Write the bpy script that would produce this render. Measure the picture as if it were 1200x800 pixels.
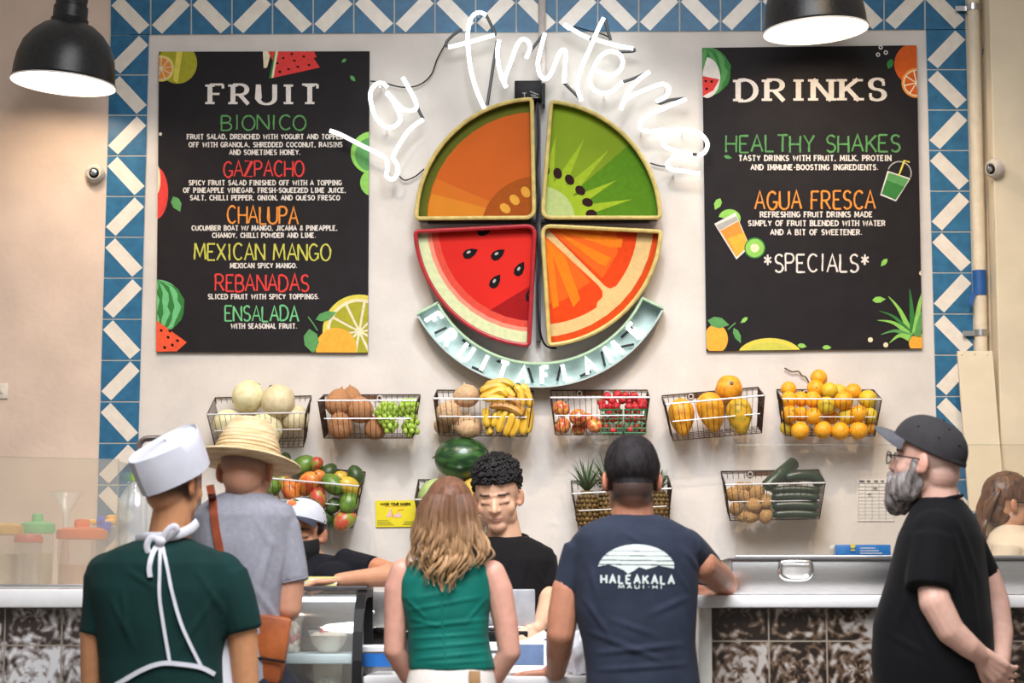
import bpy, bmesh, math, random
from mathutils import Vector, Matrix, Euler, noise
from mathutils.bvhtree import BVHTree

for o in list(bpy.data.objects):
    bpy.data.objects.remove(o, do_unlink=True)
SC = bpy.context.scene
COL = SC.collection
PI = math.pi
rnd = random.Random(7)

# ------------------------------------------------------------------ camera
FPX = 2550.0
EYE = Vector((0.0, 0.0, 1.17))
PITCH, YAW = math.radians(6.71), math.radians(1.26)
FWD = Vector((-math.sin(YAW)*math.cos(PITCH), math.cos(YAW)*math.cos(PITCH), math.sin(PITCH))).normalized()
RIGHT = FWD.cross(Vector((0, 0, 1))).normalized()
UP = RIGHT.cross(FWD).normalized()
cam_data = bpy.data.cameras.new('camera')
cam = bpy.data.objects.new('camera', cam_data)
COL.objects.link(cam)
cam_data.sensor_width = 36.0
cam_data.lens = FPX*36.0/1200.0
M = Matrix((RIGHT, UP, -FWD)).transposed().to_4x4()
M.translation = EYE
cam.matrix_world = M
cam_data.clip_end = 200
cam_data.dof.use_dof = True
cam_data.dof.focus_distance = 8.2
cam_data.dof.aperture_fstop = 3.2
SC.camera = cam

# ------------------------------------------------------------------ colour management, world, lamps
SC.view_settings.view_transform = 'Standard'
SC.view_settings.look = 'None'
SC.view_settings.exposure = 0.14
SC.view_settings.gamma = 1.0
SC.view_settings.use_curve_mapping = False
world = bpy.data.worlds.new('market_hall')
SC.world = world
world.use_nodes = True
wbg = world.node_tree.nodes['Background']
wbg.inputs[0].default_value = (1.0, 0.93, 0.86, 1)
wbg.inputs[1].default_value = 0.31

def area_light(name, loc, target, size, energy, color):
    l = bpy.data.lights.new(name, 'AREA')
    l.shape = 'DISK'
    l.size = size
    l.energy = energy
    l.color = color
    o = bpy.data.objects.new(name, l)
    COL.objects.link(o)
    o.location = loc
    d = Vector(target)-Vector(loc)
    o.rotation_euler = d.to_track_quat('-Z', 'Y').to_euler()
    return o

def spot_light(name, loc, target, angle, blend, energy, color, size):
    l = bpy.data.lights.new(name, 'SPOT')
    l.spot_size = math.radians(angle)
    l.spot_blend = blend
    l.energy = energy
    l.color = color
    l.shadow_soft_size = size
    o = bpy.data.objects.new(name, l)
    COL.objects.link(o)
    o.location = loc
    o.rotation_euler = (Vector(target)-Vector(loc)).to_track_quat('-Z', 'Y').to_euler()
    return o
spot_light('track_spot', (-1.3, 5.9, 4.5), (-0.9, 8.35, 1.3), 52, .95, 150, (1.0, 0.79, 0.58), .05)
spot_light('track_spot', (1.3, 5.9, 4.5), (0.9, 8.35, 1.3), 52, .95, 175, (1.0, 0.73, 0.44), .05)
spot_light('track_spot', (0.1, 5.6, 4.7), (0.0, 8.35, 1.25), 52, .95, 135, (0.82, 0.89, 1.0), .12)
hall = area_light('customer_fill', (0.0, 4.4, 4.3), (0.0, 6.6, 1.1), 2.4, 95, (0.94, 0.96, 1.0))  # added overhead fill aimed at the customers, its source unseen
hall.data.spread = math.radians(100)

# ------------------------------------------------------------------ pixel -> world
def ray(px, py):
    return FWD + RIGHT*((px-600.0)/FPX) + UP*((400.0-py)/FPX)
def P(px, py, Y):
    d = ray(px, py)
    return EYE + d*((Y-EYE.y)/d.y)
def S(Y):                                   # metres per pixel at depth Y
    return Y/FPX/0.993
WALL = 8.35

# ------------------------------------------------------------------ materials
MATS = {}
def lin(c):
    return tuple((x/12.92 if x <= 0.04045 else ((x+0.055)/1.055)**2.4) for x in c)
def rgb(r, g, b):
    return lin((r/255.0, g/255.0, b/255.0))
def mat(name, col, rough=0.5, metal=0.0, var=0.08, scale=30.0, bump=0.0, bscale=None, emit=None, estr=0.0,
        spec=0.5, trans=0.0, alpha=1.0, sheen=0.0, attr=None, stretch=None, col2=None, lo=0.35, hi=0.65, coat=0.0, sss=0.0):
    if name in MATS:
        return MATS[name]
    m = bpy.data.materials.new(name)
    m.use_nodes = True
    nt = m.node_tree
    b = nt.nodes['Principled BSDF']
    tc = nt.nodes.new('ShaderNodeTexCoord')
    mp = nt.nodes.new('ShaderNodeMapping')
    if stretch:
        mp.inputs['Scale'].default_value = stretch
    nt.links.new(tc.outputs['Object'], mp.inputs['Vector'])
    n = nt.nodes.new('ShaderNodeTexNoise')
    n.inputs['Scale'].default_value = scale
    n.inputs['Detail'].default_value = 5.0
    nt.links.new(mp.outputs['Vector'], n.inputs['Vector'])
    r = nt.nodes.new('ShaderNodeValToRGB')
    nt.links.new(n.outputs['Fac'], r.inputs['Fac'])
    c2 = col2 if col2 else tuple(max(0.0, x*(1.0-2*var)) for x in col)
    r.color_ramp.elements[0].position = lo
    r.color_ramp.elements[0].color = (*c2, 1)
    r.color_ramp.elements[1].position = hi
    r.color_ramp.elements[1].color = (*[min(1.0, x*(1.0+0.5*var)) for x in col], 1)
    out = r.outputs['Color']
    if attr:
        a = nt.nodes.new('ShaderNodeAttribute')
        a.attribute_name = attr
        mx = nt.nodes.new('ShaderNodeMix')
        mx.data_type = 'RGBA'
        mx.blend_type = 'MULTIPLY'
        mx.inputs['Factor'].default_value = 1.0
        nt.links.new(r.outputs['Color'], mx.inputs['A'])
        nt.links.new(a.outputs['Color'], mx.inputs['B'])
        out = mx.outputs['Result']
    nt.links.new(out, b.inputs['Base Color'])
    b.inputs['Roughness'].default_value = rough
    b.inputs['Metallic'].default_value = metal
    b.inputs['Specular IOR Level'].default_value = spec
    b.inputs['Transmission Weight'].default_value = trans
    b.inputs['Alpha'].default_value = alpha
    b.inputs['Coat Weight'].default_value = coat
    if sheen:
        b.inputs['Sheen Weight'].default_value = sheen*.3
        b.inputs['Specular IOR Level'].default_value = .2
    if sss:
        b.inputs['Subsurface Weight'].default_value = sss
        b.inputs['Subsurface Radius'].default_value = (0.02, 0.008, 0.004)
        b.inputs['Subsurface Scale'].default_value = 0.3
    if bump:
        n2 = nt.nodes.new('ShaderNodeTexNoise')
        n2.inputs['Scale'].default_value = bscale or scale*4
        n2.inputs['Detail'].default_value = 4.0
        nt.links.new(mp.outputs['Vector'], n2.inputs['Vector'])
        bp = nt.nodes.new('ShaderNodeBump')
        bp.inputs['Strength'].default_value = bump
        bp.inputs['Distance'].default_value = 0.004
        nt.links.new(n2.outputs['Fac'], bp.inputs['Height'])
        nt.links.new(bp.outputs['Normal'], b.inputs['Normal'])
    if emit:
        b.inputs['Emission Color'].default_value = (*emit, 1)
        b.inputs['Emission Strength'].default_value = estr
    MATS[name] = m
    return m

def glass_mat(name, tint, clear, rough=0.02, milk=0.0, milkcol=(0.8, 0.75, 0.68)):
    if name in MATS:
        return MATS[name]
    m = bpy.data.materials.new(name)
    m.use_nodes = True
    nt = m.node_tree
    for n in list(nt.nodes):
        nt.nodes.remove(n)
    out = nt.nodes.new('ShaderNodeOutputMaterial')
    tr = nt.nodes.new('ShaderNodeBsdfTransparent')
    tr.inputs[0].default_value = (*tint, 1)
    gl = nt.nodes.new('ShaderNodeBsdfGlossy')
    gl.inputs['Color'].default_value = (1, 1, 1, 1)
    gl.inputs['Roughness'].default_value = rough
    nz = nt.nodes.new('ShaderNodeTexNoise')
    nz.inputs['Scale'].default_value = 3.0
    mr = nt.nodes.new('ShaderNodeMapRange')
    mr.inputs['To Min'].default_value = max(0, (1-clear)*0.7)
    mr.inputs['To Max'].default_value = (1-clear)*1.3
    nt.links.new(nz.outputs['Fac'], mr.inputs['Value'])
    mx = nt.nodes.new('ShaderNodeMixShader')
    nt.links.new(mr.outputs['Result'], mx.inputs[0])
    nt.links.new(tr.outputs[0], mx.inputs[1])
    nt.links.new(gl.outputs[0], mx.inputs[2])
    last = mx.outputs[0]
    if milk > 0:
        df = nt.nodes.new('ShaderNodeBsdfDiffuse')
        df.inputs[0].default_value = (*milkcol, 1)
        m2 = nt.nodes.new('ShaderNodeMixShader')
        m2.inputs[0].default_value = milk
        nt.links.new(last, m2.inputs[1])
        nt.links.new(df.outputs[0], m2.inputs[2])
        last = m2.outputs[0]
    nt.links.new(last, out.inputs[0])
    MATS[name] = m
    return m

# ------------------------------------------------------------------ mesh builder
class MB:
    def __init__(self):
        self.v = []
        self.f = []
        self.m = []
        self.c = None
    def add(self, verts, faces, mi=0):
        o = len(self.v)
        self.v += [Vector(x) for x in verts]
        self.f += [tuple(o+i for i in fc) for fc in faces]
        self.m += [mi]*len(faces)
        return self
    def merge(self, other):
        o = len(self.v)
        self.v += other.v
        self.f += [tuple(o+i for i in fc) for fc in other.f]
        self.m += other.m
        return self
    def box(self, c, s, mi=0, rot=None, bev=0.0):
        c = Vector(c)
        hx, hy, hz = s[0]/2, s[1]/2, s[2]/2
        if bev <= 0:
            vs = [Vector((x, y, z)) for x in (-hx, hx) for y in (-hy, hy) for z in (-hz, hz)]
            fs = [(0, 1, 3, 2), (4, 6, 7, 5), (0, 4, 5, 1), (2, 3, 7, 6), (0, 2, 6, 4), (1, 5, 7, 3)]
        else:
            bm = bmesh.new()
            bmesh.ops.create_cube(bm, size=1.0)
            for q in bm.verts:
                q.co = Vector((q.co.x*s[0], q.co.y*s[1], q.co.z*s[2]))
            bmesh.ops.bevel(bm, geom=bm.edges[:], offset=bev, segments=2, profile=0.5, affect='EDGES')
            bm.verts.ensure_lookup_table()
            bm.verts.index_update()
            vs = [q.co.copy() for q in bm.verts]
            fs = [tuple(q.index for q in fc.verts) for fc in bm.faces]
            bm.free()
        if rot is not None:
            vs = [rot @ x for x in vs]
        return self.add([x+c for x in vs], fs, mi)
    def tube(self, pts, r, n=6, mi=0, cap=True, closed=False, flat=None):
        pts = [Vector(p) for p in pts]
        k = len(pts)
        rs = r if isinstance(r, (list, tuple)) else [r]*k
        vs, fs = [], []
        prev = None
        for i, p in enumerate(pts):
            if closed:
                t = pts[(i+1) % k]-pts[i-1]
            else:
                t = pts[min(i+1, k-1)]-pts[max(i-1, 0)]
            if t.length < 1e-9:
                t = Vector((0, 0, 1))
            t.normalize()
            if prev is None:
                a = Vector((0, 0, 1)) if abs(t.z) < 0.9 else Vector((1, 0, 0))
                if flat is not None:
                    a = flat
                u = (a - t*a.dot(t)).normalized()
            else:
                u = prev - t*prev.dot(t)
                u = u.normalized() if u.length > 1e-6 else prev
            prev = u
            w = t.cross(u)
            rr = rs[i]
            ra, rb = (rr, rr) if not isinstance(rr, (list, tuple)) else rr
            for j in range(n):
                a = 2*PI*j/n
                vs.append(p+u*(ra*math.cos(a))+w*(rb*math.sin(a)))
        segs = k if closed else k-1
        for i in range(segs):
            i2 = (i+1) % k
            for j in range(n):
                j2 = (j+1) % n
                fs.append((i*n+j, i*n+j2, i2*n+j2, i2*n+j))
        if cap and not closed:
            fs.append(tuple(reversed(range(n))))
            fs.append(tuple((k-1)*n+j for j in range(n)))
        return self.add(vs, fs, mi)
    def lathe(self, prof, c=(0, 0, 0), n=32, mi=0, rot=None, sx=1.0, sy=1.0, cap=True):
        c = Vector(c)
        vs, fs = [], []
        for (r, z) in prof:
            for j in range(n):
                a = 2*PI*j/n
                vs.append(Vector((r*math.cos(a)*sx, r*math.sin(a)*sy, z)))
        for i in range(len(prof)-1):
            for j in range(n):
                j2 = (j+1) % n
                fs.append((i*n+j, i*n+j2, (i+1)*n+j2, (i+1)*n+j))
        if cap:
            fs.append(tuple(reversed(range(n))))
            k = len(prof)-1
            fs.append(tuple(k*n+j for j in range(n)))
        if rot is not None:
            vs = [rot @ x for x in vs]
        return self.add([x+c for x in vs], fs, mi)
    def ell(self, c, r, rot=None, n=20, mi=0, fn=None):
        c = Vector(c)
        if not isinstance(r, (list, tuple, Vector)):
            r = (r, r, r)
        m_ = max(6, n//2)
        vs = [Vector((0, 0, -1))]
        for i in range(1, m_):
            t = -PI/2+PI*i/m_
            for j in range(n):
                a = 2*PI*j/n
                vs.append(Vector((math.cos(t)*math.cos(a), math.cos(t)*math.sin(a), math.sin(t))))
        vs.append(Vector((0, 0, 1)))
        fs = []
        for j in range(n):
            fs.append((0, 1+(j+1) % n, 1+j))
        for i in range(m_-2):
            for j in range(n):
                j2 = (j+1) % n
                fs.append((1+i*n+j, 1+i*n+j2, 1+(i+1)*n+j2, 1+(i+1)*n+j))
        L = len(vs)-1
        for j in range(n):
            fs.append((L, 1+(m_-2)*n+j, 1+(m_-2)*n+(j+1) % n))
        if fn:
            vs = [fn(x) for x in vs]
        vs = [Vector((x.x*r[0], x.y*r[1], x.z*r[2])) for x in vs]
        if rot is not None:
            vs = [rot @ x for x in vs]
        return self.add([x+c for x in vs], fs, mi)
    def cone(self, p0, r0, p1, r1, n=14, fl=1.0, hint=None, flatcap=False):
        """tapered limb with round ends; fl squeezes it along hint"""
        p0, p1 = Vector(p0), Vector(p1)
        ax = p1-p0
        L = ax.length
        t = ax.normalized() if L > 1e-9 else Vector((0, 0, 1))
        h = Vector(hint) if hint is not None else (Vector((0, 1, 0)) if abs(t.y) < 0.9 else Vector((1, 0, 0)))
        u = (h-t*h.dot(t)).normalized()
        w = t.cross(u)
        prof = []
        if flatcap:
            prof = [(0.001, 0.0), (r0*0.9, 0.0), (r0, r0*0.1), (r1, L-r1*0.05), (r1*0.93, L), (0.001, L)]
        else:
            for a in (-80, -60, -40, -20, 0):
                prof.append((r0*math.cos(math.radians(a)), r0*math.sin(math.radians(a))))
            for a in (0, 20, 40, 60, 80):
                prof.append((r1*math.cos(math.radians(a)), L+r1*math.sin(math.radians(a))))
        vs, fs = [], []
        for (r, z) in prof:
            for j in range(n):
                a = 2*PI*j/n
                vs.append(p0+t*z+u*(r*math.cos(a)*fl)+w*(r*math.sin(a)))
        k = len(prof)
        for i in range(k-1):
            for j in range(n):
                j2 = (j+1) % n
                fs.append((i*n+j, i*n+j2, (i+1)*n+j2, (i+1)*n+j))
        fs.append(tuple(reversed(range(n))))
        fs.append(tuple((k-1)*n+j for j in range(n)))
        return self.add(vs, fs)
    def chain(self, pr, fl=1.0, hint=None):
        for (a, ra), (b, rb) in zip(pr[:-1], pr[1:]):
            self.cone(a, ra, b, rb, fl=fl, hint=hint)
        return self
    def loft(self, rings, n=40, pw=2.3):
        """rings: (centre, rx, ry, [yaw]) horizontal super-ellipses from bottom to top"""
        vs, fs = [], []
        for rg in rings:
            c, rx, ry = Vector(rg[0]), rg[1], rg[2]
            yw = rg[3] if len(rg) > 3 else 0.0
            tl = rg[4] if len(rg) > 4 else 0.0
            for j in range(n):
                a = 2*PI*j/n
                x = math.copysign(abs(math.cos(a))**(2/pw), math.cos(a))*rx
                y = math.copysign(abs(math.sin(a))**(2/pw), math.sin(a))*ry
                z = x*tl
                vs.append(c+Vector((x*math.cos(yw)-y*math.sin(yw), x*math.sin(yw)+y*math.cos(yw), z)))
        k = len(rings)
        for i in range(k-1):
            for j in range(n):
                j2 = (j+1) % n
                fs.append((i*n+j, i*n+j2, (i+1)*n+j2, (i+1)*n+j))
        fs.append(tuple(reversed(range(n))))
        fs.append(tuple((k-1)*n+j for j in range(n)))
        return self.add(vs, fs)
    def prism(self, poly, back, mi=0, side=None):
        """poly: list of Vectors (closed outline), extruded by vector back"""
        k = len(poly)
        back = Vector(back)
        vs = [Vector(p) for p in poly]+[Vector(p)+back for p in poly]
        self.add(vs, [tuple(range(k))], mi)
        o = len(self.v)-2*k
        s = mi if side is None else side
        self.f.append(tuple(o+k+i for i in reversed(range(k))))
        self.m.append(s)
        for i in range(k):
            j = (i+1) % k
            self.f.append((o+i, o+k+i, o+k+j, o+j))
            self.m.append(s)
        return self

def wpos(o):
    p = Vector((0, 0, 0))
    while o is not None:
        p += o.location
        o = o.parent
    return p

def to_mesh(name, mb, mats, smooth=True, off=Vector((0, 0, 0))):
    me = bpy.data.meshes.new(name)
    me.from_pydata([tuple(x-off) for x in mb.v], [], mb.f)
    for m in (mats if isinstance(mats, (list, tuple)) else [mats]):
        me.materials.append(m)
    if any(mb.m):
        me.polygons.foreach_set('material_index', mb.m)
    me.update()
    if smooth:
        me.polygons.foreach_set('use_smooth', [True]*len(me.polygons))
        me.set_sharp_from_angle(angle=math.radians(42))
    return me

def link(name, me, parent=None, loc=None):
    o = bpy.data.objects.new(name, me)
    COL.objects.link(o)
    if parent is not None:
        o.parent = parent
    if loc is not None:
        o.location = loc
    return o

def part(name, mb, mats, parent, smooth=True, label=None):
    """a part whose vertices are given in world space"""
    o = link(name, to_mesh(name, mb, mats, smooth, wpos(parent)), parent)
    if label:
        o['label'] = label
    return o

def centre(mb):
    lo = Vector((min(q[i] for q in mb.v) for i in range(3)))
    hi = Vector((max(q[i] for q in mb.v) for i in range(3)))
    return (lo+hi)/2

def tag(o, label, cat, group=None):
    o['label'] = label
    o['category'] = cat
    if group:
        o['group'] = group
    return o

def single(name, mb, mats, label, cat, group=None, smooth=True):
    c = centre(mb)
    return tag(link(name, to_mesh(name, mb, mats, smooth, c), None, c), label, cat, group)

def thing(name, loc, label, cat, group=None):
    o = bpy.data.objects.new(name, None)
    o.empty_display_size = 0.05
    COL.objects.link(o)
    o.location = Vector(loc)
    return tag(o, label, cat, group)

def struct(name, mb, mats, smooth=False):
    o = link(name, to_mesh(name, mb, mats, smooth))
    o['kind'] = 'structure'
    return o

def copy_tree(o, loc=None, rot=None, scale=None, label=None, group=None, parent=None):
    c = o.copy()
    COL.objects.link(c)
    if parent is not None:
        c.parent = parent
    if loc is not None:
        c.location = loc
    if rot is not None:
        c.rotation_euler = rot
    if scale is not None:
        c.scale = scale
    if label:
        c['label'] = label
    if group:
        c['group'] = group
    for ch in list(o.children):
        copy_tree(ch, parent=c)
    return c

def catmull(pts, k=6, closed=False):
    pts = [Vector(p) for p in pts]
    n = len(pts)
    out = []
    rng = n if closed else n-1
    for i in range(rng):
        p0 = pts[i-1] if (i > 0 or closed) else pts[0]
        p1, p2 = pts[i], pts[(i+1) % n]
        p3 = pts[(i+2) % n] if (i+2 < n or closed) else pts[-1]
        for j in range(k):
            t = j/k
            out.append(0.5*((2*p1)+(p2-p0)*t+(2*p0-5*p1+4*p2-p3)*t*t+(3*p1-p0-3*p2+p3)*t**3))
    if not closed:
        out.append(pts[-1])
    return out

def circ(cx, cy, rx, ry=None, a0=0, a1=360, n=40, rot=0):
    ry = rx if ry is None else ry
    res = []
    full = abs(a1-a0) >= 359.9
    for i in range(n if full else n+1):
        a = math.radians(a0+(a1-a0)*i/n)
        x, y = rx*math.cos(a), ry*math.sin(a)
        c, s = math.cos(math.radians(rot)), math.sin(math.radians(rot))
        res.append((cx+x*c-y*s, cy+x*s+y*c))
    return res

def clip_poly(poly, quad):
    """Sutherland-Hodgman against a convex quad (image coordinates, clockwise on screen)"""
    out = list(poly)
    n = len(quad)
    for i in range(n):
        a, b = quad[i], quad[(i+1) % n]
        def side(p):
            return (b[0]-a[0])*(p[1]-a[1])-(b[1]-a[1])*(p[0]-a[0])
        src, out = out, []
        for j in range(len(src)):
            p, q = src[j-1], src[j]
            sp, sq = side(p), side(q)
            if (sp >= 0) != (sq >= 0):
                t = sp/(sp-sq)
                out.append((p[0]+(q[0]-p[0])*t, p[1]+(q[1]-p[1])*t))
            if sq >= 0:
                out.append(q)
        if not out:
            return []
    return out

class Print:
    """flat printed layers lying on a surface parallel to the wall at depth Y"""
    def __init__(self, Y, quad=None, step=0.00025):
        self.Y, self.quad, self.step = Y, quad, step
        self.k = 0
        self.mb = MB()
        self.mats = []
    def mi(self, m):
        if m not in self.mats:
            self.mats.append(m)
        return self.mats.index(m)
    def poly(self, pts, m, layer=None):
        if self.quad:
            pts = clip_poly(pts, self.quad)
        if len(pts) < 3:
            return self
        self.k += 1
        y = self.Y-self.step*(self.k if layer is None else layer)
        vs = [P(x, yy, y) for x, yy in pts]
        self.mb.add(vs, [tuple(range(len(vs)))], self.mi(m))
        return self
    def strip(self, pts, w, m, layer=None):
        self.k += 1
        y = self.Y-self.step*(self.k if layer is None else layer)
        vs, fs = ribbon(pts, w)
        if self.quad:
            for f in fs:
                pl = clip_poly([vs[i] for i in f], self.quad)
                if len(pl) >= 3:
                    self.mb.add([P(a, b, y) for a, b in pl], [tuple(range(len(pl)))], self.mi(m))
        else:
            self.mb.add([P(a, b, y) for a, b in vs], fs, self.mi(m))
        return self
    def build(self, name, parent, label=None):
        return part(name, self.mb, self.mats, parent, False, label)

def ribbon(pts, w):
    """2-D polyline -> quads; w is a width or a function (i, direction) -> width"""
    n = len(pts)
    vs, fs = [], []
    for i in range(n):
        a = pts[max(i-1, 0)]
        b = pts[min(i+1, n-1)]
        dx, dy = b[0]-a[0], b[1]-a[1]
        L = math.hypot(dx, dy) or 1.0
        dx, dy = dx/L, dy/L
        ww = w(i, (dx, dy)) if callable(w) else w
        mit = 1.0
        if 0 < i < n-1:
            d1 = (pts[i][0]-a[0], pts[i][1]-a[1])
            d2 = (b[0]-pts[i][0], b[1]-pts[i][1])
            l1, l2 = math.hypot(*d1) or 1, math.hypot(*d2) or 1
            c = (d1[0]*d2[0]+d1[1]*d2[1])/(l1*l2)
            mit = min(1.8, 1/max(0.35, math.sqrt(max(0.0, (1+c)/2))))
        h = ww/2*mit
        vs += [(pts[i][0]-dy*h, pts[i][1]+dx*h), (pts[i][0]+dy*h, pts[i][1]-dx*h)]
    for i in range(n-1):
        fs.append((2*i, 2*i+1, 2*i+3, 2*i+2))
    return vs, fs

# ------------------------------------------------------------------ stroke lettering
def ar(cx, cy, rx, ry, a0, a1, n=9):
    return [(cx+rx*math.cos(math.radians(a0+(a1-a0)*i/n)), cy+ry*math.sin(math.radians(a0+(a1-a0)*i/n))) for i in range(n+1)]
GL = {
 'A': (.72, [[(0, 0), (.36, 1), (.72, 0)], [(.13, .36), (.59, .36)]]),
 'B': (.6, [[(0, 0), (0, 1)], [(0, 1), (.28, 1)]+ar(.28, .76, .26, .24, 90, -90)+[(0, .52)], [(.28, .52)]+ar(.3, .26, .3, .26, 90, -90)+[(0, 0)]]),
 'C': (.66, [ar(.37, .5, .36, .5, 45, 315, 14)]),
 'D': (.68, [[(0, 0), (0, 1)], [(0, 1), (.22, 1)]+ar(.22, .5, .45, .5, 90, -90, 12)+[(0, 0)]]),
 'E': (.56, [[(0, 0), (0, 1)], [(0, 1), (.55, 1)], [(0, .52), (.42, .52)], [(0, 0), (.56, 0)]]),
 'F': (.54, [[(0, 0), (0, 1)], [(0, 1), (.54, 1)], [(0, .52), (.4, .52)]]),
 'G': (.7, [ar(.37, .5, .36, .5, 45, 330, 14), [(.42, .42), (.7, .42), (.68, .1)]]),
 'H': (.66, [[(0, 0), (0, 1)], [(.66, 0), (.66, 1)], [(0, .5), (.66, .5)]]),
 'I': (.3, [[(.15, 0), (.15, 1)]]),
 'J': (.46, [[(.42, 1), (.42, .25)]+ar(.21, .23, .21, .23, 0, -160, 8)]),
 'K': (.64, [[(0, 0), (0, 1)], [(.6, 1), (.02, .42)], [(.2, .58), (.64, 0)]]),
 'L': (.52, [[(0, 1), (0, 0)], [(0, 0), (.52, 0)]]),
 'M': (.86, [[(0, 0), (.08, 1)], [(.08, 1), (.43, .2), (.78, 1)], [(.78, 1), (.86, 0)]]),
 'N': (.68, [[(0, 0), (0, 1)], [(0, 1), (.68, 0)], [(.68, 0), (.68, 1)]]),
 'O': (.74, [ar(.37, .5, .37, .5, 90, 450, 20)]),
 'P': (.58, [[(0, 0), (0, 1)], [(0, 1), (.28, 1)]+ar(.3, .74, .28, .26, 90, -90)+[(0, .48)]]),
 'Q': (.76, [ar(.37, .5, .37, .5, 90, 450, 20), [(.45, .25), (.76, -.08)]]),
 'R': (.64, [[(0, 0), (0, 1)], [(0, 1), (.28, 1)]+ar(.3, .74, .28, .26, 90, -90)+[(0, .48)], [(.28, .48), (.64, 0)]]),
 'S': (.58, [ar(.3, .75, .26, .25, 30, 270, 10)+ar(.28, .25, .28, .25, 90, -150, 10)[1:]]),
 'T': (.64, [[(.32, 0), (.32, 1)], [(0, 1), (.64, 1)]]),
 'U': (.68, [[(0, 1), (0, .3)]+ar(.34, .3, .34, .3, 180, 360, 10)+[(.68, 1)]]),
 'V': (.7, [[(0, 1), (.35, 0), (.7, 1)]]),
 'W': (.96, [[(0, 1), (.24, 0), (.48, .8), (.72, 0), (.96, 1)]]),
 'X': (.66, [[(0, 1), (.66, 0)], [(.66, 1), (0, 0)]]),
 'Y': (.66, [[(0, 1), (.33, .48), (.66, 1)], [(.33, .48), (.33, 0)]]),
 'Z': (.62, [[(0, 1), (.6, 1), (0, 0), (.62, 0)]]),
 ' ': (.38, []), '.': (.2, [[(.08, .0), (.08, .13)]]), ',': (.2, [[(.12, .12), (.05, -.15)]]),
 '/': (.45, [[(0, -.05), (.45, 1.05)]]), '-': (.42, [[(.04, .45), (.38, .45)]]),
 '&': (.72, [[(.7, 0), (.2, .68)]+ar(.34, .8, .17, .19, 200, -20, 8)+[(.12, .36)]+ar(.28, .22, .24, .22, 140, 330, 8)+[(.68, .42)]]),
 '*': (.5, [[(.25, .35), (.25, .95)], [(0, .5), (.5, .8)], [(0, .8), (.5, .5)]]),
}
def layout(txt, x0, x1, gap=.2):
    """yields (glyph strokes, x, scale in x)"""
    tot = sum(GL[c][0]+gap for c in txt)-gap
    k = (x1-x0)/tot
    x = x0
    res = []
    for c in txt:
        res.append((GL[c][1], x, k, c))
        x += (GL[c][0]+gap)*k
    return res
def write(pr, txt, x0, x1, top, base, m, style='chalk', w=None, gap=.2, slope=0.0, layer=6):
    h = base-top
    lc = [layer]
    def nx():
        lc[0] += .04
        return lc[0]
    r = random.Random(len(txt)*7+int(x0))
    for strokes, gx, k, c in layout(txt, x0, x1, gap):
        jx, jy = (r.uniform(-.03, .03), r.uniform(-.04, .04)) if style == 'chalk' else (0, 0)
        for s in strokes:
            pts = [(gx+(u+jx)*k, base-(v+jy)*h+slope*(gx-x0)) for u, v in s]
            if style == 'chalk':
                ww = w or h*.11
                if len(pts) == 2:
                    (ax, ay), (bx, by) = pts
                    pts = [(ax+(bx-ax)*t/4+r.uniform(-.25, .25), ay+(by-ay)*t/4) for t in range(5)]
                pr.strip(pts, lambda i, d: ww*r.uniform(.75, 1.2), m, nx())
            elif style == 'slab':
                ww = w or h*.25
                pr.strip(pts, ww, m, nx())
                for (u, v), q in ((s[0], pts[0]), (s[-1], pts[-1])):
                    if (v < .02 or v > .98) and c not in '.,-/&*' and abs(s[0][1]-s[-1][1]) > .5 and c not in 'CGOQS':
                        pr.strip([(q[0]-.17*k, q[1]), (q[0]+.17*k, q[1])], ww*.8, m, nx())
            else:
                tk, tn = w or h*.25, h*.11
                pr.strip(pts, lambda i, d: tn+(tk-tn)*abs(d[1])**1.5, m, nx())
                for (u, v), q in ((s[0], pts[0]), (s[-1], pts[-1])):
                    if (v < .02 or v > .98) and c not in '.,-OQ' and abs(s[0][1]-s[-1][1]) > .5:
                        dy = -tn*.5 if v < .02 else tn*.5
                        pr.strip([(q[0]-.24*h, q[1]+dy), (q[0]+.24*h, q[1]+dy)], tn, m, nx())
                    elif c in 'EFTCGS' and (v > .7 or v < .3) and abs(v-.5) > .15 and not (u < .01):
                        sgn = 1 if v > .5 else -1
                        pr.strip([(q[0], q[1]), (q[0], q[1]+sgn*.2*h)], tn*1.2, m, nx())
# ================================================================== SETTING
M_plaster = mat('white_plaster', rgb(216, 208, 200), rough=0.85, var=0.05, scale=6, bump=0.25, bscale=45)
M_peach = mat('warm_tinted_plaster', rgb(226, 202, 184), rough=0.85, var=0.05, scale=5, bump=0.25, bscale=45)  # warm tint of the pendant light is put into this wall's colour
M_cream = mat('cream_plaster', rgb(226, 210, 182), rough=0.85, var=0.05, scale=5, bump=0.2, bscale=45)
M_blue = mat('blue_tile', rgb(56, 114, 152), rough=0.3, spec=.22, var=0.18, scale=26, lo=.2, hi=.8)
M_tilew = mat('white_tile_bar', rgb(232, 222, 208), rough=0.3, var=0.04, scale=30)
M_grout = mat('tile_grout', rgb(205, 200, 190), rough=0.9, var=0.06)
M_concrete = mat('floor_concrete', rgb(150, 145, 138), rough=0.6, var=0.15, scale=4)

def wallbox(px0, px1, name, m):
    a, b = P(px0, 400, WALL), P(px1, 400, WALL)
    mb = MB()
    mb.box(((a.x+b.x)/2, WALL+0.1, 1.9), (b.x-a.x, 0.2, 3.8))
    return struct(name, mb, m)
wallbox(-900, 146, 'wall_left', M_peach)
wallbox(146, 1114, 'wall_back', M_plaster)
wallbox(1114, 1900, 'wall_right', M_cream)
struct('floor', MB().box((0, 4.0, -0.05), (14, 9.4, 0.1)), M_concrete)

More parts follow.
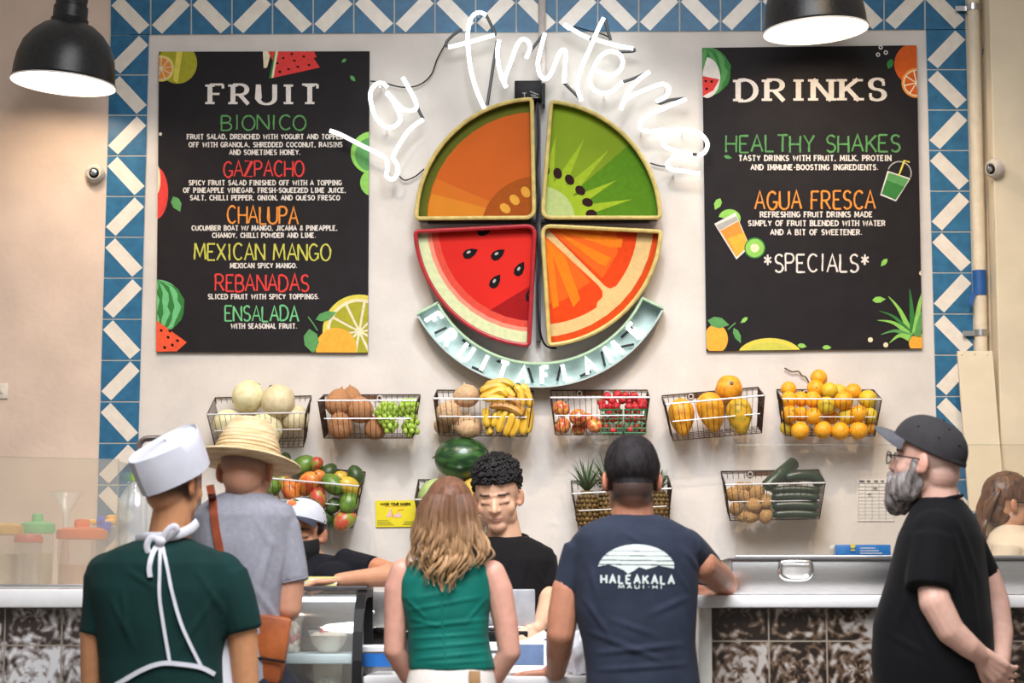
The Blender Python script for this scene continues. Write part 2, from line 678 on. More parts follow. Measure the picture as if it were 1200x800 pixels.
def tile_quad(mb, q, kind):
    """q: tl, tr, br, bl in pixels; a glazed blue tile with a white diagonal bar"""
    def at(u, v, y):
        x = (q[0][0]*(1-u)+q[1][0]*u)*(1-v)+(q[3][0]*(1-u)+q[2][0]*u)*v
        yy = (q[0][1]*(1-u)+q[1][1]*u)*(1-v)+(q[3][1]*(1-u)+q[2][1]*u)*v
        return P(x, yy, y)
    g = .018
    ys = WALL-0.006
    mb.prism([at(g, g, ys), at(1-g, g, ys), at(1-g, 1-g, ys), at(g, 1-g, ys)], (0, .005, 0), 0)
    bar = [(.27, .03), (.97, .75), (.72, .97), (.03, .26)]
    if kind:
        bar = [(1-u, v) for u, v in bar][::-1]
    mb.prism([at(u, v, ys-.0008) for u, v in bar], (0, .004, 0), 1)
    mb.prism([at(0, 0, ys+.003), at(1, 0, ys+.003), at(1, 1, ys+.003), at(0, 1, ys+.003)], (0, .003, 0), 2)

mb = MB()
def xl(y): return 129-(y-40)*.0282, 175.5-(y-40)*.0263
def xr(y): return 1084.3+(y-34)*.0268, 1132.3+(y-34)*.0252
ysl = [40.5+47.0*i+0.085*i*i for i in range(15)]
for i in range(14):
    a, b = ysl[i], ysl[i+1]
    tile_quad(mb, [(xl(a)[0], a), (xl(a)[1], a), (xl(b)[1], b), (xl(b)[0], b)], (i+1) % 2)
struct('trim_1', mb, [M_blue, M_tilew, M_grout])
mb = MB()
for i in range(14):
    a, b = ysl[i]-6.2, ysl[i+1]-6.2
    tile_quad(mb, [(xr(a)[0], a), (xr(a)[1], a), (xr(b)[1], b), (xr(b)[0], b)], (i+1) % 2)
struct('trim_2', mb, [M_blue, M_tilew, M_grout])
mb = MB()
for k in range(-6, 15):
    x0, x1 = 414.6+47.6*k, 414.6+47.6*(k+1)
    x0 += max(0, k-5)*.33
    x1 += max(0, k-4)*.33
    def yb(x): return 41.4-(x-129)*.0064
    tile_quad(mb, [(x0, yb(x0)-47.2), (x1, yb(x1)-47.2), (x1, yb(x1)), (x0, yb(x0))], k % 2)
struct('trim_3', mb, [M_blue, M_tilew, M_grout])

# the pier at the right edge
a = P(1167, 300, 8.2)
struct('trim_4', MB().box((a.x+0.75, 8.3, 1.9), (1.5, 0.2, 3.8), bev=0.006), M_cream)

M_pipe = mat('painted_pipe', rgb(222, 208, 184), rough=0.5, var=0.04)
M_pipe2 = mat('shaded_pipe', rgb(196, 180, 156), rough=0.6, var=0.05)  # darker copy of the pipe paint, shade put into the colour
M_steel = mat('brushed_steel', (0.62, 0.62, 0.62), rough=0.28, metal=1.0, var=0.06, stretch=(1, 1, 20))
M_chrome = mat('chrome', (0.8, 0.8, 0.8), rough=0.12, metal=1.0, var=0.02)
M_black = mat('black_plastic', (0.010, 0.010, 0.011), rough=0.5, spec=.2, var=0.1)
M_dark = mat('dark_grey_plastic', rgb(66, 62, 64), rough=0.45, var=0.1)
M_white = mat('white_plastic', rgb(236, 234, 230), rough=0.4, var=0.03)

def pipe(name, x0, y0, x1, y1, rpx, Y, m, label, cat, clamps=()):
    t = thing(name, P(x1, y1, Y), label, cat)
    part('pipe', MB().tube([P(x0, y0, Y), P((x0+x1)/2, (y0+y1)/2, Y), P(x1, y1, Y)], rpx*S(Y), 16), m, t)
    for yy in clamps:
        x = x0+(x1-x0)*(yy-y0)/(y1-y0)
        c = P(x, yy, Y)
        q = MB().tube([c+Vector((0, 0, -.012)), c+Vector((0, 0, .012))], rpx*S(Y)*1.18, 16)
        q.box(c+Vector((-rpx*S(Y)*1.9, .012, 0)), (rpx*S(Y)*1.8, .006, .02))
        part('pipe_clamp', q, M_steel, t)
    return t
pipe('wall_pipe', 1139.5, -40, 1157, 700, 7.4, WALL-.035, M_pipe, 'thick cream painted pipe running up beside the right tile border', 'pipe', (9, 390))
pipe('wall_pipe', 1152.5, -40, 1166, 640, 3.2, WALL-.012, M_pipe2, 'thin darker pipe in the corner right of the thick pipe', 'pipe', (60,))
pipe('wall_conduit', 635, -40, 635.5, 100, 4.5, WALL-.03, mat('conduit_paint', rgb(196, 186, 180), rough=.6), 'grey conduit coming down over the top tiles behind the neon lettering', 'conduit')
tp = MB().tube([P(1144.5, 318, WALL-.06), P(1148, 319, WALL-.06), P(1146, 345, WALL-.06)], [.012, .021, .016], 10)
tp.box(P(1140, 352, WALL-.05), (.03, .012, .035))
single('blue_tape', MB().tube([P(1147.5, 317, WALL-.036), P(1148.3, 346, WALL-.036)], 8.2*S(WALL), 16).box(P(1139, 350, WALL-.06), (.02, .003, .05), rot=Matrix.Rotation(.3, 3, 'Y')), mat('blue_tape', rgb(28, 88, 156), rough=.5), 'blue tape wrapped around the thick pipe at right', 'tape')

# cream board leaning in the right corner
t = thing('leaning_board', P(1150, 597, 8.14), 'tall cream board leaning over the pipes at right', 'board')
q = MB().prism([P(1122, 411, 8.2), P(1163, 411, 8.2), P(1178, 598, 8.14), P(1136, 598, 8.14)], (0, .018, 0))
part('board', q, M_cream, t, False)
q = MB()
for x, y in ((1127, 415), (1142, 415), (1157, 415)):
    q.ell(P(x, y, 8.198), .0035, n=8)
part('screw', q, M_steel, t)

# ------------------------------------------------------------------ security cameras, wall plate
def dome_cam(px, py, Y, d, label):
    c = P(px, py, Y)
    t = thing('security_camera', c, label, 'security camera')
    d = Vector(d).normalized()
    R = d.to_track_quat('Z', 'Y').to_matrix()
    part('housing', MB().lathe([(.03, 0), (.038, .006), (.038, .02), (.034, .034), (.024, .042), (.021, .040)], c, 24, rot=R), mat('camera_housing', rgb(214, 204, 190), rough=.45), t)
    part('lens', MB().lathe([(.0205, .037), (.019, .043), (.012, .047), (.003, .049)], c, 20, rot=R), M_black, t)
    q = MB().lathe([(.013, .046), (.0125, .0505), (.006, .0525), (.001, .053)], c, 16, rot=R)
    part('lens_glass', q, M_chrome, t)
    return t
dome_cam(112, 204, WALL, (.05, -1, -.08), 'round white dome camera on the peach wall left of the tiles')
dome_cam(1169, 197, 8.2, (-.75, -.6, -.2), 'white dome camera on the right pier beside the pipe')
t = thing('wall_plate', P(4, 458, WALL), 'small white plate on the peach wall at left edge', 'wall plate')
part('plate', MB().box(P(2, 458, WALL-.004), (.05, .008, .06), bev=.003), M_tilew, t)
part('toggle', MB().box(P(2, 458, WALL-.011), (.008, .01, .016), bev=.002), M_tilew, t)

# ------------------------------------------------------------------ pendant lamps
M_shade = mat('black_lamp_enamel', rgb(30, 30, 32), rough=0.32, var=0.25, scale=60, bump=0.25, bscale=220)
M_inner = mat('white_lamp_enamel', (0.9, 0.88, 0.84), rough=0.5, var=0.02)
M_bulb = mat('lit_bulb', (1, 1, 1), emit=(1.0, 0.86, 0.7), estr=30)
def pendant(px, py, Y, tx, ty, label):
    c = P(px, py, Y)
    k = 62.5*S(Y)
    t = thing('pendant_lamp', c, label, 'lamp', 'black dome pendant lamps')
    R = Euler((math.radians(tx), math.radians(ty), 0)).to_matrix()
    out = [(1.0, 0), (1.01, .03), (.975, .06), (.965, .25), (.93, .5), (.84, .76), (.68, .97), (.5, 1.12), (.32, 1.19)]
    inn = [(.30, 1.16), (.49, 1.09), (.66, .94), (.815, .75), (.905, .5), (.945, .25), (.955, .05), (.985, .01)]
    part('shade', MB().lathe([(r*k, z*k) for r, z in out], c, 48, rot=R, cap=False), M_shade, t)
    part('shade_lining', MB().lathe([(r*k, z*k) for r, z in inn], c, 48, rot=R, cap=False), M_inner, t)
    part('rim', MB().tube([c+R@Vector((k*math.cos(a*PI/24), k*math.sin(a*PI/24), 0)) for a in range(48)], .0035, 6, closed=True), M_inner, t)
    part('socket_cap', MB().lathe([(r*k, z*k) for r, z in [(.34, 1.17), (.36, 1.25), (.33, 1.27), (.33, 1.5), (.30, 1.52), (.30, 1.62), (.31, 1.64), (.28, 1.9), (.12, 2.0), (.03, 2.05)]], c, 32, rot=R), M_shade, t)
    part('cord', MB().tube([c+R@Vector((0, 0, 2.0*k)), c+Vector((0, 0, 2.0*k+.9))], .004, 8), M_black, t)
    part('bulb', MB().lathe([(.02, .17), (.03, .12), (.045, .06), (.048, .02), (.04, -.01), (.02, -.028), (.002, -.032)], c+R@Vector((0, 0, .85*k-.02)), 20, rot=R), M_bulb, t)
    l = bpy.data.lights.new('bulb_light', 'POINT')
    l.energy = 4
    l.color = (1.0, .82, .62)
    l.shadow_soft_size = .05
    lo = bpy.data.objects.new('bulb_light', l)
    COL.objects.link(lo)
    lo.parent = t
    lo.location = R@Vector((0, 0, .3*k))
pendant(74, 98, 7.95, 0, 4.5, 'black dome pendant lamp hanging at upper left over the peach wall')
pendant(956, 36, 7.95, 0, -3.5, 'black dome pendant lamp hanging before the drinks board')

# ================================================================== MENU BOARDS
C_board = mat('chalkboard', rgb(26, 21, 24), spec=.25, rough=0.7, var=0.12, scale=12)
def flat(name, r, g, b, var=.05):
    return mat(name, rgb(r, g, b), rough=.7, var=var, scale=60, spec=.1)
K_white = flat('print_white', 222, 214, 206)
K_green = flat('print_green', 92, 150, 88)
K_lgreen = flat('print_light_green', 140, 196, 92)
K_dgreen = flat('print_dark_green', 58, 122, 62)
K_red = flat('print_red', 216, 66, 62)
K_tomato = flat('print_tomato', 232, 90, 58)
K_orange = flat('print_orange', 226, 142, 62)
K_dorange = flat('print_deep_orange', 206, 92, 36)
K_yellow = flat('print_yellow', 196, 192, 84)
K_lemon = flat('print_lemon', 214, 200, 84)
K_lime = flat('print_lime', 164, 160, 50)
K_teal = flat('print_teal', 112, 190, 128)
K_seed = flat('print_black', 22, 16, 18)
K_amber = flat('print_amber', 238, 168, 62)
K_cream = flat('print_cream', 226, 214, 178)
K_grey = flat('print_grey', 172, 168, 160)

def board(name, quad, label, logo):
    t = thing(name, P((quad[2][0]+quad[3][0])/2, quad[2][1], WALL-.01), label, 'menu board', None)
    Y = WALL-.016
    part('panel', MB().prism([P(x, y, Y) for x, y in quad], (0, .012, 0)), C_board, t, False)
    return t, Y
def txt_part(t, Y, name, rows, m, style, **kw):
    pr = Print(Y)
    for (s, x0, x1, a, b) in rows:
        write(pr, s, x0, x1, a, b, m, style, **kw)
    return pr.build(name, t)
def leaf(pr, x, y, L, w, ang, m):
    c, s = math.cos(math.radians(ang)), math.sin(math.radians(ang))
    pts = [(-.5, 0), (-.25, -.42), (.1, -.45), (.5, 0), (.1, .45), (-.25, .42)]
    pr.poly([(x+(u*L)*c-(v*w)*s, y+(u*L)*s+(v*w)*c) for u, v in pts], m)
def citrus(pr, cx, cy, r, rind, pith, flesh, n=9, a0=10):
    pr.poly(circ(cx, cy, r), rind)
    pr.poly(circ(cx, cy, r*.88), pith)
    for i in range(n):
        a = a0+360/n*i
        g = 360/n*.42
        pts = [(cx+r*.1*math.cos(math.radians(a)), cy+r*.1*math.sin(math.radians(a)))]
        for k in range(5):
            b = math.radians(a-g+2*g*k/4)
            pts.append((cx+r*.8*math.cos(b), cy+r*.8*math.sin(b)))
        pr.poly(pts, flesh)
def melon_stripes(pr, cx, cy, r, base, dark):
    pr.poly(circ(cx, cy, r), base)
    for k in (-.75, -.35, .05, .45, .85):
        l, rr = [], []
        for i in range(9):
            v = -1+i/4
            hw = math.sqrt(max(0, 1-v*v))
            wob = .07*math.sin(i*2.3+k*5)
            l.append((cx+r*(hw*(k)+wob*hw), cy+r*v))
            rr.append((cx+r*(hw*(k+.17)-wob*hw*.5), cy+r*v))
        pr.poly(l+rr[::-1], dark)

# ---- left: fruit
LQ = [(186.5, 60.5), (433, 60), (431, 413), (183, 412)]
t, Y = board('fruit_menu_board', LQ, 'black chalkboard menu headed FRUIT with coloured dish names, left of the emblem', None)
txt_part(t, Y, 'title_text', [('FRUIT', 246, 372, 99, 122)], K_white, 'title', gap=.42)
hd = [('BIONICO', 260, 358, 135, 152, K_green), ('GAZPACHO', 262, 356, 189, 207, K_red), ('CHALUPA', 267, 349, 242, 262, K_orange),
      ('MEXICAN MANGO', 228, 387, 285.5, 304.5, K_yellow), ('REBANADAS', 253, 362, 322, 341, K_red), ('ENSALADA', 264, 350, 358.5, 376, K_teal)]
for s, a, b, c, d, m in hd:
    txt_part(t, Y, 'heading_text', [(s, a, b, c, d)], m, 'chalk', gap=.16)
ds = [[('FRUIT SALAD, DRENCHED WITH YOGURT AND TOPPED', 219.5, 402, 157.5, 162.7), ('OFF WITH GRANOLA, SHREDDED COCONUT, RAISINS', 221.5, 401, 166.8, 172), ('AND SOMETIMES HONEY.', 269, 352, 175.7, 181)],
      [('SPICY FRUIT SALAD FINISHED OFF WITH A TOPPING', 221.5, 400, 211.5, 216.7), ('OF PINEAPPLE VINEGAR, FRESH-SQUEEZED LIME JUICE,', 215, 405, 220.2, 225.4), ('SALT, CHILLI PEPPER, ONION, AND QUESO FRESCO', 223, 398, 229, 234.2)],
      [('CUCUMBER BOAT W/ MANGO, JICAMA & PINEAPPLE,', 225, 395, 264.5, 269.7), ('CHAMOY, CHILLI POWDER AND LIME.', 249, 370, 273, 278.2)],
      [('MEXICAN SPICY MANGO.', 270, 348, 308.5, 313.7)], [('SLICED FRUIT WITH SPICY TOPPINGS.', 244, 374, 344.8, 350)], [('WITH SEASONAL FRUIT.', 271, 348, 379.3, 384.5)]]
for rows in ds:
    txt_part(t, Y, 'description_text', rows, K_white, 'slab', gap=.28)
pr = Print(Y, LQ)
pr.poly(circ(208, 74, 23, 24), K_lime)
pr.poly([(207, 60), (214, 60), (208, 98), (203, 94)], K_lemon)
citrus(pr, 189, 80, 15.5, K_lemon, K_cream, K_orange, 9)
pr.build('lemon_print', t)
pr = Print(Y, LQ)
pr.poly([(308, 60), (318, 60), (313, 79), (309, 80)], K_cream)
pr.poly([(314, 60), (368, 60), (371, 67), (322, 76)], K_red)
pr.poly([(322, 60), (324, 60), (319, 91.5), (315, 92)], K_dgreen)
pr.poly([(325, 60.5), (362, 60), (375, 79), (319, 91.5)], K_red)
pr.poly([(323, 60), (326, 60), (320.5, 91), (318, 91.5)], K_cream)
for x, y in ((325, 74), (332, 68), (338, 81), (345, 71), (349, 78), (356, 66), (362, 76), (328, 84), (342, 63)):
    pr.poly(circ(x, y, 1.7, 1.2, n=8), K_seed)
pr.build('watermelon_slice_print', t)
pr = Print(Y, LQ)
pr.poly(circ(436, 179, 25), K_lgreen)
pr.poly(circ(436, 181, 20), K_green)
pr.poly(circ(438, 214, 16), K_lgreen)
pr.build('green_fruit_print', t)
pr = Print(Y, LQ)
pr.poly(circ(182, 226, 15, 31), K_red)
pr.poly(circ(183, 210, 5, 18), K_cream)
pr.build('apple_print', t)
for a in ((207, 239, 20, 12, 65), (403, 71, 7, 4, 140), (413.5, 92, 9, 5, 50)):
    pr = Print(Y, LQ)
    leaf(pr, *a, K_green)
    pr.build('leaf_print', t)
pr = Print(Y, LQ)
pr.poly(circ(188, 157, 2, n=10), K_white)
pr.build('dot_print', t)
pr = Print(Y, LQ)
melon_stripes(pr, 184, 359, 31.5, K_teal, K_dgreen)
pr.poly([(183, 375), (219, 401), (207, 411.5), (183, 412)], K_tomato)
for x, y in ((189, 387), (197, 395), (199, 387.5), (208, 399), (193, 407), (202, 404)):
    pr.poly(circ(x, y, 2, 1.5, n=8, rot=40), K_seed)
pr.build('watermelon_print', t)
pr = Print(Y, LQ)
citrus(pr, 421, 388, 43, K_lemon, K_cream, K_lime, 10)
pr.poly(circ(394, 408, 24, 24), K_amber)
leaf(pr, 365, 400, 30, 19, 80, K_green)
leaf(pr, 382, 370, 26, 11, -20, K_green)
pr.strip([(361, 371), (367, 379), (372, 387)], 1.5, K_green)
pr.build('citrus_print', t)

# ---- right: drinks
RQ = [(823, 56), (1074, 53), (1081, 408), (828, 411)]
t, Y = board('drinks_menu_board', RQ, 'black chalkboard menu headed DRINKS, right of the emblem', None)
txt_part(t, Y, 'title_text', [('DRINKS', 865, 1037, 93.5, 118.5)], K_white, 'title', gap=.40, slope=-.008)
for s, a, b, c, d, m in [('HEALTHY SHAKES', 851, 1055, 158.5, 178, K_green), ('AGUA FRESCA', 885, 1026, 224, 245, K_orange), ('*SPECIALS*', 896, 1018, 297.5, 318, K_white)]:
    txt_part(t, Y, 'heading_text', [(s, a, b, c, d)], m, 'chalk', gap=.2)
for rows in [[('TASTY DRINKS WITH FRUIT, MILK, PROTEIN', 866, 1044, 182.3, 188), ('AND IMMUNE-BOOSTING INGREDIENTS.', 880, 1029, 193, 198.7)],
             [('REFRESHING FRUIT DRINKS MADE', 891, 1022, 248.3, 254), ('SIMPLY OF FRUIT BLENDED WITH WATER', 877, 1037, 258.6, 264.3), ('AND A BIT OF SWEETENER.', 903, 1010, 269, 274.8)]]:
    txt_part(t, Y, 'description_text', rows, K_white, 'slab', gap=.28)
pr = Print(Y, RQ)
melon_stripes(pr, 827, 84, 29, K_green, K_dgreen)
pr.poly([(823, 86)]+circ(827, 91, 17, 24, -85, 85)+[(823, 113)], K_white)
pr.poly([(823, 89), (843, 93), (836, 106), (823, 113)], K_red)
for x, y in ((827, 95), (834, 95.5), (828, 104)):
    pr.poly(circ(x, y, 1.6, n=8), K_seed)
pr.build('watermelon_print', t)
pr = Print(Y, RQ)
pr.poly(circ(1073, 75, 25), K_dorange)
citrus(pr, 1074, 97, 17.5, K_orange, K_cream, K_dorange, 8)
leaf(pr, 1043, 75, 13, 8, 110, K_dgreen)
for x, y in ((1029, 64), (1038, 61.5), (1032, 55.5)):
    pr.poly(circ(x, y, 2.6, n=10), K_white)
    pr.poly(circ(x, y, 1.3, n=8), K_seed)
pr.build('orange_print', t)
pr = Print(Y, RQ)
cup = [(1039, 201), (1068, 205), (1050, 236), (1031, 227)]
cup = [(1040, 200), (1067, 209), (1050, 236), (1031.5, 228.5)]
pr.poly(circ(1054, 203, 14.5, 14.5, 200, 380, n=16), K_grey)
pr.poly([(1054+(x-1054)*.9, 203+(y-203)*.9) for x, y in circ(1054, 203, 14.5, 14.5, 200, 380, n=16)], C_board)
pr.poly(cup, K_white)
pr.poly([(1041.5, 202), (1065.5, 210), (1049.5, 234), (1033, 227)], K_green)
pr.poly([(1039, 211), (1060, 219), (1049.5, 234), (1033, 227)], K_dgreen)
pr.strip([(1053, 206), (1060, 188), (1066, 190)], 1.8, K_lemon)
pr.build('shake_print', t)
pr = Print(Y, RQ)
pr.poly(circ(855, 256, 13, 11, 190, 380, n=12), K_lgreen)
pr.poly([(837, 262), (862, 249), (879, 289), (863, 304)], K_white)
pr.poly([(839, 264), (863, 253), (865, 258), (843, 270)], K_grey)
pr.poly([(844, 270.5), (865.5, 259), (877, 288), (863, 301)], K_orange)
pr.poly([(853, 279), (872, 272), (877, 288), (863, 301)], K_amber)
pr.poly(circ(884.5, 290.5, 12.3), K_dgreen)
pr.poly(circ(884.5, 290.5, 10.8), K_lgreen)
pr.poly(circ(884.5, 290.5, 5), K_cream)
pr.build('juice_print', t)
for a in [(841, 239, 15, 9, 115, K_lgreen), (853, 184, 10, 4.5, 15, K_green), (1036, 307.5, 12, 6, 130, K_lgreen), (1030, 351, 16, 8, -5, K_lgreen), (872, 375, 11, 5, 140, K_lgreen), (969, 407, 11, 6, 0, K_lgreen), (940, 405, 11, 6, 10, K_lgreen)]:
    pr = Print(Y, RQ)
    leaf(pr, *a)
    pr.build('leaf_print', t)
pr = Print(Y, RQ)
pr.poly(circ(839, 397, 14, 17), K_amber)
leaf(pr, 842, 378, 26, 14, 12, K_green)
leaf(pr, 864, 393, 20, 8, 65, K_green)
pr.strip([(853, 386), (862, 378)], 1.4, K_green)
pr.poly(circ(902, 417, 38, 21), K_lemon)
pr.poly(circ(902, 417, 30, 16), K_yellow)
pr.build('mango_print', t)
pr = Print(Y, RQ)
pr.poly(circ(1078, 402, 13, 11), K_amber)
for bx, by, tx_, ty_, w_, m in ((1068, 392, 1041, 347, 8, K_lgreen), (1068, 392, 1030, 364, 6, K_dgreen), (1068, 394, 1028, 375, 7, K_lgreen), (1068, 395, 1032, 392, 7, K_green), (1066, 396, 1042, 402, 8, K_lgreen), (1070, 390, 1066, 338, 8, K_dgreen), (1073, 390, 1081, 341, 9, K_lgreen), (1075, 394, 1083, 362, 9, K_green)):
    mx_, my_ = (bx+tx_)/2, (by+ty_)/2-6
    pts = [tuple(v) for v in [(q.x, q.y) for q in catmull([(bx, by, 0), (mx_, my_, 0), (tx_, ty_, 0)], 5)]]
    pr.strip(pts, lambda i, d: w_*(1-i/10.5), m)
pr.build('pineapple_print', t)
for x, y in ((1020, 398), (1038, 404), (1080, 320)):
    pr = Print(Y, RQ)
    pr.poly(circ(x, y, 3, n=10), K_cream)
    pr.build('dot_print', t)

# ================================================================== EMBLEM
def rounded(pts, r, n=5):
    out = []
    k = len(pts)
    for i in range(k):
        p, a, b = Vector((*pts[i], 0)), Vector((*pts[i-1], 0)), Vector((*pts[(i+1) % k], 0))
        da, db = (a-p), (b-p)
        rr = min(r, da.length*.45, db.length*.45)
        s, e = p+da.normalized()*rr, p+db.normalized()*rr
        ang = da.angle(db) if da.length > 0 and db.length > 0 else PI
        if ang > math.radians(150):
            out.append((p.x, p.y))
            continue
        for j in range(n+1):
            u = j/n
            q = s*(1-u)**2+p*2*u*(1-u)+e*u*u
            out.append((q.x, q.y))
    return out
M_gold = mat('pale_gold_tube', rgb(206, 184, 110), rough=.35, var=.12)
M_redtube = mat('red_tube', rgb(170, 36, 44), rough=.35, var=.12)
M_can = mat('dark_sign_can', rgb(66, 74, 44), rough=.5, var=.2)
M_rcan = mat('red_sign_can', rgb(120, 26, 30), rough=.5, var=.2)
def quarter(name, corner, cen, r, a0, a1, tube_m, can_m, label, art, yoff):
    arc = circ(cen[0], cen[1], r, r, a0, a1, n=22)
    out = rounded([corner]+arc, 11)
    Yf = WALL-.10
    t = thing(name, P(*corner, WALL-.05), label, 'sign', 'fruit quarter signs of the round emblem')
    # open can: side wall ring + recessed face
    n = len(out)
    mb = MB()
    f = [P(x, y, Yf) for x, y in out]
    cx, cy = sum(x for x, y in out)/n, sum(y for x, y in out)/n
    inn = [P(cx+(x-cx)*.982, cy+(y-cy)*.982, Yf) for x, y in out]
    bk = Vector((0, .085, 0))
    vs = f+[p+bk for p in f]+inn+[p+Vector((0, .03, 0)) for p in inn]
    fs = []
    for i in range(n):
        j = (i+1) % n
        fs += [(i, j, n+j, n+i), (i, 2*n+i, 2*n+j, j), (2*n+i, 3*n+i, 3*n+j, 2*n+j)]
    mb.add(vs, fs)
    mb.f.append(tuple(n+i for i in range(n)))
    mb.m.append(0)
    part('sign_can', mb, can_m, t, False)
    part('border_tube', MB().tube([P(x, y, Yf-.006) for x, y in out], .0085, 8, closed=True), tube_m, t)
    inq = [(cx+(x-cx)*.985, cy+(y-cy)*.985) for x, y in out]
    art(Print(Yf+.028), inq, t)
    return t
def inside(pts, out):
    """clip an arbitrary polygon to a convex outline"""
    area = sum(out[i-1][0]*out[i][1]-out[i][0]*out[i-1][1] for i in range(len(out)))
    return clip_poly(pts, out if area > 0 else out[::-1])
F_skin = flat('face_olive', 92, 96, 28)
F_mango = mat('face_mango_orange', rgb(198, 104, 26), rough=.6, var=.04, scale=5, spec=.12)
F_mango2 = mat('face_mango_deep', rgb(190, 88, 22), rough=.6, var=.04, scale=5, spec=.12)
F_mango3 = mat('face_mango_light', rgb(204, 124, 30), rough=.6, var=.04, scale=5, spec=.12)
F_cav = flat('face_cavity', 156, 76, 22)
F_seedy = flat('face_seed_amber', 214, 152, 56)
F_kiwi = mat('face_kiwi', rgb(122, 146, 22), rough=.6, var=.06, scale=6, spec=.12)
F_kiwi2 = flat('face_kiwi_light', 152, 176, 40)
F_kiwi3 = flat('face_kiwi_deep', 84, 128, 24)
F_kiwic = flat('face_kiwi_core', 176, 190, 120)
F_kseed = flat('face_kiwi_seed', 46, 22, 22)
F_wm = mat('face_melon_red', rgb(206, 34, 24), rough=.6, var=.04, scale=5, spec=.12)
F_wmd = flat('face_melon_deep', 150, 20, 22)
F_wm1 = flat('face_melon_rose', 212, 76, 60)
F_wm2 = flat('face_melon_pink', 232, 140, 116)
F_rind = flat('face_melon_rind', 206, 214, 166)
F_or = mat('face_orange', rgb(222, 92, 16), rough=.6, var=.04, scale=5, spec=.12)
F_or2 = flat('face_orange_light', 230, 120, 22)
F_or3 = flat('face_orange_deep', 214, 66, 18)
F_pith = flat('face_pith', 214, 180, 122)
F_peel = flat('face_peel', 206, 72, 22)

def art_mango(pr, out, t):
    pr.poly(out, F_skin)
    pr.poly(inside(circ(628, 259, 128, 128), out), F_mango2)
    pr.poly(inside([(628, 259), (490, 200), (480, 260)], inside(circ(628, 259, 127, 127), out)), F_mango)
    pr.poly(inside([(628, 259), (488, 222), (480, 262)], inside(circ(628, 259, 127, 127), out)), F_mango3)
    pr.build('printed_face', t)
    p2 = Print(pr.Y-.002)
    p2.poly(inside(circ(632, 268, 68, 62), out), F_cav)
    p2.build('cavity_print', t)
    for x, y, a in ((592, 244, 40), (603, 234, 50), (616, 225, 60)):
        p3 = Print(pr.Y-.003)
        p3.poly(circ(x, y, 7, 5, rot=a, n=16), F_seedy)
        p3.build('seed', t)
def art_kiwi(pr, out, t):
    pr.poly(out, F_kiwi)
    pr.poly(inside([(634, 258), (760, 150), (800, 270)], out), F_kiwi3)
    for a, l in ((-80, 100), (-62, 108), (-46, 115), (-28, 100), (-13, 110)):
        c, s = math.cos(math.radians(a)), math.sin(math.radians(a))
        pr.poly(inside([(634+30*c-9*s, 258+30*s+9*c), (634+l*c, 258+l*s), (634+30*c+9*s, 258+30*s-9*c)], out), F_kiwi2)
    pr.poly(inside(circ(634, 258, 40), out), F_kiwic)
    pr.build('printed_face', t)
    for x, y, a in ((639, 199.5, 80), (653.5, 203, 75), (667.5, 210.5, 55), (680, 223, 40), (688.5, 237, 20), (693, 250.5, 5)):
        p3 = Print(pr.Y-.002)
        p3.poly(inside(circ(x, y, 6.6, 5, rot=a, n=18), out), F_kseed)
        p3.build('seed', t)
def art_melon(pr, out, t):
    c = (627, 262)
    pr.poly(out, F_rind)
    pr.poly(inside(circ(*c, 127), out), F_wm2)
    pr.poly(inside(circ(*c, 122), out), F_wm1)
    pr.poly(inside(circ(*c, 114), out), F_wm)
    pr.poly(inside([(632, 328), (560, 372), (590, 420), (640, 400)], inside(circ(*c, 114), out)), F_wmd)
    pr.build('printed_face', t)
    for x, y, a, s in ((568, 270, -20, 1), (551, 296.5, -25, 1), (583.5, 298, -35, 1), (609, 315, -60, 1), (580.5, 329.5, -55, 1), (622, 345, -75, 1)):
        p3 = Print(pr.Y-.002)
        co, si = math.cos(math.radians(a)), math.sin(math.radians(a))
        tear = [(10, 0), (4, -4.2), (-3, -5.6), (-8, -3.5), (-9, 0), (-8, 3.5), (-3, 5.6), (4, 4.2)]
        p3.poly(inside([(x+u*co-v*si, y+u*si+v*co) for u, v in tear], out), K_seed)
        p3.poly(inside(circ(x-2*co, y-2*si-2, 2.6, 1.5, n=10, rot=a), out), K_grey)
        p3.build('seed', t)
def art_orange(pr, out, t):
    c = (634, 264)
    pr.poly(out, F_peel)
    pr.poly(inside(circ(632, 261, 134), out), F_pith)
    seg1 = rounded([(636, 275), (636, 380)]+circ(*c, 116, 116, 87, 46, n=10)+[(714, 338)], 7)
    s1 = [(636, 274), (700, 333)]+[(706, 341), (706, 348), (700, 354)]+circ(*c, 116, 116, 56, 89, n=10)
    s2 = [(640, 266), (747, 266)]+circ(*c, 113, 113, 1, 33, n=10)+[(722, 335), (715, 338), (709, 335)]
    pr.poly(inside(s1, out), F_or3)
    pr.poly(inside(s2, out), F_or3)
    pr.poly(inside([(636, 274), (668, 303), (692, 330), (660, 352), (636, 358)], out), F_or)
    pr.poly(inside([(641, 266), (722, 266), (724, 296), (706, 326)], out), F_or)
    for pl in ([(637, 280), (646, 284), (655, 358), (648, 362)], [(640, 280), (662, 300), (680, 350), (672, 360)], [(650, 268), (730, 280), (728, 290), (715, 290)], [(650, 270), (716, 302), (710, 312), (700, 308)], [(648, 266), (712, 267), (705, 274)]):
        pr.poly(inside(pl, out), F_or2)
    pr.build('printed_face', t)
quarter('mango_quarter_sign', (626, 255), (628, 256), 140, 180, 268, M_gold, M_can, 'upper left quarter of the emblem, an orange mango slice in a pale gold tube', art_mango, 0)
quarter('kiwi_quarter_sign', (635.5, 255), (634, 258), 139.5, 275, 358.8, M_gold, M_can, 'upper right quarter of the emblem, a green kiwi slice with black seeds', art_kiwi, 0)
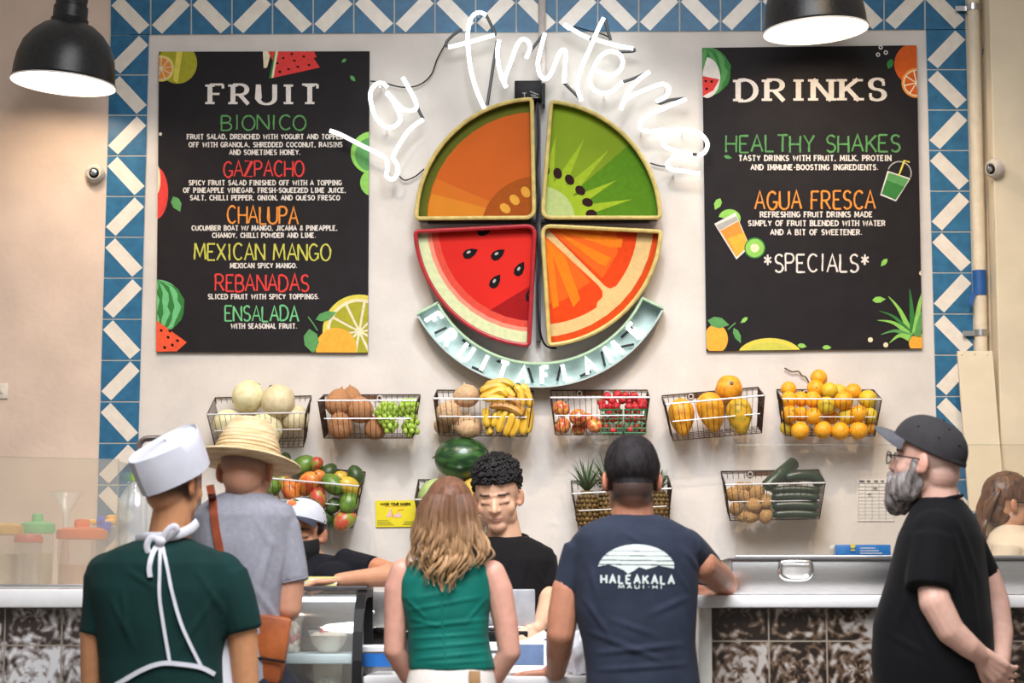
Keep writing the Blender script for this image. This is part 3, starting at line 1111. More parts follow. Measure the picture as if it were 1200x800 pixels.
quarter('watermelon_quarter_sign', (627, 264.5), (627, 264), 140.5, 93, 177, M_redtube, M_rcan, 'lower left quarter of the emblem, a red watermelon slice with black seeds', art_melon, 0)
quarter('orange_quarter_sign', (635.5, 264.5), (634, 264), 140.5, 3, 86, M_gold, M_rcan, 'lower right quarter of the emblem, an orange segment with pale pith', art_orange, 0)

# transformer box and back frame
t = thing('neon_transformer', P(620, 105, WALL-.05), 'black box with a faded label between the neon word and the emblem', 'transformer')
part('case', MB().box(P(619, 108, WALL-.05), (.105, .08, .075), bev=.004), M_black, t)
part('bracket', MB().box(P(637, 112, WALL-.05), (.012, .07, .085)), M_black, t)
pr = Print(WALL-.0912)
for pts in ([(621, 107), (631, 111)], [(622, 114), (631, 114)], [(622, 111), (628, 112)], [(612, 109), (617, 109)], [(614.5, 109), (614.5, 114)]):
    pr.strip(pts, 1.1, K_grey)
pr.build('label_marks', t)
q = MB().box(P(631, 250, WALL-.025), (.018, .045, 1.0))
q.box(P(631, 259.5, WALL-.02), (.86, .03, .012))
single('emblem_frame', q, M_dark, 'dark metal cross frame showing in the gaps of the round emblem', 'frame', smooth=False)
wr = MB()
wr.tube(catmull([P(630, 120, WALL-.08), P(631, 160, WALL-.085), P(629.5, 200, WALL-.08), P(631.5, 232, WALL-.09), P(629, 262, WALL-.08), P(632, 300, WALL-.085), P(630, 345, WALL-.085), P(633, 388, WALL-.08), P(640, 405, WALL-.05), P(652, 408, WALL-.02)], 6), .004, 6)
single('power_cable', wr, M_black, 'black cable hanging down the vertical gap of the emblem', 'cable')

# ------------------------------------------------------------------ arc sign
M_mint = mat('mint_enamel', rgb(176, 196, 192), rough=.4, var=.06)
M_neon = mat('lit_neon_tube', (1, 1, 1), emit=(.93, 1.0, 1.0), estr=2.2)
M_neon2 = mat('lit_neon_small', (1, 1, 1), emit=(.95, .99, 1.0), estr=2.0)
M_block = mat('blocked_out_tube', rgb(20, 22, 24), rough=.35)
ac, ri, ro = (631.3, 291.5), 133.5, 162.5
A0, A1 = 25.5, 151.8
def apt(a, r, Y):
    return P(ac[0]+r*math.cos(math.radians(a)), ac[1]+r*math.sin(math.radians(a)), Y)
t = thing('arc_sign', P(631, 455, WALL-.05), 'curved mint trough under the emblem with lit letters FRUITAFLAME', 'sign')
N = 48
mb = MB()
prof = [(ro, WALL-.02), (ro, WALL-.095), (ro-2, WALL-.095), (ro-2.2, WALL-.03), (ri+2.6, WALL-.03), (ri+2.4, WALL-.095), (ri, WALL-.095), (ri, WALL-.02)]
vs, fs = [], []
for i in range(N+1):
    a = A0+(A1-A0)*i/N
    vs += [apt(a, r, y) for r, y in prof]
k = len(prof)
for i in range(N):
    for j in range(k):
        j2 = (j+1) % k
        fs.append((i*k+j, i*k+j2, (i+1)*k+j2, (i+1)*k+j))
fs += [tuple(range(k)), tuple(N*k+j for j in range(k))]
mb.add(vs, fs)
for a in (A0, A1):
    mb.add([apt(a-.4, ri, WALL-.095), apt(a+.4, ri, WALL-.095), apt(a+.4, ro, WALL-.095), apt(a-.4, ro, WALL-.095), apt(a-.4, ri, WALL-.03), apt(a+.4, ri, WALL-.03), apt(a+.4, ro, WALL-.03), apt(a-.4, ro, WALL-.03)],
           [(0, 1, 2, 3), (0, 1, 5, 4), (2, 3, 7, 6), (1, 2, 6, 5), (0, 3, 7, 4)])
part('trough', mb, M_mint, t, False)
part('rim_bead', MB().tube([apt(A0+(A1-A0)*i/N, ri+1.2, WALL-.097) for i in range(N+1)], .006, 6).tube([apt(A0, ri+(ro-ri)*i/4, WALL-.097) for i in range(5)], .006, 6).tube([apt(A1, ri+(ro-ri)*i/4, WALL-.097) for i in range(5)], .006, 6), mat('pale_green_bead', rgb(176, 206, 172), rough=.4), t)
word = 'FRUITAFLAME'
angs = [145.2, 134.6, 124, 113.2, 103.8, 97, 87.2, 76.5, 65.2, 53.8, 41.5]
angs = [146, 135.5, 125, 115.5, 106.5, 97, 87, 77, 66.5, 54, 40]
for ch, a in zip(word, angs):
    mb = MB()
    w, strokes = GL[ch][0], GL[ch][1]
    hgt = 19.0
    kx = {'M': 19, 'I': 10}.get(ch, 15.5)
    for s in strokes:
        pts = []
        for u, v in s:
            lx = (u-w/2)*kx
            ly = (ri+ro)/2+(0.5-v)*hgt
            pts.append(apt(a-math.degrees(lx/148.0), ly, WALL-.055))
        mb.tube(pts, .0078, 7)
    part('neon_letter', mb, M_neon2, t)
for a, r0, r1, d in ((141, 157, 142, 1.5), (130, 139, 139, 5), (119.5, 159, 158, 5), (110.5, 140, 140, 4), (92.5, 157, 140, -2.5), (82, 156, 140, 2.5), (72, 157, 156, 5), (60.5, 158, 141, 2), (47, 142, 143, 7), (45, 158, 150, -5)):
    part('tube_return', MB().tube([apt(a, r0, WALL-.045), apt(a-d, r1, WALL-.045)], .005, 6), M_block, t)

# ------------------------------------------------------------------ neon script
NY = WALL-.085
t = thing('neon_sign', P(600, 150, WALL-.08), 'lit white neon script La Fruteria arched over the fruit emblem', 'neon sign')
LET = {
 'L': [[(386.5, 153), (400, 158), (425, 171), (450, 184), (454, 196), (453, 206), (460, 210), (466, 203), (465, 192), (460.5, 184), (467, 171), (478, 154), (488, 145), (496, 140)]],
 'a': [[(472, 91), (480, 105), (487, 119), (487.5, 127), (482, 129.5), (474, 128.5), (466, 122), (459, 114), (453, 108)],
       [(454, 102), (448, 97.5), (440, 99), (434, 109), (436, 126), (442, 140), (452, 148.5), (462, 148), (469, 140), (466, 129), (459, 116), (453, 109)]],
 'f': [[(569.5, 17.5), (562, 14.5), (554.5, 18), (550, 27), (548.2, 41), (549, 62), (552.5, 85), (559, 107), (568.5, 129)], [(525.5, 55.5), (549, 49.5), (579.5, 41)]],
 'r': [[(585, 47), (583, 58.5), (584, 75), (588, 91), (593.5, 102), (591, 94), (599.6, 70), (606, 52.5), (612.6, 46), (619, 49), (621, 57), (616.6, 68)]],
 'u': [[(638.6, 39), (635.5, 50), (632.5, 62), (630.4, 74), (632.5, 87), (638.6, 92.5), (644.5, 88), (650, 76), (655, 63), (659.5, 58.5), (663, 62), (662, 78), (661, 97)]],
 't': [[(707.5, 21), (700, 36), (690.4, 59), (680.7, 81), (676.6, 97), (677.6, 107), (681.5, 118)], [(661, 28.5), (675.8, 37.4), (690.4, 45)], [(699, 46.5), (721, 53), (742, 57)]],
 'e': [[(697, 81), (704, 85), (713, 88), (722, 86), (728.5, 79), (729.4, 70), (724.6, 62.6), (713, 60.5), (703, 67), (696, 79), (691, 93), (694, 103), (704, 109), (716, 107.5), (729.4, 96)]],
 'ri': [[(761, 84), (748, 93.5), (736, 107), (727.5, 128), (732, 118), (740, 112), (752, 107), (768, 100.5), (778, 98.5), (784, 104), (780, 113), (769, 119)]],
 'i': [[(804, 116), (780, 126), (760, 135), (751, 143), (751, 150), (760, 154), (780, 152), (783, 158)]],
 'aa': [[(818, 183), (826, 178), (829, 168), (822, 158), (808, 152), (792, 153), (783, 158), (777, 166), (780, 172), (790, 176), (802, 178.5)],
        [(811, 181), (800, 183), (788, 186), (782, 192), (786, 198), (802, 200.5), (820, 203.6)]]}
for nm, strokes in LET.items():
    mb = MB()
    for s in strokes:
        mb.tube(catmull([P(x, y, NY) for x, y in s], 6), .0080, 8)
    part('neon_letter', mb, M_neon, t)
for s in ([(487, 118), (491, 130), (496, 139)], [(569.5, 17.5), (575, 28), (580, 39), (579, 42)], [(541, 34), (530, 42), (523, 50), (524, 55)], [(582.5, 48), (577, 84), (571, 123)], [(617.5, 67), (627, 53), (637, 40)],
          [(661, 97), (670, 106), (680, 116)], [(709, 23), (712, 35), (715.6, 47)], [(730, 96), (742, 92), (760, 84.5)], [(769, 119), (774, 121), (786, 117), (804, 115)], [(690.4, 45), (699, 46.5)], [(742, 57), (742.5, 60), (720, 61)], [(810, 180.5), (817, 181)]):
    part('tube_return', MB().tube(catmull([P(x, y, NY+.012) for x, y in s], 4), .006, 6), M_block, t)
sup = MB()
for x, y in ((445, 100), (452, 150), (560, 14), (549, 60), (600, 68), (632, 88), (700, 38), (727, 62), (708, 109), (780, 100), (752, 152), (800, 153), (790, 201), (404, 160)):
    a = P(x, y, NY)
    sup.tube([a+Vector((0, .004, -.005)), Vector((a.x, WALL, a.z-.004))], .0035, 6)
part('tube_support', sup, M_chrome, t)
mb = MB()
for s in ([(434, 95), (450, 97), (470, 102), (490, 100), (505, 88), (512, 70), (520, 55), (523, 50)], [(466, 204), (474, 211), (486, 207), (497, 198)], [(762, 191), (772, 194), (784, 196)], [(672, 31), (690, 36), (706, 40), (714, 44)]):
    mb.tube(catmull([P(x, y, WALL-.02) for x, y in s], 6), .0028, 6)
single('neon_wire', mb, M_black, 'thin black wire looping on the wall behind the neon script', 'wire')
# ================================================================== WIRE BASKETS
M_rod = mat('chrome_rod', (0.86, 0.84, 0.84), rough=0.3, metal=0.35, var=0.03)
M_wire = mat('bronze_wire', rgb(86, 68, 58), rough=0.4, metal=0.7, var=0.2)
BW, BD, BH = .372, .21, .145
def basket_local():
    t = bpy.data.objects.new('wire_basket', None)
    COL.objects.link(t)
    t.empty_display_size = .05
    w, d, h = BW, BD, BH
    wb, db = w*.90, d*.88
    T = [Vector((-w/2, -.004, 0)), Vector((w/2, -.004, 0)), Vector((w/2, -d, 0)), Vector((-w/2, -d, 0))]
    B = [Vector((-wb/2, -.006, -h)), Vector((wb/2, -.006, -h)), Vector((wb/2, -db, -h)), Vector((-wb/2, -db, -h))]
    rim = MB().tube([T[3], T[2]], .0032, 8)
    link('front_rim', to_mesh('front_rim', rim, M_rod), t)['label'] = 'bright front rim rod'
    mid = [T[3].lerp(B[3], .48)+Vector((.012, -.001, 0)), T[2].lerp(B[2], .48)+Vector((-.012, -.001, 0))]
    link('front_rail', to_mesh('front_rail', MB().tube(mid, .0022, 8), M_rod), t)['label'] = 'bright rail across the front'
    fr = MB().tube([T[3], T[0], T[1], T[2]], .0026, 6)
    fr.tube([B[0], B[1], B[2], B[3]], .002, 6, closed=True)
    for a, b in zip(T, B):
        fr.tube([a, b], .002, 6)
    link('frame', to_mesh('frame', fr, M_wire), t)
    def grid(a, b, c, e, n, k, r=.0010):
        mb = MB()
        for i in range(1, n):
            mb.tube([a.lerp(b, i/n), c.lerp(e, i/n)], r, 4, cap=False)
        for i in range(1, k):
            mb.tube([a.lerp(c, i/k), b.lerp(e, i/k)], r, 4, cap=False)
        return mb
    link('front_wires', to_mesh('front_wires', grid(T[3], T[2], B[3], B[2], 17, 1), M_wire), t)
    link('back_wires', to_mesh('back_wires', grid(T[0], T[1], B[0], B[1], 17, 3), M_wire), t)
    link('bottom_wires', to_mesh('bottom_wires', grid(B[0], B[1], B[3], B[2], 17, 5), M_wire), t)
    for s, nm in ((0, 'side_wires'), (1, 'side_wires')):
        a, b = (T[0], T[3]) if s == 0 else (T[1], T[2])
        c, e = (B[0], B[3]) if s == 0 else (B[1], B[2])
        link(nm, to_mesh(nm, grid(a, b, c, e, 12, 3), M_wire), t)
    hk = MB()
    hk.box((-.03, -.001, -.012), (.12, .004, .016))
    link('hanging_bar', to_mesh('hanging_bar', hk, mat('wood_strip', rgb(112, 74, 48), rough=.7, var=.2)), t)
    for x in (-.075, .03):
        h2 = MB().tube([Vector((x+.009*math.cos(i*PI/6), -.0075, -.012+.009*math.sin(i*PI/6))) for i in range(12)], .0025, 6, closed=True)
        link('ring', to_mesh('ring', h2, M_rod), t)
    return t
proto_b = basket_local()
B_SPEC = [  # px of the back rim's middle, y, tilt deg, roll deg, yaw, label
 (308.5, 464.5, 23, 1, 0, 'wire basket of pale melons on the wall, leftmost of the top row'),
 (436, 462.5, 11, 0, 0, 'wire basket of brown husked fruit and green grapes'),
 (568.5, 457.5, 14, -.8, 0, 'wire basket of tan roots and bananas under the arc sign'),
 (702, 457, 13, 0, 0, 'wire basket of apples and strawberries right of the bananas'),
 (832, 458.5, 14, 5, 0, 'wire basket of yellow papayas, tilted up to the right'),
 (967, 456.5, 15, -.4, 0, 'wire basket heaped with yellow oranges, rightmost of the top row'),
 (372, 548, 18, -5, 0, 'wire basket of red and green mangoes behind the masked worker'),
 (547, 561.5, 24, 0, 0, 'wire basket under the big watermelon, mostly behind the long haired customer'),
 (726, 560.5, 16, 3, 0, 'wire basket of pineapples behind the dark haired man in the printed shirt'),
 (902, 551, 17, 1, 0, 'wire basket of small brown fruit and dark cucumbers'),
]
for i, (px, py, th, ro_, ya, lb) in enumerate(B_SPEC):
    o = proto_b if i == 0 else copy_tree(proto_b)
    o.location = P(px, py, WALL-.004)
    sc = 1.0
    o.rotation_euler = Euler((math.radians(th), math.radians(-ro_), 0), 'XYZ')
    if i == 6:
        o.scale = (1, 1, 1.18)
    tag(o, lb, 'basket', 'wire baskets hung on the wall')

# ================================================================== FRUIT
def fruit_mat(name, c1, c2, scale=7, lo=.3, hi=.7, rough=.4, bump=0.0, bscale=60, stretch=None, coat=0.0):
    return mat(name, rgb(*c1), rough=rough, col2=rgb(*c2), scale=scale, lo=lo, hi=hi, bump=bump, bscale=bscale, stretch=stretch, var=.03, coat=coat)
def fruit_data(name, mb, m):
    return to_mesh(name, mb, m)
ORD = ['first', 'second', 'third', 'fourth', 'fifth', 'sixth', 'seventh', 'eighth', 'ninth', 'tenth']
def put(name, me, px, py, off, rpx, label, cat, group, rot=None, sc=(1, 1, 1), stem=None):
    """mesh of unit radius at pixel px,py; off = distance of the centre in front of the wall"""
    Y = WALL-off
    k = rpx*S(Y)
    o = link(name, me, None, P(px, py, Y))
    o.scale = (sc[0]*k, sc[1]*k, sc[2]*k)
    o.rotation_euler = rot if rot else (rnd.uniform(0, 6), rnd.uniform(0, 6), rnd.uniform(0, 6))
    tag(o, label, cat, group)
    if stem:
        link(stem[0], stem[1], o)
    return o
def lumpy(amp, f):
    def fn(v):
        n = noise.noise(v*f)
        return v*(1+amp*n)
    return fn

# ---- honeydew
m1 = fruit_mat('melon_cream', (236, 228, 190), (216, 204, 150), 3, rough=.5, bump=.12)
m2 = fruit_mat('melon_tan', (224, 210, 174), (206, 186, 140), 3, rough=.5, bump=.12)
hd1 = fruit_data('honeydew_melon', MB().ell((0, 0, 0), 1, n=32, fn=lumpy(.03, 1.5)), m1)
hd2 = fruit_data('honeydew_melon', MB().ell((0, 0, 0), 1, n=32, fn=lumpy(.03, 1.5)), m2)
nub = to_mesh('stem_scar', MB().lathe([(.09, .98), (.1, 1.03), (.05, 1.05), (.01, 1.05)], n=10), fruit_mat('scar_brown', (120, 96, 60), (90, 70, 40)))
for px, py, off, r, me, lb in ((291, 464, .10, 19, hd1, 'pale cream melon on top of the left basket, nearer the left end'), (326, 470, .13, 20, hd2, 'tan tinged melon on top of the left basket, right of the palest one'),
                               (267, 497, .11, 17.5, hd1, 'cream melon low at the left end of the melon basket'), (311, 503, .12, 20, hd1, 'cream melon low in the middle of the basket behind the straw hat'), (346, 491, .09, 16.5, hd2, 'melon low at the right end of the melon basket')):
    put('honeydew_melon', me, px, py, off, r, lb, 'melon', 'pale melons in the left basket', rot=(rnd.uniform(-.6, .6), rnd.uniform(-1, 1), rnd.uniform(0, 6)), stem=('stem_scar', nub))

# ---- coconuts
m = fruit_mat('coconut_husk', (206, 150, 104), (156, 104, 66), 9, rough=.85, bump=.7, bscale=14, stretch=(3, 3, .6))
co = fruit_data('coconut', MB().ell((0, 0, 0), 1, n=28, fn=lambda v: v*(1+.25*max(0, v.z)**6+.04*noise.noise(v*3))), m)
tip = to_mesh('husk_tuft', MB().lathe([(.2, 1.1), (.12, 1.25), (.02, 1.42)], n=10), m)
for px, py, off, r, lb in ((396, 473, .11, 15, 'brown husked coconut at the left end, upper of two'), (412, 467, .055, 12, 'brown coconut with pointed tuft at the back of the second basket'), (423, 481, .12, 15, 'brown coconut in the middle beside the grapes'),
                           (399, 500, .12, 15, 'brown coconut low at the left front of the second basket'), (440, 502, .10, 13.5, 'brown coconut low behind the grapes')):
    put('coconut', co, px, py, off, r, lb, 'coconut', 'brown coconuts in the second basket', rot=(rnd.uniform(-.3, .3), rnd.uniform(-.6, .6), rnd.uniform(0, 6)), stem=('husk_tuft', tip))

# ---- grapes
m = fruit_mat('green_grape', (176, 200, 84), (132, 166, 48), 20, rough=.25)
gme = to_mesh('grape', MB().ell((0, 0, 0), (1, 1, 1.18), n=12), m)
mst = fruit_mat('grape_stem', (110, 112, 50), (90, 80, 40))
def bunch(cx, cy, pts, off, label):
    c = P(cx, cy, WALL-off)
    t = thing('grape_bunch', c, label, 'grapes', 'green grapes in the second basket')
    part('stem', MB().tube(catmull([P(cx-2, cy-14, WALL-off+.02), P(cx, cy-5, WALL-off+.01), P(cx+1, cy+10, WALL-off+.01)], 4), .003, 6), mst, t)
    for x, y, dz in pts:
        o = link('grape', gme, t, P(x, y, WALL-off-dz)-c)
        k = rnd.uniform(3.3, 4.0)*S(WALL)
        o.scale = (k, k, k)
        o.rotation_euler = (rnd.uniform(-.5, .5), rnd.uniform(-.5, .5), 0)
def fillpts(poly_fn, x0, x1, y0, y1, step):
    res = []
    y = y0
    row = 0
    while y <= y1:
        x = x0+(row % 2)*step/2
        while x <= x1:
            e = poly_fn(x, y)
            if e < 1:
                res.append((x+rnd.uniform(-.8, .8), y+rnd.uniform(-.8, .8), .035*math.sqrt(1-e)+rnd.uniform(-.004, .004)))
            x += step
        y += step*.82
        row += 1
    return res
bunch(455, 487, fillpts(lambda x, y: min(((x-453)/13.5)**2+((y-484)/13)**2, ((x-456)/9)**2+((y-495)/11)**2), 439, 470, 469, 505, 6.0), .135, 'green grape bunch nearer the coconuts')
bunch(480, 482, fillpts(lambda x, y: min(((x-478)/13)**2+((y-477)/11)**2, ((x-481)/9)**2+((y-497)/13)**2), 464, 494, 465, 511, 6.0), .135, 'longer green grape bunch at the right end of the second basket')

# ---- jicama
m = fruit_mat('jicama_skin', (214, 180, 142), (184, 144, 104), 5, rough=.75, bump=.3, bscale=25)
ji = fruit_data('jicama', MB().ell((0, 0, 0), (1, 1, .86), n=28, fn=lambda v: v*(1+.07*noise.noise(v*1.6)+.05*math.cos(4*math.atan2(v.y, v.x))*(1-abs(v.z)))), m)
jt = to_mesh('root_tip', MB().lathe([(.2, .8), (.1, .95), (.03, 1.15)], n=10), m)
for px, py, off, r, lb in ((547, 464, .11, 15.5, 'tan jicama root on top, beside the bananas'), (526, 484, .12, 16, 'tan jicama root at the left end of the third basket'), (549, 500, .13, 15.5, 'tan jicama root low at the front, left of the bananas'), (519, 499, .06, 11, 'jicama root low at the back left corner')):
    put('jicama', ji, px, py, off, r, lb, 'jicama', 'jicama roots in the third basket', rot=(rnd.uniform(-.3, .3), rnd.uniform(-.3, .3), rnd.uniform(0, 6)), stem=('root_tip', jt))

# ---- bananas
m = fruit_mat('banana_yellow', (226, 188, 62), (196, 148, 34), 9, rough=.45)
mt = fruit_mat('banana_tip', (92, 70, 34), (60, 44, 24))
mo = fruit_mat('banana_old', (198, 150, 66), (168, 112, 44), 9, rough=.5)
def bananas(label, items, hub, mm):
    t = thing('banana_bunch', P(hub[0], hub[1], WALL-hub[2]), label, 'bananas', 'bananas in the third basket')
    c = P(hub[0], hub[1], WALL-hub[2])
    part('crown', MB().ell(c, .012, n=10), mt, t)
    for (pts, off) in items:
        q = catmull([P(x, y, WALL-off) for x, y in pts], 4)
        n = len(q)
        rs = [4.6*S(WALL)*(min(1, .35+1.6*math.sin(PI*min(.97, max(.03, i/(n-1)))))) for i in range(n)]
        b = part('banana', MB().tube(q, rs, 7), mm, t)
        d = (q[-1]-q[-2]).normalized()
        part('banana_tip', MB().tube([q[-1]-d*.002, q[-1]+d*.007], [.0045, .003], 6), mt, b)
bananas('upper banana bunch lying on top, fingers pointing left', [([(602, 452), (590, 447), (578, 449), (569, 452)], .12), ([(596, 460), (584, 452), (572, 454), (563, 459)], .15), ([(594, 464), (586, 457), (574, 462), (563, 466)], .16), ([(592, 470), (580, 466), (568, 468)], .165), ([(602, 452), (594, 449), (586, 447)], .10), ([(603, 466), (597, 460), (592, 455)], .15)], (600, 455, .11), m)
bananas('banana bunch at the right end, fingers hanging down', [([(603, 452), (609, 458), (611, 467), (612, 476)], .16), ([(610, 452), (616, 456), (618, 464)], .14), ([(614, 458), (620, 466), (621, 477)], .14), ([(620, 478), (621, 490), (618, 507)], .15), ([(614, 480), (615, 494), (612, 509)], .16)], (607, 452, .11), m)
bananas('browning banana pair across the middle of the bunches', [([(573, 476), (588, 475), (602, 479), (612, 486)], .185), ([(594, 466), (602, 469), (609, 476), (613, 484)], .175)], (612, 486, .15), mo)
bananas('lower banana bunch standing in the front of the basket', [([(590, 478), (582, 486), (578, 500)], .165), ([(596, 480), (589, 490), (584, 506)], .17), ([(602, 483), (598, 496), (592, 510)], .175), ([(606, 488), (605, 500), (598, 511)], .165), ([(570, 478), (569, 488), (571, 500)], .17), ([(574, 490), (572, 500), (575, 509)], .15)], (592, 478, .14), m)

# ---- apples
m = fruit_mat('apple_red_yellow', (198, 84, 66), (226, 178, 84), 2.2, lo=.36, hi=.56, rough=.3)
def apple_fn(v):
    d = math.sqrt(v.x**2+v.y**2)
    z = v.z*.92-(.28*math.exp(-(d/.28)**2) if v.z > 0 else -.16*math.exp(-(d/.25)**2))
    return Vector((v.x*(1+.06*v.z), v.y*(1+.06*v.z), z))
ap = fruit_data('apple', MB().ell((0, 0, 0), 1, n=26, fn=apple_fn), m)
ast = to_mesh('apple_stem', MB().tube([(0, 0, .55), (.03, 0, .85), (.08, 0, 1.08)], .06, 6), mt)
for px, py, off, r, lb, rt in ((657.5, 479, .13, 10.5, 'red apple at the left end, upper of two', (.5, .3, 1)), (659, 499, .13, 10.2, 'red apple at the left end below the other one', (-1.1, .2, 2)), (677.5, 489, .13, 10.2, 'yellowish apple with a pale sticker, third from the left end', (.9, .4, 3)),
                               (697, 498, .15, 9.8, 'red apple touching the strawberry boxes', (-.8, .5, 4)), (688, 493, .09, 9.6, 'yellow apple at the back beside the strawberries', (.5, -.5, 5)), (678, 503, .08, 8.5, 'apple low at the back, under the stickered one', (.2, .2, 0))):
    o = put('apple', ap, px, py, off, r, lb, 'apple', 'apples in the fourth basket', rot=rt, stem=('stem', ast))
    if 'sticker' in lb:
        q = P(679, 485, WALL-off-.034)
        s_ = to_mesh('sticker', MB().ell((0, 0, 0), (.007, .0015, .009), n=12), M_white)
        st = link('sticker', s_, o)
        st.matrix_parent_inverse = Matrix.Identity(4)
        mw = Matrix.LocRotScale(o.location, o.rotation_euler, o.scale)
        st.matrix_local = mw.inverted() @ Matrix.Translation(P(679, 486, WALL-off-.0335))

# ---- strawberries in two green baskets
m = fruit_mat('strawberry_red', (206, 44, 50), (168, 24, 36), 6, rough=.35, bump=.5, bscale=9)
mg = fruit_mat('leaf_green', (84, 128, 56), (56, 96, 40), 6)
mp = fruit_mat('punnet_green', (44, 132, 84), (30, 104, 66), 20, rough=.4)
sb = fruit_data('strawberry', MB().ell((0, 0, 0), (1, 1, 1.15), n=14, fn=lambda v: Vector((v.x*(1+.28*v.z), v.y*(1+.28*v.z), v.z))), m)
cal = MB()
for i in range(6):
    a = i*PI/3
    cal.add([Vector((.15*math.cos(a-.9), .15*math.sin(a-.9), 1.12)), Vector((.15*math.cos(a+.9), .15*math.sin(a+.9), 1.12)), Vector((.95*math.cos(a), .95*math.sin(a), 1.2))], [(0, 1, 2)])
cal = to_mesh('calyx', cal, mg)
for k, (x0, x1) in enumerate(((704, 729), (732, 757))):
    Yf, Yb = WALL-.165, WALL-.055
    t = thing('berry_punnet', P((x0+x1)/2, 508, WALL-.11), 'green plastic strawberry punnet, %s of two' % ('left' if k == 0 else 'right'), 'punnet', 'strawberry punnets in the fourth basket')
    q = MB()
    for i in range(6):
        y = 480+i*5.4
        q.tube([P(x0, y, Yf), P(x1, y, Yf), P(x1, y, Yb), P(x0, y, Yb)], .0022, 4, closed=True)
    for i in range(6):
        x = x0+(x1-x0)*i/5
        q.tube([P(x, 480, Yf), P(x, 508, Yf)], .0018, 4)
        q.tube([P(x, 508, Yf), P(x, 508, Yb)], .0018, 4)
    for yy in (Yb, (Yf+Yb)/2):
        q.tube([P(x0, 480, yy), P(x0, 508, yy)], .0018, 4)
        q.tube([P(x1, 480, yy), P(x1, 508, yy)], .0018, 4)
    part('lattice', q, mp, t)
    part('rim', MB().tube([P(x0, 480, Yf), P(x1, 480, Yf), P(x1, 480, Yb), P(x0, 480, Yb)], .0035, 6, closed=True), mp, t)
sp = [('top', [(705, 472), (712, 465), (718, 470), (723, 463), (729, 469), (733, 464), (738, 471), (743, 465), (749, 470), (753, 472)], .11, 5.0),
      ('second', [(706, 477), (714, 477), (722, 476), (737, 477), (745, 477), (753, 476)], .135, 5.0),
      ('third', [(713, 483), (724, 482), (736, 484), (746, 482)], .145, 4.4),
      ('fourth', [(709, 492), (717, 491), (725, 490), (737, 492), (745, 491), (753, 490)], .145, 4.4),
      ('bottom', [(711, 499), (719, 504), (726, 499), (739, 503), (746, 499), (752, 504)], .145, 4.4)]
for row, lst, off, r in sp:
    for i, (px, py) in enumerate(lst):
        put('strawberry', sb, px, py, off+rnd.uniform(-.012, .012), r, 'red strawberry, %s from the left in the %s layer of the punnets' % (ORD[i], row), 'strawberry', 'strawberries in the fourth basket', rot=(rnd.uniform(-.8, .8)+(1.6 if row != 'top' else .3), rnd.uniform(-.8, .8), rnd.uniform(0, 6)), stem=('calyx', cal))

# ---- papayas
m = fruit_mat('papaya_yellow', (236, 172, 44), (208, 132, 26), 2.6, rough=.5, bump=.12, bscale=12)
m_b = fruit_mat('papaya_greenish', (222, 168, 44), (150, 140, 40), 2.2, lo=.3, hi=.6, rough=.5, bump=.12, bscale=12)
pfn = lambda v: Vector((v.x*(1+.30*v.z), v.y*(1+.30*v.z), v.z*1.55))*(1+.04*math.cos(5*math.atan2(v.y, v.x))*(1-v.z*v.z))
pa = fruit_data('papaya', MB().ell((0, 0, 0), 1, n=30, fn=pfn), m)
pb = fruit_data('papaya', MB().ell((0, 0, 0), 1, n=30, fn=pfn), m_b)
pst = to_mesh('stem_end', MB().lathe([(.16, 1.5), (.14, 1.6), (.05, 1.62), (.01, 1.6)], n=12), mt)
for px, py, off, r, me, rt, lb in ((799, 489, .13, 14.6, pa, (-.15, -.03, .3), 'yellow papaya at the left end of its basket, narrow end down'), (833, 483, .13, 15.4, pa, (-.2, -.12, 1.2), 'yellow papaya second from the left, standing'),
                                   (867, 488, .14, 14.2, pb, (-.1, .05, 2), 'green streaked papaya at the right end of its basket'), (853, 458, .07, 15.2, pa, (1.25, .35, 0), 'yellow papaya lying on top at the back')):
    put('papaya', me, px, py, off, r, lb, 'papaya', 'papayas in the fifth basket', rot=rt, stem=('stem_end', pst))

# ---- oranges
m = fruit_mat('orange_peel', (244, 178, 40), (226, 146, 22), 3, rough=.45, bump=.25, bscale=22)
m_b = fruit_mat('orange_peel_green', (232, 188, 44), (196, 176, 44), 2.4, rough=.45, bump=.25, bscale=22)
og = fruit_data('orange', MB().ell((0, 0, 0), 1, n=24, fn=lumpy(.035, 1.4)), m)
og2 = fruit_data('orange', MB().ell((0, 0, 0), 1, n=24, fn=lumpy(.035, 1.4)), m_b)
nav = to_mesh('stem_button', MB().lathe([(.1, .97), (.09, 1.02), (.02, 1.03)], n=8), mg)
rows = [('topmost', [(959.6, 442.5, 9.2, .05, 0)]), ('second', [(924, 456, 8.6, .06, 0), (956, 455, 9.6, .075, 0), (972, 457.5, 9.2, .10, 1), (983, 459, 8.5, .045, 1), (1000, 458.7, 9.2, .09, 0)]),
        ('third', [(924.6, 468, 9.2, .12, 0), (939, 467.5, 8.4, .09, 0), (952.5, 468, 9.3, .12, 0), (968.5, 475, 9.8, .16, 1), (988.5, 469.5, 10.4, .15, 0), (1017, 467.5, 10, .11, 1)]),
        ('fourth', [(925.6, 485, 9.4, .14, 0), (939, 485, 8.2, .115, 0), (953, 487.5, 9.4, .155, 0), (974, 488, 8.6, .09, 0), (992.5, 487.5, 9.8, .13, 1), (1006.5, 484.5, 9.4, .16, 0), (1019.5, 487, 8.8, .12, 1)]),
        ('bottom', [(922.5, 501.5, 8, .10, 1), (938, 504.5, 10.2, .15, 0), (964.4, 503.5, 10, .15, 0), (984.8, 505, 10, .155, 0), (1006, 504, 10.2, .15, 0), (1019, 501, 7.6, .10, 0)])]
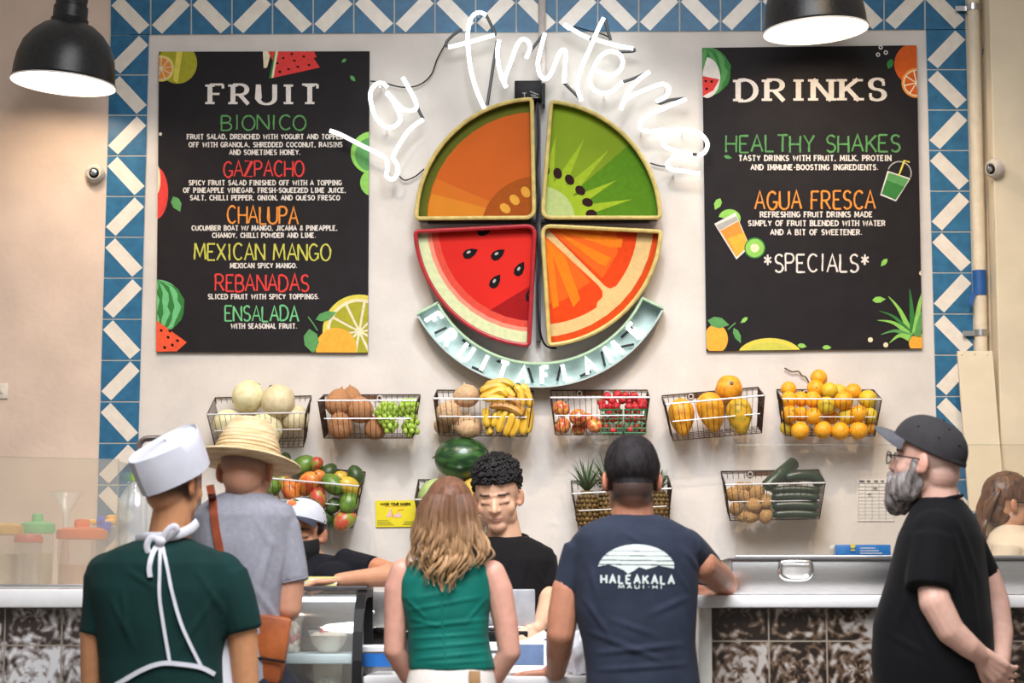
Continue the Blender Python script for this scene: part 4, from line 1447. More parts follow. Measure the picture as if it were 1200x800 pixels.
for row, lst in rows:
    for i, (px, py, r, off, g) in enumerate(lst):
        lb = 'yellow orange at the very top of the heap in the right basket' if row == 'topmost' else 'yellow orange, %s from the left in the %s row of the right basket' % (ORD[i], row)
        put('orange', og2 if g else og, px, py, off, r*1.07, lb, 'orange', 'yellow oranges in the right basket', stem=('stem_button', nav))
tw = MB().tube(catmull([P(919.5, 431, WALL-.012), P(928, 435.5, WALL-.014), P(935.5, 435, WALL-.014), P(940, 440, WALL-.014), P(944, 441.5, WALL-.015), P(948, 448, WALL-.012)], 4), .0028, 6)
single('dry_twig', tw, mt, 'thin brown twig on the wall above the oranges', 'twig')

# ---- mangoes
mm = [fruit_mat('mango_green', (112, 142, 56), (76, 108, 40), 1.6, rough=.35), fruit_mat('mango_red', (206, 84, 52), (214, 140, 60), 1.4, rough=.35, lo=.4, hi=.62),
      fruit_mat('mango_yellow', (222, 182, 66), (186, 156, 52), 1.6, rough=.35), fruit_mat('mango_dark', (66, 88, 40), (44, 64, 32), 1.6, rough=.4), fruit_mat('mango_blush', (140, 146, 56), (190, 76, 60), 1.3, rough=.35, lo=.42, hi=.56)]
mgs = [fruit_data('mango', MB().ell((0, 0, 0), 1, n=26, fn=lambda v: Vector((v.x*.92+.12*v.z*v.z, v.y*.84, v.z*1.22))), q) for q in mm]
mst2 = to_mesh('stem_end', MB().lathe([(.1, 1.16), (.08, 1.24), (.02, 1.27)], n=8), mt)
ml = [('back', [(333, 541, 8.5, .05, 3), (355, 545, 11.5, .06, 0), (370, 544.5, 9, .055, 4), (384.5, 553, 9, .06, 3), (401, 561, 8.5, .06, 2), (417, 559, 10.6, .075, 3)]),
      ('top', [(318, 572, 10.5, .12, 0), (331, 562, 9.5, .10, 4), (340.5, 574, 11, .15, 1), (361, 566, 12.2, .15, 1), (375, 562, 9.8, .11, 1), (390.5, 567.5, 11.6, .15, 0), (409.5, 571, 11.8, .14, 2)]),
      ('lower', [(319, 591, 9.5, .12, 4), (336, 595, 10.5, .13, 0), (372, 586, 11.5, .16, 4), (391, 592, 8.6, .14, 3), (409, 588.5, 10.8, .155, 0)]),
      ('bottom', [(361, 607, 9.5, .12, 0), (382, 607.5, 9.5, .13, 3), (403.5, 609, 11.2, .15, 4)])]
for row, lst in ml:
    for i, (px, py, r, off, g) in enumerate(lst):
        cn = ['green', 'red', 'yellow', 'dark green', 'red blushed green'][g]
        put('mango', mgs[g], px, py, off, r*1.12, '%s mango, %s from the left in the %s layer of the mango basket' % (cn, ORD[i], row), 'mango', 'mangoes in the lower left basket', rot=(rnd.uniform(-1, 1), rnd.uniform(-.9, .9), rnd.uniform(0, 6)), stem=('stem_end', mst2))

# ---- watermelons
m = mat('watermelon_dark', rgb(60, 102, 46), rough=.3, col2=rgb(24, 56, 30), scale=26, stretch=(.5, 1.6, 2.0), lo=.42, hi=.72, var=.05, coat=.3)
wmn = MB().ell((0, 0, 0), 1, n=40)
c = P(541.5, 537, WALL-.115)
k = S(WALL)
q = MB().ell(c, (32*k, 25*k, 24.5*k), n=44)
t = thing('watermelon', c, 'big dark green watermelon sitting behind the curly haired cashier', 'watermelon')
part('rind', q, m, t)
part('stem_end', MB().tube([c+Vector((-32*k, 0, .004)), c+Vector((-32.8*k, 0, .007))], .008, 8), mt, t)
m = fruit_mat('pale_melon', (178, 196, 128), (140, 168, 92), 2.5, rough=.45)
for px, py, off, r, lb, mt_ in ((511, 582, .12, 21, 'pale green melon at the left end of the basket behind the long haired customer', m), (559, 578, .12, 20, 'yellow melon behind the cashier under the big watermelon', fruit_mat('yellow_melon', (222, 186, 84), (196, 160, 70), 2.5))):
    me = fruit_data('round_melon', MB().ell((0, 0, 0), 1, n=30, fn=lumpy(.03, 1.5)), mt_)
    put('round_melon', me, px, py, off, r, lb, 'melon', 'melons in the basket under the watermelon', stem=('stem_scar', nub))

# ---- pineapples
mb_ = fruit_mat('pineapple_skin', (132, 100, 46), (54, 46, 26), 3, rough=.6)
ml_ = fruit_mat('pineapple_leaf', (112, 130, 96), (66, 86, 60), 4, rough=.5)
def pineapple(px, py, off, rpx, hpx, crown, label):
    c = P(px, py, WALL-off)
    k = S(WALL-off)
    t = thing('pineapple', c, label, 'pineapple', 'pineapples in the lower right basket')
    body = MB()
    R_, H_ = rpx*k, hpx*k
    body.ell(c, (R_*.9, R_*.9, H_*.98), n=24)
    rows = 9
    for j in range(rows):
        v = -0.9+1.8*j/(rows-1)
        rr = math.sqrt(max(.05, 1-abs(v)**2.6))
        for i in range(12):
            a = 2*PI*(i+.5*(j % 2))/12
            p = c+Vector((R_*rr*math.cos(a)*.93, R_*rr*math.sin(a)*.93, H_*v))
            nrm = Vector((math.cos(a), math.sin(a), v*.4)).normalized()
            body.ell(p, (R_*.20, R_*.20, R_*.13), rot=nrm.to_track_quat('Z', 'Y').to_matrix(), n=8)
    part('body', body, mb_, t)
    lf = MB()
    top = c+Vector((0, 0, H_*.95))
    r = random.Random(int(px))
    for i in range(34):
        a = i*2.4
        u = i/34
        L = crown*k*(.55+.45*u)*r.uniform(.85, 1.05)
        sp_ = (1.15-u)*.85
        d = Vector((math.cos(a)*sp_, math.sin(a)*sp_, 1)).normalized()
        side = d.cross(Vector((0, 0, 1))).normalized() if sp_ > .02 else Vector((1, 0, 0))
        vs, fs = [], []
        for s_ in range(6):
            f = s_/5
            p = top+d*(L*f)+Vector((math.cos(a), math.sin(a), 0))*(.35*L*f*f*(1-u*.6))+Vector((0, 0, -.12*L*f*f*(1-u)))
            w = R_*.16*(1-f)**.7*(1.1 if f > .05 else .8)
            up = Vector((math.cos(a), math.sin(a), 0))*(-w*.5)
            vs += [p-side*w-up, p+up*.2, p+side*w-up]
        for s_ in range(5):
            b = s_*3
            fs += [(b, b+1, b+4, b+3), (b+1, b+2, b+5, b+4)]
        lf.add(vs, fs)
    part('leaf_crown', lf, ml_, t)
pineapple(688, 598, .12, 13.5, 23, 44, 'pineapple at the left end of its basket with a full green crown')
pineapple(713, 596, .09, 13.5, 24, 46, 'pineapple second from the left, partly behind the dark haired man')
pineapple(772, 596, .10, 13, 22, 32, 'pineapple at the right end, right of the dark haired head')
pineapple(742, 597, .09, 13, 22, 36, 'pineapple hidden behind the dark haired head')

# ---- kiwis and cucumbers
m = fruit_mat('kiwi_skin', (186, 146, 92), (146, 106, 60), 4, rough=.85, bump=.3, bscale=20)
kw = fruit_data('brown_kiwi', MB().ell((0, 0, 0), (1, 1, 1.15), n=22), m)
kb = to_mesh('kiwi_button', MB().lathe([(.16, 1.1), (.1, 1.2), (.02, 1.2)], n=8), mt)
kl = [('top', [(868, 571.5, 6.5, .09), (877, 570.5, 5.5, .06), (887, 578, 8.2, .14)]), ('second', [(860.5, 579.5, 8.4, .12), (873, 582, 7, .135)]), ('third', [(863, 596, 7.2, .13), (883.3, 592, 8.6, .155), (898, 587.5, 7.6, .15)]), ('bottom', [(870, 604, 7, .12), (880, 604, 8.2, .14), (897.5, 603.5, 8, .14)])]
for row, lst in kl:
    for i, (px, py, r, off) in enumerate(lst):
        put('brown_kiwi', kw, px, py, off, r*1.1, 'small brown fuzzy fruit, %s from the left in the %s layer beside the cucumbers' % (ORD[i], row), 'kiwi', 'brown kiwis in the lowest right basket', stem=('stem_button', kb))
m = mat('cucumber_green', rgb(44, 62, 44), rough=.32, col2=rgb(20, 34, 24), scale=9, bump=.25, bscale=50, var=.05)
def cucumber(pts, off, rpx, label):
    q = catmull([P(x, y, WALL-o) for (x, y), o in zip(pts, off)], 5)
    n = len(q)
    k = S(WALL)
    rs = [rpx*k*min(1, (.3+2.6*math.sin(PI*max(.02, min(.98, i/(n-1)))))) for i in range(n)]
    c = (q[0]+q[-1])/2
    t = thing('cucumber', c, label, 'cucumber', 'dark cucumbers in the lowest right basket')
    part('skin', MB().tube(q, rs, 14), m, t)
    d = (q[0]-q[1]).normalized()
    part('stem_end', MB().tube([q[0], q[0]+d*.006], [.006, .004], 8), mg, t)
cucumber([(896, 572), (914, 556), (932, 541)], (.16, .14, .07), 7.6, 'big dark cucumber sticking up diagonally out of its basket')
cucumber([(902, 566), (918, 560), (940, 560)], (.10, .09, .06), 5.2, 'cucumber lying behind the diagonal one')
cucumber([(918, 561), (935, 557), (955, 559), (961, 570)], (.14, .14, .13, .12), 6.8, 'cucumber with pale stem end lying on top to the right')
for i, (y, r_, off) in enumerate(((574, 4.8, .165), (581.5, 5.6, .165), (592, 5.6, .16), (602, 5.4, .155))):
    cucumber([(904+i*.5, y+1), (933, y-.5), (961-i*.8, y+1.5)], (off, off, off), r_, 'cucumber lying along the basket front, %s from the top' % ORD[i])
cucumber([(908, 586), (935, 585), (958, 587)], (.10, .10, .10), 5.4, 'cucumber behind the front cucumbers')
# ================================================================== COUNTERS
def ornate_mat(name, dark, mid, light, T, bias):
    m = bpy.data.materials.new(name)
    m.use_nodes = True
    nt = m.node_tree
    L = nt.links
    b = nt.nodes['Principled BSDF']
    tc = nt.nodes.new('ShaderNodeTexCoord')
    sep = nt.nodes.new('ShaderNodeSeparateXYZ')
    L.new(tc.outputs['Object'], sep.inputs[0])
    def mth(op, a, c=None):
        n = nt.nodes.new('ShaderNodeMath')
        n.operation = op
        for i, q in enumerate((a, c)):
            if q is None:
                continue
            if isinstance(q, (int, float)):
                n.inputs[i].default_value = q
            else:
                L.new(q, n.inputs[i])
        return n.outputs[0]
    u = mth('SUBTRACT', mth('FRACT', mth('DIVIDE', sep.outputs['X'], T)), .5)
    v = mth('SUBTRACT', mth('FRACT', mth('DIVIDE', sep.outputs['Z'], T)), .5)
    nz = nt.nodes.new('ShaderNodeTexNoise')
    nz.inputs['Scale'].default_value = 26
    nz.inputs['Detail'].default_value = 6
    L.new(tc.outputs['Object'], nz.inputs['Vector'])
    nl = nt.nodes.new('ShaderNodeTexNoise')
    nl.inputs['Scale'].default_value = 5
    L.new(tc.outputs['Object'], nl.inputs['Vector'])
    r = mth('SQRT', mth('ADD', mth('MULTIPLY', u, u), mth('MULTIPLY', v, v)))
    th = mth('ARCTAN2', v, u)
    w1 = mth('SINE', mth('ADD', mth('MULTIPLY', th, 8.0), mth('MULTIPLY', mth('SINE', mth('MULTIPLY', r, 26.0)), 2.2)))
    w2 = mth('SINE', mth('ADD', mth('MULTIPLY', r, 34.0), mth('MULTIPLY', mth('COSINE', mth('MULTIPLY', th, 4.0)), 3.0)))
    f = mth('ADD', mth('MULTIPLY', mth('ADD', w1, w2), .085), mth('ADD', mth('MULTIPLY', mth('SUBTRACT', nz.outputs['Fac'], .5), 1.7), mth('ADD', mth('MULTIPLY', mth('SUBTRACT', nl.outputs['Fac'], .5), 1.5), bias)))
    rp = nt.nodes.new('ShaderNodeValToRGB')
    rp.color_ramp.elements[0].position = .25
    rp.color_ramp.elements[0].color = (*dark, 1)
    rp.color_ramp.elements[1].position = .72
    rp.color_ramp.elements[1].color = (*light, 1)
    e = rp.color_ramp.elements.new(.45)
    e.color = (*mid, 1)
    L.new(f, rp.inputs['Fac'])
    edge = mth('GREATER_THAN', mth('MAXIMUM', mth('ABSOLUTE', u), mth('ABSOLUTE', v)), .487)
    mx = nt.nodes.new('ShaderNodeMix')
    mx.data_type = 'RGBA'
    L.new(edge, mx.inputs['Factor'])
    L.new(rp.outputs['Color'], mx.inputs['A'])
    mx.inputs['B'].default_value = (*rgb(150, 138, 124), 1)
    L.new(mx.outputs['Result'], b.inputs['Base Color'])
    b.inputs['Roughness'].default_value = .35
    return m
T_ = 66.5*S(6.87)
M_tileL = ornate_mat('lit_ornate_tile', rgb(58, 48, 44), rgb(140, 130, 126), rgb(214, 212, 214), T_, .47)  # stronger light on this counter is put into lighter, greyer tile colours
M_tileR = ornate_mat('brown_ornate_tile', rgb(36, 27, 22), rgb(104, 82, 64), rgb(180, 172, 166), T_, .37)
M_top = mat('white_counter_top', rgb(236, 234, 234), rough=.35, var=.02)
M_leg = mat('white_counter_side', rgb(218, 214, 206), rough=.5, var=.03)

def slab(mb, x0, x1, y0, y1, Ya, Yb, bev=0.0, **kw):
    """box from front pixel rectangle at depth Ya back to Yb"""
    a, b = P(x0, y1, Ya), P(x1, y0, Ya)
    mb.box(((a.x+b.x)/2, (Ya+Yb)/2, (a.z+b.z)/2), (b.x-a.x, Yb-Ya, b.z-a.z), bev=bev, **kw)
    return mb
ZTOP = P(900, 697, 6.85).z

def tile_face(name, x0, x1, ytop, Y, m, parent, ox, oz):
    a, b = P(x0, ytop, Y), P(x1, ytop, Y)
    o = P(ox, oz, Y)
    me = bpy.data.meshes.new(name)
    vs = [Vector((a.x, Y, 0)), Vector((b.x, Y, 0)), Vector((b.x, Y, a.z)), Vector((a.x, Y, a.z))]
    vs = vs+[q+Vector((0, .02, 0)) for q in vs]
    me.from_pydata([tuple(q-o) for q in vs], [], [(0, 1, 2, 3), (7, 6, 5, 4), (0, 4, 5, 1), (1, 5, 6, 2), (2, 6, 7, 3), (3, 7, 4, 0)])
    me.materials.append(m)
    me.update()
    ob = link(name, me, parent)
    ob.location = o-wpos(parent)
    return ob
# right counter
t = thing('service_counter', (P(1010, 700, 6.9).x, 7.15, 0), 'white topped counter faced with brown ornate tiles at lower right', 'counter')
part('countertop', slab(MB(), 817, 1330, 697, 712, 6.83, 7.52, bev=.008), M_top, t)
part('tile_facing', MB(), M_tileR, t) if False else tile_face('tile_facing', 834, 1330, 712.5, 6.875, M_tileR, t, 901, 751)
q = slab(MB(), 819, 834, 712, 800, 6.855, 7.5)
a, b = P(819, 712, 6.855), P(834, 712, 6.855)
q = MB().box(((a.x+b.x)/2, 7.17, a.z/2), (b.x-a.x, .62, a.z), bev=.003)
part('end_panel', q, M_leg, t)
a, b = P(834, 712, 6.9), P(1330, 712, 6.9)
part('cabinet_body', MB().box(((a.x+b.x)/2, 7.2, a.z/2), (b.x-a.x, .6, a.z-.004)), M_leg, t, False)
# left counter
t = thing('service_counter', (P(120, 700, 6.9).x, 7.15, 0), 'white topped counter faced with ornate tiles in lighter, lit tones at lower left', 'counter')
part('countertop', slab(MB(), -160, 205, 690, 712, 6.83, 7.52, bev=.008), M_top, t)
tile_face('tile_facing', -150, 203, 712.5, 6.875, M_tileL, t, 72, 756)
a, b = P(-150, 712, 6.9), P(203, 712, 6.9)
part('cabinet_body', MB().box(((a.x+b.x)/2, 7.2, a.z/2), (b.x-a.x, .6, a.z-.004)), M_leg, t, False)

# stainless cold well on the right counter
t = thing('steel_cold_well', (P(1000, 686, 7.05).x, 7.2, ZTOP), 'long brushed steel box with a looped handle on the right counter', 'steel box')
a, b = P(857, 686, 7.02), P(1330, 656, 7.02)
part('body', MB().box(((a.x+b.x)/2, 7.24, (ZTOP+b.z)/2+.001), (b.x-a.x, .44, b.z-ZTOP), bev=.006), M_steel, t)
part('top_lip', MB().box(((a.x+b.x)/2, 7.24, b.z+.003), (b.x-a.x+.008, .455, .008), bev=.002), M_dark, t)
h = [(919, 659), (946, 659), (950, 662), (950.5, 671), (947, 676), (940, 678), (925, 678), (918, 676), (914.5, 671), (915, 662)]
part('handle', MB().tube(catmull([P(x, y, 7.008) for x, y in h], 4, closed=True), .0085, 10, closed=True), M_chrome, t)
part('handle_recess', MB().box(P(932.5, 668, 7.016), (33*S(7.0), .008, 15*S(7.0)), bev=.003), mat('recess_steel', (.75, .74, .72), rough=.35, metal=.6), t)

def pane(name, x0, x1, y0, y1, Y, m, label, frame=None):
    t = thing(name, P((x0+x1)/2, y1, Y), label, 'glass')
    part('pane', MB().prism([P(x0, y0, Y), P(x1, y0+ (frame or 0), Y), P(x1, y1, Y), P(x0, y1, Y)], (0, .006, 0)), m, t, False)
    part('edge', MB().tube([P(x0, y0, Y), P(x1, y0+(frame or 0), Y), P(x1, y1, Y)], .0014, 5), glass_mat('glass_edge', (.85, .88, .86), .92, rough=.3), t)
    part('channel', MB().box(((P(x0, y1, Y).x+P(x1, y1, Y).x)/2, Y+.003, P(x1, y1, Y).z+.003), (P(x1, y1, Y).x-P(x0, y1, Y).x, .02, .014), bev=.003), M_steel, t)
    return t
pane('sneeze_guard', 862, 1330, 521, 654, 7.06, glass_mat('guard_glass', (.97, .96, .94), .975, milk=.008), 'clear glass guard above the steel box at right')
pane('sneeze_guard', -160, 139, 532, 688, 6.95, glass_mat('painted_haze_glass', (.97, .95, .92), .86, milk=.13, milkcol=rgb(240, 224, 200)), 'hazy reflecting glass guard on the left counter', frame=6)  # pale diffuse mix paints the hall's reflection into this pane
t = thing('glass_return', P(127, 688, 7.2), 'narrow clear glass side pane at the right end of the hazy guard', 'glass')
a, b = P(139, 540, 6.965), P(139, 687, 6.965)
part('pane', MB().prism([Vector((a.x-.003, 6.965, a.z)), Vector((a.x-.003, 7.45, a.z)), Vector((a.x-.003, 7.45, b.z)), Vector((a.x-.003, 6.965, b.z))], (.005, 0, 0)), glass_mat('side_glass', (.9, .92, .9), .9, milk=.1), t, False)
part('post', MB().tube([Vector((a.x, 7.45, a.z)), Vector((a.x, 7.45, b.z))], .005, 8), M_steel, t)

# blue carton and schedule
t = thing('blue_carton', P(1010, 653, 7.3), 'flat blue carton with a yellow round mark on the steel box', 'box')
zt = P(1000, 656, 7.02).z+.0075
a, b = P(979, 653, 7.2), P(1044, 636.5, 7.2)
part('carton', MB().box(((a.x+b.x)/2, 7.27, zt+(b.z-a.z)/2), (b.x-a.x, .13, b.z-a.z), bev=.002), mat('carton_blue', rgb(20, 112, 190), rough=.4, var=.06), t)
part('end_flap', MB().prism([P(979, 637.5, 7.2), P(977, 642, 7.18), P(976, 652, 7.18), P(979, 652.5, 7.2)], (0, .12, 0)), M_white, t, False)
pr = Print(7.2042-.006)
pr.poly(circ(999.5, 639.5, 3, n=16), K_lemon)
pr.poly([(997, 643.5), (1002, 643.5), (1002, 645), (997, 645)], K_lemon)
for x0, x1, y in ((1008, 1026, 642), (1008, 1030, 645), (1008, 1034, 648)):
    pr.strip([(x0, y), (x1, y)], .9, K_white)
pr.build('carton_print', t)
t = thing('paper_schedule', P(1025, 610, WALL-.004), 'white sheet with a faint table taped to the wall beside the bearded man', 'paper')
part('sheet', MB().prism([P(1004, 561, WALL-.006), P(1048, 560.5, WALL-.006), P(1048, 610.5, WALL-.004), P(1005, 610.5, WALL-.004)], (0, .002, 0)), mat('paper_white', rgb(226, 220, 212), rough=.8, var=.02), t, False)
pr = Print(WALL-.0072)
for y in range(566, 610, 4):
    pr.strip([(1006, y), (1047, y)], .5, K_grey)
for x in (1006, 1014, 1022, 1030, 1038, 1047):
    pr.strip([(x, 566), (x, 608)], .4, K_grey)
for x, y, w_ in ((1007, 563.5, 6), (1016, 563.5, 4), (1024, 563.5, 5), (1032, 563.5, 4), (1023, 572, 5), (1017, 579, 4)):
    pr.strip([(x, y), (x+w_, y)], 1.2, K_seed)
pr.build('table_print', t)

# yellow poster
t = thing('hand_washing_poster', P(464, 617, WALL-.004), 'yellow WASH YOUR HANDS notice on the wall beside the mangoes', 'poster')
part('sheet', MB().prism([P(440, 586.5, WALL-.006), P(487, 586, WALL-.006), P(487, 617, WALL-.006), P(440.5, 617.5, WALL-.006)], (0, .002, 0)), mat('poster_yellow', rgb(226, 208, 20), rough=.5, var=.03), t, False)
pr = Print(WALL-.0065, step=.0002)
write(pr, 'WASH YOUR HANDS', 446, 481, 589, 591.8, K_seed, 'slab', w=.75, gap=.25)
pr.build('title_text', t)
pr = Print(WALL-.0065, step=.0002)
pk = flat('print_pink', 224, 184, 186)
pr.strip([(451, 593.2), (476, 593.2)], .6, K_orange)
pr.poly([(452, 605), (456, 600), (457, 594), (459, 599), (459.5, 604), (456, 606)], pk)
pr.poly([(460, 605), (465, 602), (468, 600), (471, 604), (469, 606), (462, 606)], pk)
pr.strip([(466, 599), (468, 597), (473, 597)], 1.0, K_orange)
pr.strip([(461, 606), (459.5, 601), (458, 597)], .5, K_red)
pr.build('hands_print', t)
pr = Print(WALL-.0065, step=.0002)
for i in range(4):
    pr.strip([(442, 609.5+i*1.7), (455+i*2.2, 609.5+i*1.7)], .7, K_lime)
for i in range(3):
    pr.strip([(474-i, 611+i*1.6), (485, 611+i*1.6)], .6, K_lime)
pr.build('small_print', t)

# ------------------------------------------------------------------ left counter goods
M_clear = glass_mat('clear_plastic', (.95, .94, .92), .88, rough=.15, milk=.16, milkcol=(.85, .82, .8))
def jug(px0, px1, ylid, ybot, Y, lidm, label, fill=None, fillm=None, knob=True, cat='jug'):
    cx = (px0+px1)/2
    c = P(cx, ybot, Y)
    c.z = ZL
    k = S(Y)
    r = (px1-px0)/2*k
    H = P(cx, ylid, Y).z-ZL
    t = thing('drink_jug', c, label, cat)
    part('jar', MB().lathe([(r*.8, .002), (r*.92, .01), (r*.95, H*.3), (r*.97, H*.7), (r*.93, H*.97), (r*.9, H)], c, 28, cap=False), M_clear, t)
    if fill:
        part('drink', MB().lathe([(r*.8, .006), (r*.88, .02), (r*.9, H*fill), (.002, H*fill)], c, 24), fillm, t)
    q = MB().lathe([(r*1.02, H-.012), (r*1.04, H), (r*1.02, H+.016), (r*.8, H+.024), (r*.3, H+.026), (.001, H+.026)], c, 28)
    part('lid', q, lidm, t)
    if knob:
        part('lid_knob', MB().lathe([(r*.3, H+.02), (r*.34, H+.035), (r*.3, H+.05), (r*.1, H+.054), (.001, H+.054)], c, 16), lidm, t)
    return t
ZL = P(60, 690, 6.85).z+.0005
def pl(name, r, g, b):
    return mat(name, rgb(r, g, b), rough=.4, var=.03)
jug(66, 123, 627, 690, 7.1, pl('orange_lid', 244, 116, 40), 'clear drink jug with an orange lid behind the hazy glass', .45, fruit_mat('tan_drink', (222, 170, 130), (210, 150, 110)))
jug(22, 62, 620, 690, 7.25, pl('green_lid', 96, 190, 120), 'clear drink jug with a green lid behind the hazy glass', .6, fruit_mat('pale_drink', (214, 200, 160), (204, 188, 146)))
jug(-28, 24, 622, 690, 7.12, pl('yellow_lid', 226, 186, 90), 'clear drink jug with a yellow lid at the far left', .6, fruit_mat('pale_drink', (214, 200, 160), (204, 188, 146)), knob=False)
t = thing('red_scoop', P(32, 624, 7.05), 'small red plastic tub behind the hazy glass', 'tub')
a = P(32, 690, 7.05)
a.z = ZL
part('tub', MB().lathe([(.034, .0), (.04, .01), (.044, .15)], a, 20), M_clear, t)
part('lid', MB().lathe([(.046, .15), (.047, .165), (.04, .175), (.001, .176)], a, 20), pl('red_lid', 214, 96, 84), t)
# yellow lidded tub with a blue clamp
t = thing('yellow_tub', P(124, 690, 7.35), 'tub with a yellow lid and blue latch beside the green shirted man', 'tub')
a = P(123, 690, 7.3)
a.z = ZL
H = P(123, 615, 7.3).z-ZL
part('tub', MB().box(a+Vector((0, 0, H/2)), (.085, .085, H), bev=.008), M_clear, t)
part('lid', MB().box(a+Vector((0, 0, H+.009)), (.1, .1, .016), bev=.005), pl('yellow_lid2', 250, 190, 70), t)
part('lid_knob', MB().lathe([(.018, H+.015), (.02, H+.028), (.012, H+.034), (.001, H+.035)], a+Vector((.018, 0, 0)), 14), pl('yellow_lid2', 0, 0, 0), t)
part('latch', MB().box(P(122, 617, 7.22), (.045, .02, .035), bev=.004).box(P(118, 610, 7.22), (.026, .02, .03), bev=.004), pl('blue_latch', 42, 78, 196), t)
# clear funnel in a bottle
t = thing('clear_funnel', P(75, 690, 7.3), 'clear funnel standing behind the orange lidded jug', 'funnel')
a = P(75, 690, 7.32)
a.z = ZL
H = P(75, 576, 7.32).z-ZL
part('cone', MB().lathe([(.008, H-.15), (.012, H-.07), (.055, H-.006), (.058, H)], a, 24, cap=False), glass_mat('frosted', (.95, .94, .93), .85, rough=.3, milk=.4, milkcol=(.85, .83, .8)), t)
part('stem', MB().lathe([(.02, 0), (.022, .01), (.012, H-.18), (.010, H-.145)], a, 16), fruit_mat('pink_straw', (216, 170, 160), (200, 150, 140)), t)
# big water jug
t = thing('water_jug', P(157, 690, 7.2), 'tall clear plastic jug with a green cap behind the white capped man', 'jug')
a = P(157, 690, 7.2)
a.z = ZL
k = S(7.2)
H = P(157, 562, 7.2).z-ZL
part('bottle', MB().lathe([(21*k, .002), (23*k, .012), (23*k, H*.22), (22*k, H*.25), (23*k, H*.28), (23*k, H*.45), (22*k, H*.48), (23*k, H*.51), (22.5*k, H*.70), (19*k, H*.82), (12*k, H*.92), (6*k, H*.97), (5.5*k, H)], a, 32, cap=False), glass_mat('jug_plastic', (.93, .94, .95), .84, rough=.1, milk=.3, milkcol=(.8, .8, .8)), t)
part('cap', MB().lathe([(6.5*k, H-.004), (7*k, H+.012), (6.6*k, H+.024), (.001, H+.025)], a, 20), pl('green_cap', 150, 200, 70), t)
# grey hooped lid behind the cap
t = thing('grey_dispenser', P(197, 690, 7.75), 'rounded dark grey frame of a machine behind the white cap', 'machine')
Yd = 7.75
q = MB().tube(catmull([P(164, 640, Yd), P(162, 560, Yd), P(162.5, 526, Yd), P(167, 516, Yd), P(178, 513.5, Yd), P(216, 513.5, Yd), P(229, 516, Yd), P(233, 527, Yd), P(233, 560, Yd), P(231, 640, Yd)], 4), [(.011, .02)]*37, 8)
part('hoop', q, mat('hoop_grey', rgb(112, 104, 104), rough=.4, var=.1), t)
a, b = P(163, 640, Yd), P(232, 640, Yd)
part('base', MB().box(((a.x+b.x)/2, Yd, a.z/2), (b.x-a.x+.04, .2, a.z), bev=.01), mat('hoop_grey', (0, 0, 0)), t)

# ------------------------------------------------------------------ display case
t = thing('display_case', (P(370, 790, 7.0).x, 7.05, 0), 'curved glass display case with black ends between the customers', 'display case')
xa, xb = P(318, 760, 6.9).x, P(414, 760, 6.9).x
zt = P(370, 691, 6.95).z
zs = P(370, 772, 6.88).z
prof = [(7.27, zt), (7.06, zt), (6.99, zt-.015), (6.93, zt-.06), (6.885, zt-.13), (6.86, zt-.22), (6.85, zt-.34), (6.85, .62)]
def case_end(x, m, w=.022):
    pts = [Vector((x, y, z)) for y, z in prof]+[Vector((x, 7.27, .62))]
    mb = MB()
    out = pts
    ctr = Vector((x, 7.1, .9))
    inn = [p+(ctr-p).normalized()*.024 for p in out]
    n = len(out)
    vs = out+inn+[p+Vector((w, 0, 0)) for p in out]+[p+Vector((w, 0, 0)) for p in inn]
    fs = []
    for i in range(n):
        j = (i+1) % n
        fs += [(i, j, n+j, n+i), (2*n+i, 3*n+i, 3*n+j, 2*n+j), (i, 2*n+i, 2*n+j, j), (n+i, n+j, 3*n+j, 3*n+i)]
    mb.add(vs, fs)
    return mb
part('end_frame', case_end(xb, M_black, .03), M_black, t, False)
part('end_frame', case_end(xa-.022, M_black), M_black, t, False)
mb = MB()
vs, fs = [], []
cprof = [(q.y, q.z) for q in catmull([Vector((0, y, z)) for y, z in prof], 5)]
for y, z in cprof:
    vs += [Vector((xa, y, z)), Vector((xb, y, z))]
for i in range(5, len(cprof)-1):
    fs.append((2*i, 2*i+1, 2*i+3, 2*i+2))
mb.add(vs, fs)
part('curved_glass', mb, glass_mat('case_glass', (.92, .96, .97), .86, rough=.05, milk=.04), t)
part('top_board', MB().box(((xa+xb)/2, 7.16, zt+.006), (xb-xa+.06, .24, .014), bev=.003), M_dark, t)
part('shelf', MB().box(((xa+xb)/2, 7.06, zs), (xb-xa, .36, .03), bev=.004), mat('shelf_white', rgb(214, 226, 226), rough=.3, var=.03), t)
part('back_panel', MB().box(((xa+xb)/2, 7.26, .88), (xb-xa, .012, .6)), M_steel, t)
part('base_cabinet', MB().box(((xa+xb)/2, 7.06, .31), (xb-xa+.05, .42, .62), bev=.004), M_dark, t)
part('light_bar', MB().tube([Vector((xa, 7.02, zt-.03)), Vector((xb, 7.02, zt-.03))], .008, 8), mat('case_light', (1, 1, 1), emit=(.85, .93, 1.0), estr=1.6), t)
